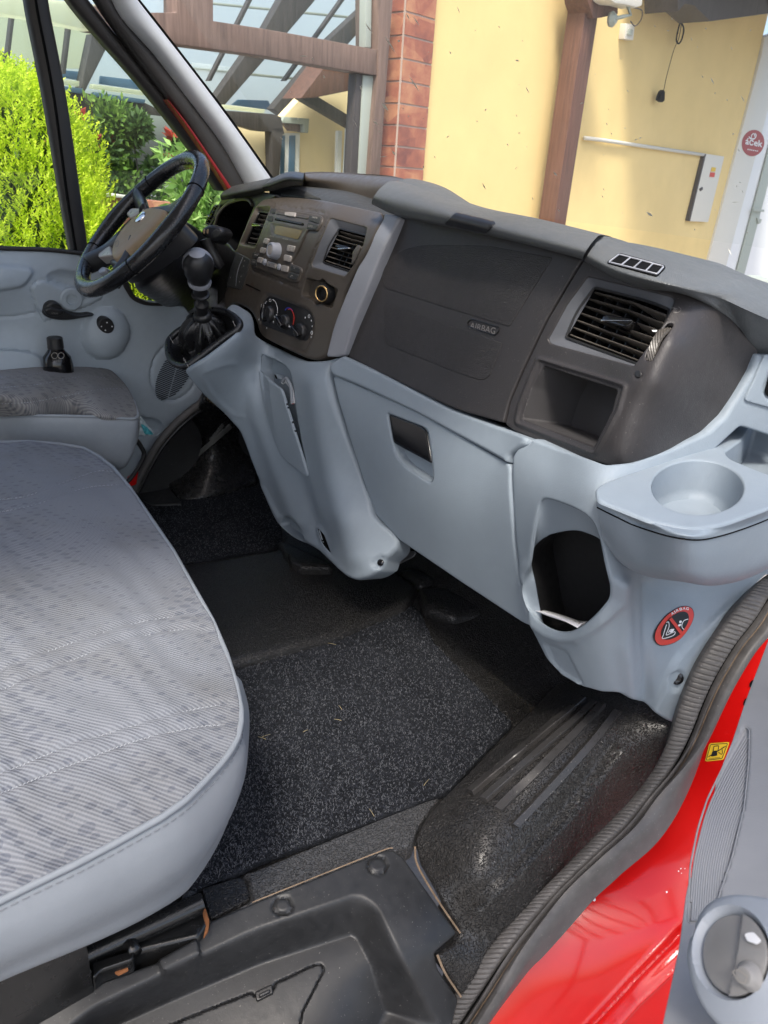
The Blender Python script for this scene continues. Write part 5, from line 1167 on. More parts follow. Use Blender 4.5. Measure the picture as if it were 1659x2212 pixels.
for h_, c_, m_ in ((hl, ((552, 330), (665, 345), (535, 650), (425, 628)), 'stack'), (hr_, ((1245, 475), (1480, 535), (1345, 880), (1095, 785)), 'bevel')): mesh('vent_recess', *annulus_geo(h_, rc([R1(p)[0] for p in c_], 3), SS, -.002, -.014), M[m_], stk, True, None, 60)
bowl('lighter_recess', ha, SS, .018, M['stack'], stk, scale=.92)
vent('air_vent', SS, *[np.array(R1(p)[0]) for p in ((552, 330), (665, 345), (535, 650), (425, 628))], 7, M['slat'], stk, off0=-.012, knob=R1((500, 455), (530, 445), (575, 455), (600, 475), (560, 490), (515, 480)), vanes=3)
vent('air_vent', SS, *[np.array(R1(p)[0]) for p in ((1245, 475), (1480, 535), (1345, 880), (1095, 785))], 8, M['slat'], stk, off0=-.012, knob=R1((1215, 648), (1260, 632), (1330, 648), (1370, 670), (1310, 690), (1260, 680)), vanes=5, curve=5)
patch('thumb_wheel', rc(R1((1440, 640), (1465, 660), (1400, 800), (1380, 820), (1395, 700)), 2), SS, M['slat'], stk, step=3, r=2, rd=.002, thick=.02, off=.003)
# radio
rd_ = patch('radio', rc(R1((715, 322, 4), (1105, 388, 4), (1140, 405, 5), (1130, 460), (1092, 527, 4), (1003, 520, 4), (930, 690), (868, 805, 3), (955, 840, 4), (962, 870), (925, 968, 5), (880, 965), (516, 826, 4), (540, 735, 4), (600, 600), (660, 440)), 4), SS, M['stack'], stk, step=3, r=2, rd=.0025, thick=.006, off=.004,
   bumps=[plateau(rc(R1((695, 462, 4), (750, 470), (998, 520, 4), (930, 610, 4), (705, 555, 4)), 4), 2, -.0015), groove(R1((655, 440), (735, 440)), .8, .0015), groove(R1((680, 372), (725, 382)), .9, .002), groove(R1((1022, 445), (1115, 465)), .9, .002), groove(R1((855, 872), (945, 895)), .9, .002), groove(R1((740, 345), (660, 470), (640, 560)), .7, .001)])
g = G(); flatdecal(g, rc(R1((738, 476), (966, 520), (926, 598), (716, 546)), 1.5), SS, .0035); g.obj('display', simple('radio_display', (.145, .105, .035), .25), rd_, False)
patch('disc_slot', rc(R1((738, 414), (982, 463), (976, 484), (725, 434)), 1.5), SS, M['void'], rd_, step=3, r=0, hr=0, thick=.001, off=.0047)
patch('slot_flap', rc(R1((745, 418), (965, 462), (955, 475), (735, 428)), 1), SS, M['black_smooth'], rd_, step=3, r=1, rd=.001, thick=.001, off=.0060)
patch('top_bar', rc(R1((752, 355), (1030, 402), (1018, 430), (742, 385)), 2), SS, M['brow'] if 0 else M['stack'], rd_, step=3, r=2, rd=.001, thick=.002, off=.0062)
btn = [((820, 373), (918, 380), (908, 415), (817, 402)), ((650, 585), (686, 592), (673, 642), (632, 632)), ((617, 665), (658, 673), (643, 722), (604, 710)), ((594, 748), (634, 757), (621, 806), (582, 795)), ((672, 785), (748, 806), (737, 850), (666, 830)), ((796, 818), (853, 832), (842, 884), (788, 870)), ((820, 728), (880, 740), (867, 795), (810, 782)), ((850, 643), (910, 655), (895, 708), (838, 697))]
for b_ in btn: patch('button', rc(R1(*b_), 1.6), SS, M['button'], rd_, step=3, r=1.5, rd=.0015, thick=.004, off=.0085)
for b_ in ((645, 793), (768, 836)): patch('button', ell(*R1(b_)[0], 3.6, 7.5, .1, 16), SS, M['silver'], rd_, step=3, r=2.5, rd=.003, thick=.004, off=.0095)
for b_ in (((1030, 395), (1128, 412), (1108, 465), (1018, 440)), ((1015, 455), (1108, 475), (1085, 518), (1004, 508)), ((695, 335), (742, 342), (730, 380), (682, 372)), ((672, 395), (722, 402), (708, 445), (662, 438)), ((868, 822), (950, 850), (942, 895), (858, 868)), ((855, 880), (935, 905), (912, 955), (838, 925)), ((540, 705), (592, 722), (578, 765), (530, 750)), ((528, 762), (576, 780), (568, 830), (518, 815))):
    patch('flat_button', rc(R1(*b_), 1.6), SS, M['brow'], rd_, step=3, r=1, rd=.0008, thick=.002, off=.0055)
lab = G()
for s_, a, b_, h in (('AM/FM', (1052, 420), (1098, 428), 3.6), ('CLOCK', (1020, 492), (1060, 500), 4), ('TA', (892, 850), (908, 856), 4.5), ('MENU', (686, 812), (716, 822), 3), ('AM/FM', (552, 733), (584, 742), 3.4), ('CD', (536, 795), (560, 803), 3.6), ('AUX CD', (688, 572), (724, 580), 3), ('VOL ON/OFF', (800, 595), (846, 606), 2.8), ('1', (657, 612), (661, 613), 3), ('2', (630, 693), (635, 694), 3)):
    v, f = text_geo(s_, SS, R1(a)[0], R1(b_)[0], h, .0075 if s_ in ('MENU',) else .0092 if s_ in '12' else .0062, .01, (.18, -1)); lab.add(v, f)
lab.add(*ribbon_geo(cr(R1((870, 925), (876, 912), (884, 908), (888, 916)), 4, False), SS, 1.3, .0062)); flatdecal(lab, rc(R1((858, 395), (864, 385), (870, 397)), .3), SS, .0092, 2)
lab.obj('printed_lettering', M['dim_print'], rd_, False)
kp, kn = SS.at(*R1((752, 700))[0], .004); ks = np.linalg.norm(P(0, 0, d=1) * 0) ; D_ = (kp - CAM) @ RM[:, 2]
kr = 17.5 * D_ / FL
lathe('volume_knob', kp, kn, [(0, kr * 1.02), (.004, kr * 1.0), (.020, kr * .93), (.023, kr * .86), (.0235, kr * .72), (.0215, kr * .62), (.0215, kr * .01)], M['silver'], rd_, 40)
lathe('knob_face', kp + kn * .0218, kn, [(0, kr * .6), (.001, kr * .56), (.0015, kr * .01)], M['button'], rd_, 30)
# hazard and small switches
g = G(); flatdecal(g, rc(R1((495, 1005), (523, 958), (540, 1000), (512, 1052)), .5), SS, .0008, 3); g.obj('hazard_mark', simple('hazard_brown', (.075, .055, .04), .5), stk, False)
patch('card_slot', rc(R1((462, 978), (478, 978), (596, 1036), (592, 1046), (470, 990)), 1), SS, M['void'], stk, step=3, r=0, hr=0, thick=.001, off=.0012)
swp = patch('switch_bank', rc(R1((385, 700, 3), (505, 765, 3), (480, 880), (430, 1032, 3), (300, 1002, 3), (330, 860)), 4), SS, M['brow'], stk, step=3, r=2, rd=.002, thick=.004, off=.002, bumps=[groove(R1((335, 855), (395, 875)), .8, .001), groove(R1((400, 880), (460, 905)), .8, .001), groove(R1((455, 750), (430, 840), (400, 930), (390, 1020)), .8, .0015)])
g = G(); g.add(*ribbon_geo(cr(R1((452, 745), (420, 820), (398, 900), (388, 1000)), 6, False), SS, 1.5, .0032)); g.obj('chrome_seam', M['silver'], swp, False)
g = G()
for p in ((340, 925), (462, 780), (455, 825), (432, 915), (418, 962)): flatdecal(g, ell(*R1(p)[0], .9, 2.4, .2, 8), SS, .0028, 2)
g.obj('switch_marks', M['dim_print'], swp, False)
# lighter socket with brass ring
lp, ln = SS.at(*R1((1128, 1062))[0], -.010); D_ = (lp - CAM) @ RM[:, 2]; lr = 18.5 * D_ / FL
ln2 = ln + np.array([0, -.15, 0]); ln2 /= np.linalg.norm(ln2)
lathe('lighter_socket', lp, ln2, [(-.005, lr * 1.25), (.006, lr * 1.15), (.012, lr * 1.0), (.015, lr * .95), (.015, lr * .74), (0, lr * .72), (0, lr * .01)], M['black_smooth'], stk, 36)
a_ = np.linspace(0, 2 * math.pi, 40, endpoint=False); u_, w_, _ = frame_of(ln2)
tube('lighter_ring', [tuple(lp + ln2 * .0155 + lr * .86 * (math.cos(x) * u_ + math.sin(x) * w_)) for x in a_], lr * .11, M['gold'], stk, 8, closed=True)
# heater controls
hi_ = patch('heater_panel', rc(R1((655, 1072, 16), (1000, 1205, 35), (1045, 1280, 14), (1040, 1330, 10), (1015, 1390, 10), (985, 1480, 20), (590, 1330, 8), (600, 1140, 16)), 8), SS, M['black_gloss'] if 0 else M['black_smooth'], stk, step=4, r=2, rd=.001, thick=.002, off=-.0035)
for (x, y, r_) in ((662, 1240, 17), (800, 1310, 15.5), (935, 1390, 17)):
    kp, kn = SS.at(*R1((x, y))[0], -.003); D_ = (kp - CAM) @ RM[:, 2]; kr = r_ * D_ / FL
    kb = lathe('heater_knob', kp, kn, [(0, kr * 1.08), (.006, kr * 1.02), (.010, kr * .92), (.0115, kr * .8), (.012, kr * .01)], M['black_smooth'], stk, 36)
    u = np.array([.25, .1, 1.0]); u -= kn * u.dot(kn); u /= np.linalg.norm(u); w = np.cross(kn, u)
    ang = {662: .15, 800: .9, 935: 1.0}[x]; d1 = u * math.cos(ang) + w * math.sin(ang); d2 = np.cross(kn, d1)
    rows = []
    for t, ww in ((-1.0, .12), (-.8, .3), (0, .33), (.8, .26), (1.12, .1)):
        c_ = kp + d1 * t * kr; h_ = .022 + .003 * (1 - abs(t)); rows.append([tuple(c_ + d2 * kr * ww + kn * .009), tuple(c_ + d2 * kr * ww * .8 + kn * h_), tuple(c_ + kn * (h_ + .002)), tuple(c_ - d2 * kr * ww * .8 + kn * h_), tuple(c_ - d2 * kr * ww + kn * .009)])
    loft('grip_bar', rows, M['black_gloss'], kb, 14, 4)
    mk = kp + d1 * kr * .85 + kn * .0262; mesh('pointer_mark', [mk - d1 * .003 + d2 * .0012, mk + d1 * .003 + d2 * .0012, mk + d1 * .003 - d2 * .0012, mk - d1 * .003 - d2 * .0012], [(0, 1, 2, 3)], M['white'], kb, False)
g = G(); g.add(*ribbon_geo(cr(R1((690, 1110), (715, 1130), (732, 1180), (735, 1230)), 6, False), SS, 1.2, -.0015)); g.add(*ribbon_geo(cr(R1((640, 1125), (612, 1180), (602, 1240)), 6, False), SS, 1.0, -.0015))
for p in ((575, 1285), (1035, 1343), (1028, 1295), (700, 1305), (975, 1270), (642, 1358), (728, 1248)): flatdecal(g, ell(*R1(p)[0], 1.0, 2.6, .1, 8), SS, -.0012, 2)
g.add(*ribbon_geo(ell(*R1((1008, 1257))[0], 1.8, 3.6, .1, 14), SS, .8, -.0012, True)); g.add(*ribbon_geo(ell(*R1((672, 1118))[0], 2.2, 2.8, .1, 12), SS, .8, -.0012, True)); g.add(*ribbon_geo(ell(*R1((1032, 1400))[0], 1.6, 4, .1, 10), SS, 1.2, -.0012, True))
g.add(*text_geo('4', SS, R1((1016, 1440))[0], R1((1028, 1446))[0], 4, -.0012)); g.add(*text_geo('2', SS, R1((888, 1356))[0], R1((898, 1358))[0], 5, .020))
g.obj('printed_marks', M['white'], hi_, False)
g = G(); g.add(*ribbon_geo(cr(R1((800, 1205), (818, 1185), (845, 1188), (865, 1210)), 6, False), SS, 1.6, -.0015)); g.obj('blue_arc', simple('blue_print', (.03, .06, .45), .5), hi_, False)
g = G(); g.add(*ribbon_geo(cr(R1((825, 1198), (848, 1195), (868, 1225), (878, 1270), (870, 1330)), 6, False), SS, 1.6, -.0013)); g.obj('red_arc', M['red_print'], hi_, False)
# silver trim between stack and airbag
SSV = Surf([(829, 476, 'x', .970), (785, 553, 'x', .955), (747, 639, 'x', .938), (707, 768, 'x', .912), (868, 470, 'x', .975), (800, 610, 'x', .945), (762, 700, 'x', .93), (745, 768, 'x', .925), (830, 520, 'x', .958)])
patch('silver_trim', rc([(832, 462, 5), (868, 470, 2), (838, 522), (801, 611), (764, 700), (746, 768, 3), (725, 772), (706, 770, 2), (724, 700), (748, 640), (785, 554), (812, 505), (830, 474)], 20), SSV, M['silver'], da, step=5, r=5, rd=.005, thick=.02, off=.004)

# ---- top tray and hoods
loft('top_tray', [Pp([(582, 450, 'x', .99), (640, 455, 'x', 1.0), (740, 470, 'x', 1.0), (820, 490, 'x', .99), (900, 500, 'x', .99)]), Pp([(582, 418, 'x', 1.03), (640, 425, 'x', 1.04), (740, 435, 'x', 1.04), (820, 462, 'x', 1.03), (900, 480, 'x', 1.02)]), Pp([(582, 400, 'x', 1.10), (640, 405, 'x', 1.12), (740, 415, 'x', 1.12), (820, 435, 'x', 1.12), (900, 450, 'x', 1.1)]),
      Pp([(600, 392, 'x', 1.25), (660, 394, 'x', 1.28), (740, 400, 'x', 1.28), (830, 412, 'x', 1.25), (900, 425, 'x', 1.2)])], M['brow'], da, 24, 5)
loft('tray_rear_wall', [Pp([(655, 402, 'x', 1.16), (700, 415, 'x', 1.16), (760, 430, 'x', 1.14), (830, 446, 'x', 1.12)]), Pp([(655, 386, 'x', 1.15), (700, 388, 'x', 1.15), (760, 393, 'x', 1.15), (840, 402, 'x', 1.12)]), Pp([(657, 376, 'x', 1.17), (700, 374, 'x', 1.18), (760, 377, 'x', 1.18), (835, 382, 'x', 1.16), (868, 388, 'x', 1.14)]),
      Pp([(660, 372, 'x', 1.19), (700, 371, 'x', 1.2), (760, 374, 'x', 1.2), (835, 379, 'x', 1.18), (872, 386, 'x', 1.16)]), Pp([(662, 375, 'x', 1.32), (700, 375, 'x', 1.35), (760, 378, 'x', 1.35), (835, 384, 'x', 1.35), (880, 392, 'x', 1.3)])], M['stack'], da, 30, 5)
patch('tray_front_lip', rc(R1((745, 208), (800, 150), (880, 135), (960, 150), (1060, 200), (1130, 240), (1000, 228)), 8), Surf([(600, 421, 'x', 1.015), (640, 403, 'x', 1.05), (690, 425, 'x', 1.02), (660, 405, 'x', 1.05)]), M['brow'], da, step=4, r=5, rd=.006, thick=.03)
loft('instrument_hood', [Pp([(568, 414, 'x', 1.0), (590, 412, 'x', 1.0), (625, 402, 'x', 1.0), (655, 400, 'x', 1.0)]), Pp([(566, 404, 'x', .985), (588, 396, 'x', .985), (620, 384, 'x', .985), (655, 386, 'x', .99)]), Pp([(578, 393, 'x', 1.0), (598, 382, 'x', 1.01), (625, 373, 'x', 1.02), (657, 376, 'x', 1.03)]), Pp([(586, 388, 'x', 1.05), (604, 378, 'x', 1.06), (628, 371, 'x', 1.08), (658, 373, 'x', 1.1)]), Pp([(590, 392, 'x', 1.3), (610, 384, 'x', 1.3), (630, 378, 'x', 1.3), (660, 378, 'x', 1.3)])], M['black_smooth'], da, 24, 5)
loft('driver_brow', [Pp([(478, 433, 'x', 1.02), (500, 430, 'x', 1.0), (545, 422, 'x', 1.0), (580, 412, 'x', 1.01)]), Pp([(476, 424, 'x', .99), (500, 418, 'x', .975), (545, 409, 'x', .98), (582, 403, 'x', 1.0)]), Pp([(482, 414, 'x', 1.0), (505, 404, 'x', 1.0), (548, 396, 'x', 1.01), (588, 388, 'x', 1.02)]), Pp([(490, 408, 'x', 1.06), (512, 400, 'x', 1.06), (550, 392, 'x', 1.08), (592, 383, 'x', 1.1)]), Pp([(495, 412, 'x', 1.28), (515, 405, 'x', 1.3), (550, 398, 'x', 1.3), (600, 388, 'x', 1.3)])], M['brow'], da, 24, 5)
# driver side lower cowl: one dark shell with the cluster cavity
SC = Surf([(470, 430, 'x', 1.03), (452, 480, 'x', 1.02), (440, 530, 'x', 1.02), (425, 600, 'x', 1.05), (420, 690, 'x', 1.02), (360, 640, 'x', 1.06), (345, 640, 'x', 1.05), (400, 700, 'x', .98), (500, 640, 'x', .99), (560, 440, 'x', 1.0), (500, 560, 'x', .97), (490, 690, 'x', .93), (540, 500, 'x', .99), (330, 620, 'x', 1.06)], 1e-4)
cav = rc(R1((250, 300, 20), (330, 262), (430, 245, 20), (500, 255, 14), (530, 300, 10), (480, 420), (430, 560), (370, 700), (330, 640), (230, 560), (200, 470), (215, 360)), 14)
ol = rc([(477, 427, 6), (462, 455), (448, 490), (440, 525), (438, 560), (420, 600), (345, 622), (326, 632), (345, 650), (366, 672), (385, 690), (402, 700), (420, 720), (480, 720), (505, 690), (520, 620), (545, 500), (560, 450), (600, 420), (560, 412)], 6)
dc = patch('driver_cowl', ol, SC, M['black_smooth'], da, step=5, r=4, rd=.006, thick=.03, holes=[cav], hr=3)
bowl('instrument_cavity', cav, SC, .12, M['void'], dc, scale=.9)
g = G(); g.add(*tube_geo(SC.ev(np.array(cr(R1((205, 470), (240, 370), (320, 285), (430, 250), (500, 258), (528, 298)), 6, False)), .003)[0], .005, 8)); g.obj('cluster_rim', M['stack'], dc)
vent('air_vent', SC, *[np.array(R1(p)[0]) for p in ((205, 300), (262, 300), (165, 480), (125, 460))], 6, M['slat'], dc, off0=.004, knob=R1((150, 392), (185, 388), (195, 402), (165, 412)), vanes=2)
# ignition lock
ip, inn = SC.at(*R3((1015, 1300))[0], .012); D_ = (ip - CAM) @ RM[:, 2]; ir = 40 * D_ / FL
idir = np.array([-.62, -.62, .35]); idir /= np.linalg.norm(idir)
lathe('ignition_bezel', ip, idir, [(-.05, ir), (0, ir), (.006, ir * .96), (.007, ir * .68), (-.006, ir * .60), (-.006, ir * .5), (.002, ir * .48), (.002, ir * .01)], M['grey_door'] if 0 else plastic('bezel_grey', (.10, .105, .12), .5, 300, .1), dc, 40)
lathe('key_cylinder', ip + idir * .002, idir, [(0, ir * .40), (.003, ir * .38), (.004, ir * .01)], simple('bright_key_ring', (.7, .7, .74), .3, .3), dc, 30)

# ---- grey lower console and gear pod
SG = Surf([(398, 800, 'x', .655), (450, 880, 'x', .735), (412, 790, 'x', .66), (520, 710, 'x', .79), (600, 1090, 'x', .875), (640, 1150, 'x', .875), (700, 1195, 'x', .865), (770, 1252, 'x', .858), (815, 1235, 'x', .88), (860, 1165, 'x', .93),
           (800, 1050, 'x', .92), (722, 800, 'x', .912), (745, 768, 'x', .925), (560, 722, 'x', .88), (640, 800, 'x', .885), (530, 690, 'x', .855), (500, 655, 'x', .90), (555, 790, 'x', .855), (500, 900, 'x', .79), (560, 950, 'x', .845), (740, 1120, 'x', .865), (690, 960, 'x', .885)], 2e-4)
pk = rc(R8((965, 498, 4), (1010, 515), (1165, 598, 14), (1208, 660, 12), (1238, 820), (1250, 960), (1300, 1250), (1366, 1545, 4), (1300, 1480), (1145, 1372, 10), (1080, 1200), (1000, 900), (955, 640)), 8)
sl1 = rc(T7((735, 985, 10), (845, 1075, 14), (905, 1215, 4), (860, 1205, 20), (760, 1140, 14), (685, 1070, 6), (690, 1030)), 5)
sl2 = rc(T7((1004, 1092, 2), (1060, 1150, 6), (1120, 1310, 2), (1065, 1250, 6), (1040, 1210)), 3)
ol = rc([(398, 797, 5), (412, 791, 3), (440, 772), (480, 738), (518, 706, 5), (520, 692, 8), (505, 676, 8), (486, 668, 4), (492, 658, 4), (500, 652, 8), (512, 653, 10), (545, 672, 14), (553, 695, 8), (556, 722, 6), (575, 734), (625, 762), (662, 777), (700, 777, 12), (726, 770), (748, 766, 3), (736, 774), (716, 785, 6), (712, 800, 6), (722, 860), (746, 935), (775, 1010), (797, 1070), (806, 1112), (822, 1130), (848, 1150), (862, 1166, 6), (858, 1185, 8), (832, 1208, 4), (818, 1232, 10), (795, 1248, 12), (768, 1256, 14), (745, 1246, 10), (728, 1232), (700, 1205), (684, 1190, 4), (664, 1178, 8), (632, 1164, 12), (604, 1142, 14), (590, 1118), (575, 1085), (556, 1040), (540, 1000), (527, 962), (516, 934, 8), (502, 918), (480, 894), (448, 866), (428, 846), (408, 822), (396, 806, 4)], 8)
rdg = [groove(R8((455, 660), (560, 620), (680, 580), (740, 585)), 4, -.003), groove(R8((440, 690), (520, 830), (640, 960), (720, 1030), (800, 1040)), 4, -.003),
       lambda V, p=np.array([(540, 820), (556, 905), (585, 980), (612, 1060), (640, 1130)]): .008 * np.exp(-(pdist(V, p, False) / 17) ** 2),
       lambda V, p=np.array([(688, 830), (700, 930), (722, 1030), (750, 1130), (770, 1200)]): .014 * np.exp(-(pdist(V, p, False) / 30) ** 2),
       lambda V, p=np.array([(640, 1010), (665, 1090), (690, 1160)]): -.008 * np.exp(-(pdist(V, p, False) / 16) ** 2),
       plateau(rc(T7((480, 680), (560, 760), (640, 930), (700, 1000), (860, 1070), (905, 1230), (800, 1230), (640, 1080), (540, 900)), 8), 3, .004),
       plateau(ell(*T7((1545, 1392))[0], 17, 13, -.5), 5, -.008)]
con = patch('lower_console', ol, SG, M['grey'], da, step=4.5, r=9, rd=.014, thick=.06, hrd=.003, hflat=9, holes=[pk, sl1, sl2], hr=2.5, bumps=rdg)
bowl('pocket_inside', pk, SG, .035, M['grey'], con, scale=.97); bowl('foot_pocket', sl1, SG, .03, M['grey'], con); bowl('foot_slot', sl2, SG, .03, M['void'], con)
lidp = rc(R8((943, 650, 3), (960, 654, 3), (1186, 808, 6), (1200, 860, 6), (1368, 1545, 3), (1355, 1562, 3), (1145, 1382, 10), (1085, 1220), (1000, 950)), 6)
SL = Surf([(*R8(p)[0], 'x', x) for p, x in (((943, 650), .832), ((1190, 810), .836), ((1366, 1550), .884), ((1145, 1380), .872), ((1000, 950), .848))])
lp_ = patch('pocket_flap', lidp, SG, M['grey'], con, step=4, r=2.5, rd=.003, thick=.004, off=.004, bumps=[lambda V: .016 * np.clip((1030 - V[:, 1]) / 190, 0, 1) * np.clip((V[:, 0] - 560 - (V[:, 1] - 800) * .1) / 30, .35, 1)] + [groove(R8((985 + 0, 740 + k * 22), (1150, 848 + k * 22)), 1.2, .0018) for k in range(-1, 3)])
patch('catch', rc(R8((1020, 645), (1072, 655), (1082, 712), (1035, 690)), 2), SG, M['grey'], con, step=3, r=1.5, rd=.002, thick=.012, off=-.02)
patch('catch_slot', rc(R8((1024, 655), (1038, 660), (1048, 700), (1032, 690)), 1), SG, M['void'], con, step=3, r=0, hr=0, thick=.001, off=-.0185)
lathe('screw', SG.at(*T7((1542, 1388))[0], -.007)[0], SG.at(*T7((1542, 1388))[0])[1], [(0, .008), (.003, .0075), (.0045, .005), (.0045, .001)], M['black_gloss'], con, 16)
# rolled white papers / cable in the pocket
cb_ = thing('white_cable', 'looped white cable tucked in the narrow console pocket', 'cable', SG.at(630, 850, -.01)[0])
for i, (o, m_) in enumerate(((0, 'paper'), (3.4, 'paper'), (6.5, 'vinyl'))):
    pth = cr(R8((1140 + o * 3, 748 - o), (1165 + o * 4, 735 - o * 3), (1200 + o * 4, 770), (1222 + o * 2.2, 830), (1236 + o * 1, 925)), 6, False)
    tube('strand', [tuple(x) for x in SG.ev(pth, -.001 + .004 * i)[0]], .0048, M[m_], cb_, 8)
patch('red_tip', ell(*R8((1222, 925))[0], 2, 2.5), SG, M['red_print'], cb_, step=2, r=1, rd=.001, thick=.004, off=.0)

# ---- glove box
SV = Surf([(720, 806, 'x', .905), (1143, 962, 'x', .862), (1103, 1005, 'x', .866), (862, 1168, 'x', .932), (1143, 1350, 'x', .925), (745, 772, 'x', .925), (1100, 936, 'x', .895), (925, 1080, 'x', .895)], 1e-4)
hn = rc(cD((14, 702, 6), (170, 762, 8), (188, 780), (206, 905), (212, 975, 6), (205, 1003, 8), (178, 990, 12), (90, 930, 10), (55, 890, 10), (30, 790)), 5)
gb = patch('glove_box_door', rc([(718, 814, 4), (726, 812, 4), (900, 888), (1096, 1000, 4), (1101, 1010, 4), (1101, 1060), (1110, 1170), (1122, 1260), (1146, 1354, 6), (1128, 1346), (1000, 1262), (862, 1168, 6), (845, 1150), (806, 1110, 8), (788, 1050), (752, 940), (728, 860)], 12), SV, M['grey'], da, step=5, r=4, rd=.005, thick=.02, holes=[hn], hr=4, bumps=[groove([(760, 845), (1090, 1025), (1090, 1150), (1110, 1280)], 3, .0)])
bowl('handle_recess', hn, SV, .022, M['grey'], gb, scale=.92)
patch('handle', rc(cD((20, 705, 4), (150, 752, 8), (182, 775, 8), (195, 850), (205, 918, 3), (100, 862, 3), (40, 828, 4)), 4), SV, M['black_gloss'], gb, step=4, r=2, rd=.002, thick=.012, off=.0)
patch('glove_box_shelf', rc([(716, 786, 6), (746, 769, 3), (800, 795), (860, 825), (980, 884), (1060, 915), (1136, 943, 6), (1143, 948, 5), (1138, 962, 6), (1106, 983, 10), (1098, 1000, 3), (1088, 993), (900, 890), (770, 830), (722, 812, 4), (714, 800, 4)], 14), SV, M['grey'], da, step=4, r=7, rd=.008, thick=.03, off=.007, bumps=[])

# ---- grey right-hand section: face, bin, cup holder tray
SR_ = Surf([(1104, 1000, 'x', .862), (1106, 1100, 'x', .868), (1118, 1234, 'x', .885), (1149, 1369, 'x', .893), (1209, 1459, 'x', .903), (1254, 1485, 'x', .91), (1339, 1499, 'x', .945), (1394, 1524, 'y', .578), (1454, 1559, 'y', .548), (1476, 1500, 'y', .546), (1504, 1434, 'y', .546), (1554, 1345, 'y', .546), (1645, 1245, 'y', .546),
            (1404, 1260, 'y', .60), (1540, 1270, 'y', .580), (1200, 1000, 'x', .852), (1290, 1060, 'x', .80), (1300, 1150, 'x', .81), (1345, 1260, 'x', .855), (1360, 1400, 'x', .915), (1140, 955, 'x', .866), (1209, 978, 'x', .858), (1329, 1010, 'x', .838), (1454, 976, 'y', .585), (1529, 941, 'y', .59), (1599, 856, 'y', .59), (1645, 768, 'y', .59)], 3e-4)
opn = cr(T3((610, 104), (760, 150), (900, 215), (985, 285), (1040, 380), (1090, 520), (1135, 690), (1165, 820), (1176, 900), (1165, 980), (1120, 1040), (1020, 1130), (900, 1215), (800, 1262), (700, 1262), (600, 1225), (500, 1150), (430, 1060), (390, 950), (385, 870), (405, 780), (440, 690), (462, 560), (485, 400), (515, 240), (548, 130)), 4)
ol = rc([(1104, 985, 8), (1116, 968, 6), (1140, 958, 6), (1150, 946, 3), (1209, 969), (1309, 1000), (1369, 996), (1454, 968), (1529, 934), (1567, 899), (1597, 850), (1624, 804), (1636, 764, 2), (1700, 772, 2), (1700, 900), (1700, 1250), (1652, 1240, 4), (1628, 1262), (1600, 1290), (1560, 1335), (1510, 1420), (1478, 1490), (1456, 1560, 5), (1440, 1554), (1420, 1542), (1400, 1528, 4), (1390, 1522), (1342, 1500, 8), (1300, 1499), (1254, 1486, 10), (1212, 1461), (1180, 1426), (1150, 1372), (1126, 1290, 10), (1118, 1235), (1110, 1170), (1104, 1084), (1102, 1020)], 8)
lid2 = rc(cF((690, 608, 10), (780, 640, 12), (800, 670), (862, 790, 3), (790, 760, 16), (730, 700)), 6)
rim = np.array(T3((440, 690), (385, 800), (362, 880), (368, 980), (410, 1080), (490, 1180), (600, 1260), (720, 1300), (850, 1295), (980, 1220), (1120, 1110), (1210, 990), (1215, 850)))
bmps = [lambda V: .006 * np.exp(-(pdist(V, rim, False) / 12) ** 2), plateau(lid2, 4, -.0035), groove(T3((470, 1280), (620, 1500), (700, 1600), (880, 1700)), 3, -.002),
        lambda V, p=np.array([(1345, 1260), (1352, 1400), (1362, 1500)]): .008 * np.exp(-(pdist(V, p, False) / 16) ** 2), lambda V, p=np.array([(1398, 1262), (1398, 1400), (1400, 1520)]): -.007 * np.exp(-(pdist(V, p, False) / 10) ** 2),
        lambda V, p=np.array(T4((1420, 130), (1100, 560), (780, 900), (600, 1200), (490, 1400))): .0 * V[:, 0], plateau(rc([(1720, 1200), (1660, 1225), (1560, 1315), (1500, 1370), (1450, 1430), (1425, 1500), (1400, 1540), (1470, 1590), (1600, 1330)], 20), 8, .008), plateau(ell(*T4((720, 1140))[0], 16, 22, .3), 6, -.006),
        groove(rc(T3((390, 300), (410, 400), (400, 600), (360, 760)), 3)[:, :2], .1, 0)]
gs = patch('grey_side_section', ol, SR_, M['grey'], da, step=4.5, r=8, rd=.010, hrd=.003, hflat=14, thick=.03, holes=[opn, rc([(1330, 1062), (1440, 1018), (1540, 975), (1600, 920), (1720, 960), (1720, 1040), (1600, 1085), (1480, 1100), (1400, 1090)], 8)], hr=5, bumps=bmps)
# bin behind the opening: grey liner wall, black inside
ci = cr(T3((640, 410), (750, 385), (860, 378), (960, 405), (1065, 455), (1090, 520), (1135, 690), (1165, 820), (1176, 900), (1165, 980), (1120, 1040), (1020, 1130), (900, 1215), (800, 1262), (700, 1262), (600, 1225), (560, 1110), (530, 960), (505, 820), (480, 700), (468, 620), (480, 560), (510, 505), (560, 455), (600, 430), (620, 418)), 4)
def ring_to(top, S, off_a, inner_px, extra, n=6, scale=1.0):
    a = resample(top, 5); a2 = S.ev(a, off_a)[0]; bpx = resample(inner_px, 5)
    # pair the loops by angle about the centre
    k = 120; A = np.array([a[int(i * len(a) / k)] for i in range(k)]); Bq = np.array([bpx[int(i * len(bpx) / k)] for i in range(k)])
    rows = []
    for j in range(n + 1):
        t = j / n; uv = A * (1 - t) + Bq * t; p = S.ev(uv, off_a)[0]; dist = np.linalg.norm(p - CAM, axis=1); d_ = (p - CAM) / dist[:, None]
        rows.append(p + d_ * extra * sstep(np.array([t]))[0])
    return np.vstack(rows), grid_faces(n + 1, k, True)
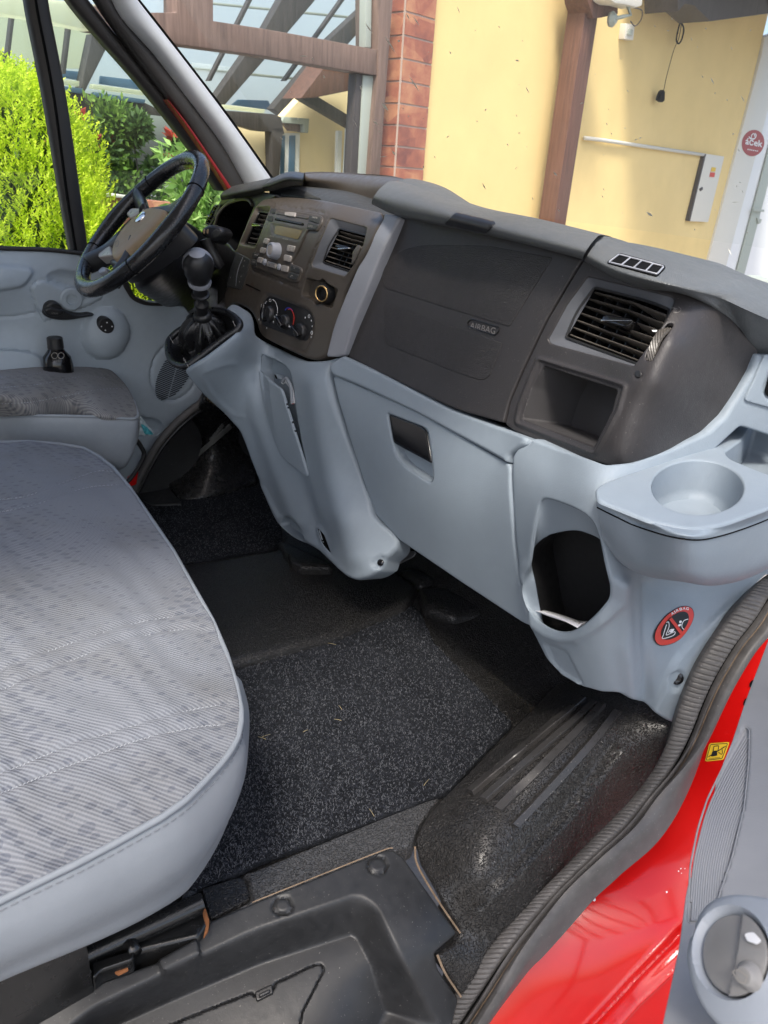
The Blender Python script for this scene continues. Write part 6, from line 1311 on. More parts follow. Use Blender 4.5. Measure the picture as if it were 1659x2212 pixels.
V, f = annulus_geo(opn, ci, SR_, -.002, .0, .05, 6, c=np.array([1235., 1270.])); mesh('bin_liner', V, f, M['grey'], gs, True, None, 60)
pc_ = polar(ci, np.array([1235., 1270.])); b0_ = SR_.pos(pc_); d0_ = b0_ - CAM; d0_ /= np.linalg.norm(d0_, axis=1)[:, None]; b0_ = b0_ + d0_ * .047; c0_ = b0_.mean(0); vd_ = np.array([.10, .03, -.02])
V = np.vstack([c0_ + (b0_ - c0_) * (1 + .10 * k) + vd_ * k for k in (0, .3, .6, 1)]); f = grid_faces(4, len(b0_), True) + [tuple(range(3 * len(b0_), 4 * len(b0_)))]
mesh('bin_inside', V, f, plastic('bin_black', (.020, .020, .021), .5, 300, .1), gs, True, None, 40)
ppz = thing('papers', 'small bundle of white papers lying in the bottom of the round grey door-side bin', 'papers', SR_.at(1180, 1345, -.02)[0])
for i in range(5):
    y_ = i * 9; top_ = cr(T3((432, 1082 + y_ * .6), (520, 1110 + y_), (660, 1165 + y_), (760, 1215 + y_ * .7), (828, 1255)), 5, False); bot_ = top_ + np.array([-2.0, 5.5])
    p0_ = SR_.ev(top_, -.012 - .002 * i)[0]; p1_ = SR_.ev(bot_, -.030 - .002 * i)[0]; n_p = len(p0_)
    mesh('sheet', np.vstack([p0_, p1_, p1_ + [.0, 0, -.0008], p0_ + [0, 0, -.0008]]), grid_faces(4, n_p, False, True), M['paper'], ppz, True)
# airbag warning sticker
stw = thing('airbag_warning_sticker', 'oval red and black no-child-seat warning sticker reading AIRBAG on the grey side panel', 'sticker', SR_.at(1455, 1350)[0])
eo = cr(T4((850, 415), (895, 440), (912, 500), (895, 570), (850, 650), (780, 735), (700, 785), (610, 808), (545, 800), (510, 745), (518, 670), (560, 590), (640, 500), (740, 435), (800, 416)), 5)
c_e = eo.mean(0)
patch('black_border', eo, SR_, M['black_print'], stw, step=5, r=0, hr=0, thick=.0005, off=.0016); patch('red_ring', c_e + (eo - c_e) * .965, SR_, M['red_print'], stw, step=5, r=0, hr=0, thick=.0003, off=.0022)
patch('black_field', c_e + (eo - c_e) * .70, SR_, M['black_print'], stw, step=4, r=0, hr=0, thick=.0003, off=.0028)
g = G(); 
for p in ([(622, 580), (642, 574), (648, 620), (620, 690), (628, 700), (706, 668), (690, 706), (584, 736), (590, 700), (622, 600)], [(800, 648), (782, 630), (778, 600), (800, 560), (842, 545)], [(740, 606), (762, 596)], [(640, 680), (660, 650), (700, 645)]): g.add(*ribbon_geo(cr(T4(*[(a, b_) for a, b_ in p]), 3, False), SR_, 1.5, .0036))
for c_, a_, b_ in (((764, 572), 3.4, 2.8), ((755, 605), 4.2, 2.4), ((675, 662), 5.5, 2.6)): flatdecal(g, ell(*T4(c_)[0], a_, b_, -.5, 12), SR_, .0036, 3)
for ch, a_, b_ in zip('AIRBAG', ((676, 508), (712, 487), (727, 476), (758, 462), (789, 452), (820, 452)), ((704, 492), (719, 482), (752, 464), (785, 455), (816, 452), (848, 456))): g.add(*text_geo(ch, SR_, T4(a_)[0], T4(b_)[0], 5.6, .0034, .02))
g.obj('white_pictogram', M['white'], stw, False)
g = G(); g.add(*ribbon_geo(np.array(T4((660, 540), (720, 615), (780, 695))), SR_, 7, .0040)); g.obj('red_slash', M['red_print'], stw, False)
lathe('screw', SR_.at(*T4((742, 1135))[0], .0)[0], np.array([-.75, -.62, .2]), [(-.004, .013), (.002, .012), (.004, .007), (.003, .004), (.003, .001)], M['black_gloss'], gs, 20)

# tray with cup holder
ZT = .688
cup = ell(*R6((1052, 1215))[0], 99, 58, .02, 60)
tr_ol = rc([(1286, 1056, 6), (1300, 1043, 10), (1429, 998), (1529, 953), (1568, 925), (1588, 893), (1610, 866, 3), (1760, 915, 3), (1760, 1040), (1659, 1098), (1560, 1134, 30), (1490, 1144, 30), (1400, 1124), (1290, 1080, 10)], 12)
pkt = rc(R6((1285, 915, 6), (1450, 800, 14), (1540, 640, 10), (1800, 720), (1900, 1200), (1660, 1100), (1500, 1040, 10), (1330, 965, 10)), 8)
STR = zs(ZT)
tray = patch('cup_holder_tray', tr_ol, STR, M['grey'], da, step=5, r=5, rd=.004, thick=.0, holes=[cup, pkt], hr=4.5)
def cupw(loop, depth, taper, name):
    a = resample(loop, 4); c_ = STR.pos([loop.mean(0)])[0]; base = STR.ev(a, -.002)[0]; rows = []
    for t in (0, .03, .2, .5, .8, .93, 1):
        k = 1 - taper * t; rr = c_ + (base - c_) * (k if t < .95 else k * .94); rr[:, 2] = base[:, 2] - depth * t - (.0 if t < 1 else .004); rows.append(rr)
    V = np.vstack(rows); f = grid_faces(7, len(a), True); f.append(tuple(range(6 * len(a), 7 * len(a)))); return mesh(name, V, f, M['grey'], tray, True, None, 50)
cupw(cup, .052, .07, 'cup_well'); cupw(pkt, .05, .12, 'pocket_well')
def drop(uvs, z): return [tuple(P(a, b_, z=z)) for a, b_ in uvs]
e_out = [(1286, 1056), (1288, 1074), (1300, 1084), (1400, 1124), (1490, 1144), (1560, 1134), (1659, 1098), (1760, 1040)]
low = [(1290, 1095, 'x', .757), (1330, 1115, 'x', .757), (1379, 1137, 'x', .765), (1469, 1162, 'y', .415), (1544, 1160, 'y', .412), (1659, 1121, 'y', .425), (1760, 1070, 'y', .45)]
rowA = drop([(1286, 1062), (1330, 1095), (1400, 1124), (1470, 1142), (1545, 1137), (1659, 1098), (1760, 1040)], ZT - .002)
rowB = Pp([(a, b_ - 9, c_, d_) for a, b_, c_, d_ in low]); rowC = Pp(low)
rowD = Pp([(1300, 1150, 'x', .79), (1335, 1190, 'x', .80), (1385, 1225, 'x', .80), (1469, 1243, 'y', .43), (1544, 1255, 'y', .428), (1640, 1228, 'y', .44), (1760, 1160, 'y', .46)])
rowE = Pp([(1300, 1160, 'x', .80), (1340, 1215, 'x', .83), (1396, 1245, 'x', .87), (1469, 1256, 'y', .46), (1544, 1264, 'y', .462), (1636, 1240, 'y', .475), (1760, 1170, 'y', .50)])
rowF = Pp([(1305, 1150, 'x', .84), (1345, 1200, 'x', .86), (1400, 1235, 'y', .585), (1469, 1245, 'y', .575), (1544, 1250, 'y', .57), (1630, 1235, 'y', .56), (1760, 1160, 'y', .56)])
loft('tray_rim', [rowA, rowB, rowC], M['grey'], tray, 60, 6)
loft('tray_skirt', [[tuple(np.array(p) + [0, 0, -.0012]) for p in rowC], [tuple(np.array(a) * .5 + np.array(b_) * .5 + [-.003, -.003, 0]) for a, b_ in zip(rowC, rowD)], rowD, rowE, rowF], M['grey'], da, 60, 6)
g = G(); g.add(*tube_geo(cr([tuple(np.array(p) + [-.0002, -.0002, -.0006]) for p in rowC], 8, False), .0010, 6)); g.obj('parting_line', M['void'], tray)
patch('side_vent_piece', rc([(1606, 860, 2), (1626, 818), (1648, 765, 2), (1760, 775), (1760, 908), (1608, 866, 2)], 4), SR_, M['grey'], da, step=5, r=2, rd=.003, thick=.02, off=.004, bumps=[plateau(rc(R6((1605, 330), (1660, 200), (1900, 200), (1900, 480), (1640, 460), (1600, 400)), 8), 3, -.004)])
patch('side_vent_opening', rc([(1649, 846, 3), (1659, 806, 4), (1760, 820), (1760, 872), (1654, 856, 3)], 3), SR_, M['void'], da, step=5, r=0, hr=0, thick=.001, off=.0035)

# ---- wiper / mirror arm outside at the right edge
wi = thing('wiper', 'grey-green wiper arm parked outside the windscreen at the right edge', 'wiper', P(1610, 620, x=1.62))
for pl_, m_, o in ((R7((1230, 945), (1310, 925), (1370, 898), (1430, 900), (1470, 910), (1540, 925), (1620, 940), (1700, 960), (1700, 985), (1500, 945), (1400, 935), (1330, 970), (1290, 968)), 'greyframe', 0), (R7((1345, 980), (1390, 945), (1480, 940), (1600, 945), (1720, 985), (1720, 1060), (1560, 1040), (1430, 1030)), 'greyframe', -.01), (R7((1450, 1040), (1560, 1050), (1720, 1080), (1720, 1130), (1600, 1090)), 'wood_dark', -.02)):
    fixn(patch('wiper_part', rc(pl_, 4), Plane(P(1610, 620, x=1.62), (1, -.25, 0)), M[m_], wi, step=5, r=3, rd=.01, thick=.03, off=-o))
# ================================================================ STEERING WHEEL, GEAR LEVER, STALK
wc = np.array([.6286, 1.90, .8973]); wr = .2031; ti = .8113; yw = -.0433
wnrm = np.array([-math.sin(ti) * math.cos(yw), -math.sin(ti) * math.sin(yw), math.cos(ti)])
wu = np.cross(wnrm, [0, 0, 1.]); wu /= np.linalg.norm(wu); wv = np.cross(wnrm, wu)      # wu sideways, wv down the slope or up
if wv[2] < 0: wv = -wv
def WP(a, b, h=0): return wc + wu * a + wv * b + wnrm * h
sw = thing('steering_wheel', 'black leather steering wheel with a dark hub pad coloured brown by reflection, and silver spokes', 'steering wheel', wc)
th = np.linspace(0, 2 * math.pi, 96, endpoint=False); rr_ = .0185 + .0025 * np.abs(np.cos(2 * th)) ** 6
v, f = tube_geo([WP(wr * math.cos(a), wr * math.sin(a)) for a in th], rr_, 18, True); mesh('rim', v, f, M['wheel_leather'], sw, True)
for a in (.62, math.pi - .62, math.pi + .55, -.55):
    c_ = WP(wr * math.cos(a), wr * math.sin(a)); t_ = -math.sin(a) * wu + math.cos(a) * wv; u1, w1, _ = frame_of(t_)
    mesh('rim_seam', *tube_geo([tuple(c_ + .0192 * (math.cos(x) * u1 + math.sin(x) * w1)) for x in np.linspace(0, 6.283, 24, endpoint=False)], .0012, 5, True), M['void'], sw)
WH = Plane(WP(0, 0, .012), wnrm)
hub = patch('hub_pad', cr(R3((600, 570), (680, 562), (745, 575), (770, 600), (720, 680), (600, 800), (480, 910), (370, 1000), (325, 1018), (300, 985), (305, 900), (350, 800), (430, 700), (520, 620)), 6), WH, M['hub'], sw, step=4, r=9, rd=.014, thick=.03, bumps=[groove(R3((300, 980), (350, 1005)), .1, 0)])
patch('hub_back', cr(R3((600, 560), (760, 560), (860, 620), (880, 700), (700, 860), (500, 1000), (340, 1080), (270, 1040), (290, 900), (380, 720)), 6), Plane(WP(0, 0, -.01), wnrm), M['black_smooth'], sw, step=5, r=12, rd=.02, thick=.04)
hp_, hn_ = WH.at(*R3((565, 665))[0], .0)
lathe('emblem', hp_, wnrm, [(0, .0165), (.003, .016), (.005, .012), (.0055, .001)], M['chrome'], hub, 24, sx=1.2)
g = G(); g.add(*ribbon_geo(rc(R3((345, 880), (372, 862), (378, 880), (368, 915), (345, 915)), 2), WH, 1.0, .0005, True)); g.obj('airbag_mark', M['black_smooth'], hub, False)
for pl_, m_, h in ((R3((440, 620), (480, 580), (560, 580), (600, 590), (470, 665), (440, 640)), 'button', .004), (R3((190, 940), (300, 905), (320, 985), (195, 1008)), 'button', .004), (R3((190, 1120), (230, 1085), (262, 1090), (262, 1120), (200, 1150)), 'silver', -.012)):
    patch('spoke_trim', rc(pl_, 2.5), Plane(WP(0, 0, h), wnrm), M[m_], sw, step=3, r=3, rd=.004, thick=.02)
for (a0, b0), (a1, b1), w in ((( .05, .03), (.185, .07), .014), ((-.05, .03), (-.185, .07), .014), ((-.04, -.05), (-.13, -.15), .014), ((.04, -.05), (.13, -.15), .014)):
    p_ = [WP(a0, b0, -.008), WP((a0 + a1) / 2, (b0 + b1) / 2, -.012), WP(a1, b1, -.002)]; v, f = tube_geo(cr([tuple(x) for x in p_], 6, False), w, 10, flat=1.8); mesh('spoke', v, f, M['black_smooth'], sw)
# column shroud
co = thing('steering_column', 'dark steering column shroud between the wheel and the dashboard', 'steering column', P(400, 620, x=.85))
ax_ = -wnrm
def ring(c, r1, r2, n=20): return [tuple(np.array(c) + wu * r1 * math.cos(a) + wv * r2 * math.sin(a)) for a in np.linspace(0, 6.283, n, endpoint=False)]
E_ = P(430, 575, x=.97) - WP(0, -.02, -.03)
rows = [ring(WP(0, -.02, -.03) + E_ * k, a, b_) for k, a, b_ in ((0, .055, .065), (.06, .072, .085), (.35, .085, .095), (.7, .09, .095), (1.1, .095, .10))]
loft('shroud', rows, M['black_smooth'], co, 28, 5, cu=True, caps=True)
E_ = P(415, 640, x=1.0) - WP(0, -.06, -.08)
rows = [ring(WP(0, -.06, -.08) + E_ * k, a, b_) for k, a, b_ in ((0, .05, .05), (.1, .075, .07), (.5, .085, .075), (1.0, .085, .08))]
loft('lower_shroud', rows, M['black_smooth'], co, 28, 5, cu=True, caps=True)
skc = Plane(P(450, 520, x=.86), (-.9, -.4, .2))
stk_ = thing('column_stalk', 'black multi-button stalk sticking out on the near side of the steering column', 'stalk', P(455, 510, x=.86))
patch('stalk_head', cr(R3((1108, 775), (1150, 738), (1200, 730), (1255, 745), (1288, 775), (1285, 820), (1230, 880), (1190, 880), (1150, 850), (1110, 820)), 6), skc, M['black_smooth'], stk_, step=4, r=7, rd=.014, thick=.03, off=.012)
patch('rocker', rc(R3((1200, 810), (1240, 770), (1280, 790), (1270, 830), (1225, 858)), 3), skc, M['brow'], stk_, step=3, r=2, rd=.002, thick=.006, off=.0145)
for x in (1130, 1160): patch('wheel_band', rc(R3((x, 790), (x + 8, 772), (x + 20, 768), (x + 14, 820), (x + 4, 815)), 1.5), skc, M['hub'], stk_, step=3, r=1.5, rd=.001, thick=.004, off=.0135)
tube('stalk_arm', [tuple(skc.at(*R3(p)[0], o)[0]) for p, o in (((1145, 850), .006), ((1155, 930), -.004), ((1185, 1040), -.02), ((1195, 1075), -.03))], [.022, .018, .015, .012], M['black_smooth'], stk_, 12, smoothn=5)

# ---- gear lever: leather rim, gaiter, stick, knob
gl_ = thing('gear_lever', 'gear lever with black and silver knob rising from a wrinkled black leather gaiter', 'gear lever', P(440, 760, x=.72))
A_ = P(398, 797, x=.655); B_ = P(519, 703, x=.79); C_ = np.array([(A_ + B_)[0] / 2 + .03, (A_ + B_)[1] / 2 + .16, (A_ + B_)[2] / 2 + .035])
gn = np.cross(B_ - A_, C_ - A_); gn *= np.sign(gn[2]); gn /= np.linalg.norm(gn); GP = Plane(A_, gn)
rimp = cr(R8((150, 410), (175, 360), (230, 310), (300, 268), (390, 200), (470, 145), (540, 122), (620, 128), (690, 155), (745, 200), (775, 242), (752, 285), (650, 355), (500, 470), (380, 560), (310, 605), (250, 600), (190, 570), (155, 500)), 4)
tube('leather_rim', [tuple(x) for x in GP.ev(resample(rimp, 6), .0)[0]], .0085, M['leather'], gl_, 12, closed=True)
g = G()
for p in (R8((310, 575))[0], R8((322, 590))[0], R8((735, 255))[0], R8((190, 385))[0]):
    g.add(*tube_geo([GP.at(p[0] - 3, p[1] - 7, .006)[0], GP.at(p[0], p[1], .010)[0], GP.at(p[0] + 3, p[1] + 7, .003)[0]], .0009, 5))
g.obj('rim_stitches', M['dim_print'], gl_)
nk = P(*R3((1100, 1520))[0], x=.745); kb_t = P(*R3((1052, 975))[0], x=.70)
stick = kb_t - nk; sl_ = np.linalg.norm(stick); sdv = stick / sl_
rim3 = GP.ev(resample(rimp, 6), -.004)[0]; n_g = 120
rim3 = resample(rim3, np.linalg.norm(np.diff(np.vstack([rim3, rim3[:1]]), axis=0), axis=1).sum() / n_g)[:n_g]
cen3 = rim3.mean(0); u1, w1, _ = frame_of(sdv); rows = []
angs = np.arctan2((rim3 - nk) @ w1, (rim3 - nk) @ u1)
for t in np.linspace(0, 1, 26):
    ring_ = []
    for i, a in enumerate(angs):
        d = math.cos(a) * u1 + math.sin(a) * w1
        top = nk + d * .019 - sdv * .002; bulge = nk - sdv * .085 + d * .052; low = rim3[i] * .5 + cen3 * .5 - gn * .055; e = rim3[i] - gn * .0
        if t < .45: k = t / .45; p = (1 - k) ** 2 * top + 2 * k * (1 - k) * (nk + d * .06 - sdv * .02) + k * k * bulge
        elif t < .72: k = (t - .45) / .27; p = bulge * (1 - sstep(np.array([k]))[0]) + low * sstep(np.array([k]))[0]
        else: k = (t - .72) / .28; p = (1 - k) ** 2 * low + 2 * k * (1 - k) * (rim3[i] * .85 + cen3 * .15 - gn * .05) + k * k * e
        env = math.sin(min(1, t / .72) * math.pi) ** .7; fold = .0075 * math.sin(9 * a + 2.2 * math.sin(3 * t + a)) + .004 * math.sin(17 * a - 5 * t) + .0035 * math.sin(5 * a + 9 * t)
        ring_.append(p + d * fold * env)
    rows.append(np.array(ring_))
ng = len(angs); mesh('gaiter', np.vstack(rows), grid_faces(len(rows), ng, True), M['leather'], gl_, True)
V, f = bowl_geo(rimp, GP, .04, scale=.8, top_off=-.004); mesh('gaiter_base', V, f, M['leather'], gl_, True)
D_ = (nk - CAM) @ RM[:, 2]; px = D_ / FL / 4; L_ = sl_ / (1520 - 975)
prof = [((1520 - y) * L_, r * px) for y, r in ((1545, 60), (1530, 76), (1505, 78), (1488, 66), (1482, 50), (1450, 46), (1425, 60), (1400, 62), (1380, 44), (1340, 36), (1335, 60), (1322, 76), (1312, 74), (1305, 60), (1240, 58), (1222, 62))]
lathe('stick', nk, sdv, prof, M['black_smooth'], gl_, 32)
lathe('silver_ring', nk, sdv, [((1520 - y) * L_, r * px) for y, r in ((1226, 60), (1224, 92), (1206, 97), (1192, 92), (1190, 70))], M['silver'], gl_, 36)
kprof = [(1192, 84), (1170, 96), (1130, 114), (1085, 124), (1045, 122), (1015, 110), (990, 90), (970, 62), (960, 30), (958, 1)]
V, F = lathe_geo(nk, sdv, [((1520 - y) * L_, r * px) for y, r in kprof], 40); kn_ = mesh('knob', V, F, M['black_smooth'], gl_, True, None, 60)
cap_p = [(1085, 127), (1060, 126), (1035, 121), (1012, 111), (990, 93), (970, 65), (956, 32), (954, 1)]
V, F = lathe_geo(nk, sdv, [((1520 - y) * L_, r * px) for y, r in cap_p], 40); F = F[:-2]
tdir = np.array(CAM) - kb_t; tdir -= sdv * tdir.dot(sdv); tdir /= np.linalg.norm(tdir)
keep = []
for ff in F:
    c_ = V[list(ff)].mean(0) - nk; h_ = c_ @ sdv / L_; side = c_ - sdv * (c_ @ sdv); sn = np.linalg.norm(side); cosd = side @ tdir / max(sn, 1e-6)
    if cosd < .15 or h_ > (1520 - 978): keep.append(ff)
mesh('knob_cap', V, keep, M['silver'], kn_, True, None, 60)

# ================================================================ SEATS
def fabric(name, base, dark, spot, ang):
    m, t, b = newmat(name); c = coord(t)
    mp = N(t, 'Mapping'); mp.inputs['Rotation'].default_value = (0, 0, ang); t.links.new(c, mp.inputs[0]); sx = N(t, 'SeparateXYZ'); 
    wob = noise(t, c, 7, 2, .5); wv_ = N(t, 'VectorMath', operation='ADD'); cmb = N(t, 'CombineXYZ'); t.links.new(mathn(t, 'MULTIPLY', wob, .012), cmb.inputs[1]); t.links.new(mp.outputs[0], wv_.inputs[0]); t.links.new(cmb.outputs[0], wv_.inputs[1]); t.links.new(wv_.outputs[0], sx.inputs[0])
    st_ = mathn(t, 'SINE', mathn(t, 'MULTIPLY', sx.outputs[1], 2 * math.pi / .0046)); st = mathn(t, 'ADD', mathn(t, 'MULTIPLY', st_, .5), .5)
    st2 = mathn(t, 'SINE', mathn(t, 'MULTIPLY', sx.outputs[0], 2 * math.pi / .0035))
    mp2 = N(t, 'Mapping'); mp2.inputs['Rotation'].default_value = (0, 0, ang + .5); mp2.inputs['Scale'].default_value = (40, 62, 1); t.links.new(c, mp2.inputs[0])
    vo = N(t, 'TexVoronoi'); vo.inputs['Scale'].default_value = 1; vo.inputs['Randomness'].default_value = .38; t.links.new(mp2.outputs[0], vo.inputs['Vector']); vo.voronoi_dimensions = '2D'
    sc = N(t, 'SeparateXYZ'); t.links.new(vo.outputs['Color'], sc.inputs[0])
    bandv = noise(t, c, 4.5, 1, .5); thr = mathn(t, 'ADD', mathn(t, 'MULTIPLY', sc.outputs[0], .22), mathn(t, 'MULTIPLY', mathn(t, 'SUBTRACT', bandv, .42), .9))
    sp_ = mathn(t, 'MULTIPLY', mathn(t, 'LESS_THAN', vo.outputs['Distance'], thr), .68)
    stain = ramp(t, noise(t, c, 5, 5, .65), [(.45, (0, 0, 0)), (.75, (1, 1, 1))])
    m1 = N(t, 'MixRGB'); t.links.new(mathn(t, 'ADD', mathn(t, 'MULTIPLY', st, .62), .2), m1.inputs[0]); m1.inputs[1].default_value = (*dark, 1); m1.inputs[2].default_value = (*base, 1)
    m2 = N(t, 'MixRGB'); t.links.new(mathn(t, 'MULTIPLY', sp_, mathn(t, 'ADD', mathn(t, 'MULTIPLY', st, -.4), .85)), m2.inputs[0]); t.links.new(m1.outputs[0], m2.inputs[1]); m2.inputs[2].default_value = (*spot, 1)
    m3 = N(t, 'MixRGB'); m3.blend_type = 'MULTIPLY'; t.links.new(mathn(t, 'MULTIPLY', stain, .55), m3.inputs[0]); t.links.new(m2.outputs[0], m3.inputs[1]); m3.inputs[2].default_value = (.70, .64, .55, 1)
    t.links.new(m3.outputs[0], b.inputs['Base Color']); b.inputs['Roughness'].default_value = .85; b.inputs['Specular IOR Level'].default_value = .2
    b.inputs['Sheen Weight'].default_value = .05
    h = mathn(t, 'ADD', st, mathn(t, 'MULTIPLY', st2, .15)); bump(t, b, h, .5, .0012); return m
def stripe_ang(a, b_, z):
    d = P(*b_, z=z) - P(*a, z=z); return -math.atan2(d[1], d[0])
M['fabric'] = fabric('seat_fabric', (.250, .263, .288), (.122, .132, .155), (.082, .092, .122), stripe_ang((200, 1500), (300, 1516), .43))
M['fabric2'] = fabric('driver_seat_fabric', (.30, .29, .28), (.13, .135, .145), (.08, .085, .10), stripe_ang((200, 880), (260, 892), .46))
ps = thing('passenger_bench', 'grey striped fabric passenger bench cushion with pale vinyl side, closest to the camera', 'seat', (0.0, 1.1, .0))
edgef = [(-60, 948), (0, 953), (60, 951), (130, 957), (180, 965), (212, 982), (245, 1008), (280, 1050), (320, 1108), (375, 1188), (420, 1268), (460, 1338), (490, 1408), (512, 1478), (522, 1530), (522, 1556)]
edges_ = [(522, 1556), (515, 1590), (500, 1618), (480, 1645), (440, 1688), (400, 1727), (350, 1762), (300, 1790), (240, 1823), (160, 1865), (80, 1903), (0, 1942), (-60, 1972)]
SE = Surf([(522, 1556, 'z', .395), (480, 1645, 'z', .392), (400, 1729, 'z', .392), (240, 1823, 'z', .392), (0, 1942, 'z', .392), (-60, 1972, 'z', .392), (190, 968, 'z', .405), (-60, 948, 'z', .43), (280, 1052, 'z', .40), (375, 1190, 'z', .398), (460, 1340, 'z', .396), (500, 1440, 'z', .395), (200, 1400, 'z', .43), (0, 1700, 'z', .425), (0, 1200, 'z', .44), (350, 1500, 'z', .42), (430, 1500, 'z', .41), (200, 1120, 'z', .42), (150, 1650, 'z', .42), (80, 1000, 'z', .425), (300, 1650, 'z', .412)], 1e-5)
seams = [cE((-80, 1200), (300, 1045), (600, 952), (850, 885), (985, 868)), cE((-80, 1290), (0, 1252), (300, 1130), (600, 1020), (850, 965), (960, 955)), cE((-80, 750), (200, 640), (400, 570), (600, 512), (760, 488), (870, 494)), cE((-80, 840), (200, 722), (400, 640), (600, 575), (780, 545), (910, 560)),
         cC((-80, 1070), (100, 1055), (300, 985), (420, 945), (500, 950)), cC((-80, 1135), (150, 1090), (350, 1022), (480, 1005), (545, 1010))]
bms = [groove(cr(s_, 4, False)[:, :2], 5, .0035) for s_ in seams] + [lambda V: .0022 * np.sin(V[:, 0] * .021 + V[:, 1] * .013) * np.sin(V[:, 1] * .027 - V[:, 0] * .009 + 1) + .0009 * np.sin(V[:, 0] * .055 - V[:, 1] * .083 + 2 * np.sin(V[:, 0] * .02))]
top = np.vstack([resample(np.array(edgef), 6, False), resample(np.array(edges_), 6, False)[1:], [(-60, 1500)]])
cush = patch('cushion_top', top, SE, M['fabric'], ps, step=6, r=8, rd=.006, thick=.02, bumps=bms, fine=None)
for s_ in seams:
    g = G(); p = resample(np.array(cr(s_, 6, False)), 1.0, False)
    for i in range(0, len(p) - 5, 9):
        g.add(*tube_geo(SE.ev(p[[i, i + 3, i + 6 if i + 6 < len(p) else -1]], np.array([-.0042, -.0026, -.0042]))[0], .0007, 4))
    g.obj('stitching', M['stitch'], cush)
tube('piping', [tuple(x) for x in SE.ev(np.vstack([resample(np.array(edgef), 8, False), resample(np.array(edges_), 8, False)[1:]]), -.003)[0]], .0042, M['vinyl'], ps, 8)
# vinyl side panel
sr0 = [tuple(x) for x in SE.ev(np.array(cr([(500, 1440)] + edges_, 3, False)), -.006)[0]]
low_e = [(505, 1470), (526, 1540), (524, 1600), (512, 1662), (498, 1720), (480, 1787), (460, 1832), (440, 1868), (415, 1905), (388, 1934), (330, 1970), (280, 1997), (215, 2027), (150, 2054), (70, 2086), (0, 2115), (-60, 2142)]
def rows_at(pl_, fn): return [tuple(fn(*p)) for p in pl_]
n_s = 40; topc = resample_curve(sr0, n_s); lowpx = resample(np.array(cr(low_e, 4, False)), 5, False); lowpx = np.stack([np.interp(np.linspace(0, 1, n_s), np.linspace(0, 1, len(lowpx)), lowpx[:, k]) for k in (0, 1)], 1)
lowc = []
for i, (u, v) in enumerate(lowpx):
    y_ = topc[i][1] + .012 + .05 * (1 - min(1, i / 12)); lowc.append(P(u, v, y=y_))
lowc = np.array(lowc); rows = [topc]
for t in (.06, .25, .5, .75, 1.0):
    r_ = topc * (1 - t) + lowc * t; r_[:, 1] -= .020 * math.sin(math.pi * min(1, t * 1.1)) ** .8; r_[:, 0] += .006 * math.sin(math.pi * t); rows.append(r_)
r_ = lowc.copy(); r_[:, 1] += .06; r_[:, 2] += .005; rows.append(r_)
V = np.vstack([catm([[tuple(x) for x in r] for r in rows], n_s, 5).reshape(-1, 3)]); sidev = mesh('vinyl_side', V, grid_faces(len(V) // n_s, n_s), M['vinyl'], ps, True)
g = G(); p = catm([[tuple(x) for x in r] for r in rows[:2]], n_s, 4)[3] + [0, -.0015, 0]
pr = resample(p, .0035, False)
for i in range(0, len(pr) - 2, 3): g.add(*tube_geo([pr[i], pr[i + 1] + [0, -.0004, 0], pr[i + 2]], .0006, 4))
g.obj('edge_stitching', simple('stitch_dark', (.16, .17, .19), .8), sidev)  # edge stitches in a darker thread tone than the seams
# front face going down, hidden from here
fr3 = SE.ev(np.array(edgef), -.004)[0]; loft('vinyl_front', [[tuple(x) for x in fr3], [tuple(x + [-.004, 0, -.05]) for x in fr3], [tuple(x + [-.05, .01, -.17]) for x in fr3]], M['vinyl'], ps, 40, 4)
bx = G(); box(bx, (-.9, .72, .0), (.10, 1.52, .26)); bx.obj('seat_base', M['steel_black'], ps, False)

ds = thing('driver_seat', 'grey fabric driver seat cushion with vinyl front, beyond the passenger bench', 'seat', (.2, 2.0, .0))
SDv = Surf([(297, 880, 'z', .44), (290, 898, 'z', .43), (0, 903, 'z', .43), (150, 898, 'z', .43), (-60, 903, 'z', .43), (260, 815, 'z', .445), (200, 777, 'z', .455), (100, 774, 'z', .46), (0, 782, 'z', .465), (-60, 785, 'z', .465), (100, 830, 'z', .505), (200, 840, 'z', .485), (0, 850, 'z', .505), (100, 795, 'z', .49), (0, 800, 'z', .49), (60, 880, 'z', .475), (200, 885, 'z', .46)], 1e-5)
dtop = cC((-80, 492), (0, 483), (120, 470), (260, 464), (370, 467), (440, 484), (500, 525), (550, 580), (582, 640), (596, 690), (593, 713), (560, 720), (400, 714), (150, 715), (0, 722), (-80, 725))
sm2 = [cC((-80, 545), (100, 535), (300, 500), (420, 500)), cC((-80, 590), (150, 575), (350, 540), (460, 545)), cC((-80, 668), (150, 650), (400, 600), (540, 590))]
dcu = patch('cushion_top', cr(dtop, 4), SDv, M['fabric2'], ds, step=5, r=6, rd=.006, thick=.02, bumps=[groove(cr(s_, 4, False)[:, :2], 3, .003) for s_ in sm2])
for s_ in sm2:
    g = G(); p = resample(np.array(cr(s_, 6, False)), 1.0, False)
    for i in range(0, len(p) - 5, 7): g.add(*tube_geo(SDv.ev(p[[i, i + 2, i + 4]], np.array([-.003, -.0015, -.003]))[0], .0008, 4))
    g.obj('stitching', M['stitch'], dcu)
dt = [tuple(x) for x in SDv.ev(np.array(cC((-80, 725), (0, 722), (150, 715), (400, 714), (560, 720), (593, 712), (596, 690), (580, 640))), -.004)[0]]
dl_ = cC((-80, 880), (0, 880), (150, 880), (400, 900), (530, 940), (580, 850), (594, 780), (598, 700))
dlow = []
for i, (u, v) in enumerate(dl_): dlow.append(P(u, v, y=dt[i][1] + .02))
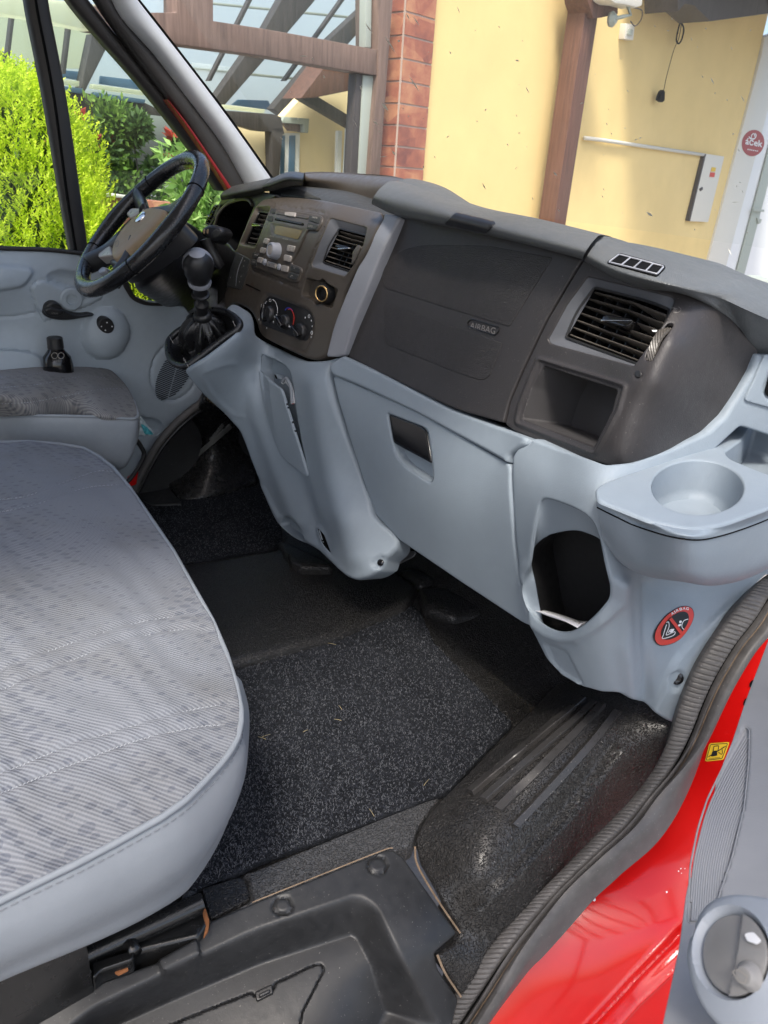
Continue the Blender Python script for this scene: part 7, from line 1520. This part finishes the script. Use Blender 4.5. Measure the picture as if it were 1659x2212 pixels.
rows = [dt, [tuple(np.array(a) * .8 + np.array(b_) * .2 + [0, -.008, 0]) for a, b_ in zip(dt, dlow)], [tuple(np.array(a) * .45 + np.array(b_) * .55 + [0, -.01, 0]) for a, b_ in zip(dt, dlow)], [tuple(x) for x in dlow], [tuple(np.array(x) + [-.03, .08, -.02]) for x in dlow]]
loft('vinyl_side', rows, M['vinyl_dark'], ds, 50, 5)
tube('piping', dt, .004, M['vinyl_dark'], ds, 8, smoothn=4)
bx = G(); box(bx, (-.6, 1.72, .0), (.45, 2.18, .24)); bx.obj('seat_base', M['steel_black'], ds, False)
lv = tube('seat_lever', [tuple(P(a, b_, y=1.98)) for a, b_ in cC((560, 800), (585, 812), (612, 850), (622, 880), (600, 930), (570, 975), (548, 1000))], .0065, M['black_smooth'], ds, 8, smoothn=5)
patch('red_tab', rc(cC((552, 985), (585, 960), (600, 945), (590, 1010), (560, 1020)), 3), Plane(P(290, 1030, y=2.1), (.1, 1, 0)), M['red'], van, step=3, r=2, rd=.004, thick=.01)
# driver-side wheel arch, scuff strips and door seal in the footwell
SDA = Surf([(345, 1085, 'z', .0), (410, 1085, 'z', .0), (350, 1000, 'z', .05), (375, 940, 'z', .12), (430, 870, 'y', 2.18), (520, 920, 'z', .2), (555, 1000, 'z', .05), (555, 1040, 'z', .01), (450, 960, 'z', .16), (430, 1030, 'z', .06)], 1e-4)
da_ = patch('wheel_arch_liner', rc([(345, 1000, 8), (362, 960), (400, 905), (440, 862), (530, 905), (545, 960), (560, 1045, 6), (520, 1062), (430, 1080, 6), (400, 1086, 10), (378, 1068, 8), (352, 1035, 8)], 8), SDA, plastic('shiny_liner', (.012, .012, .012), .25, 170, .5, .001, .2, .6, 'worm'), van, step=4, r=8, rd=.02, thick=.05)
for a, b_ in ((((845, 878), (855, 892)), ((990, 745), (1002, 762))), (((905, 812), (912, 822)), ((960, 742), (968, 752)))):
    patch('tread_strip', rc([cC(a[0])[0], cC(b_[0])[0], cC(b_[1])[0], cC(a[1])[0]], 1), SDA, simple('strip_grey' + str(a[0][0]), (.16, .16, .15), .4), van, step=3, r=1, rd=.001, thick=.004, off=.004)
for (off_, rd2, m_) in ((0, .013, 'seal'), (9, .007, 'black_smooth')):
    tube('far_door_seal', [tuple(P(a + off_ * .8, b_ + off_, y=2.22)) for a, b_ in ((455, 830), (436, 868), (415, 885), (380, 915), (345, 955), (318, 1000), (298, 1040), (288, 1060))], rd2, M[m_], van, 10, smoothn=5)
patch('footwell_panel', rc([(300, 1045), (345, 1000), (352, 1035), (378, 1068), (395, 1088), (330, 1090), (300, 1075)], 5), zs(.012), M['step'], van, step=4, r=3, rd=.004, thick=.02, bumps=[groove(ell(345, 1077, 6, 5), 1.2, .003, True)])
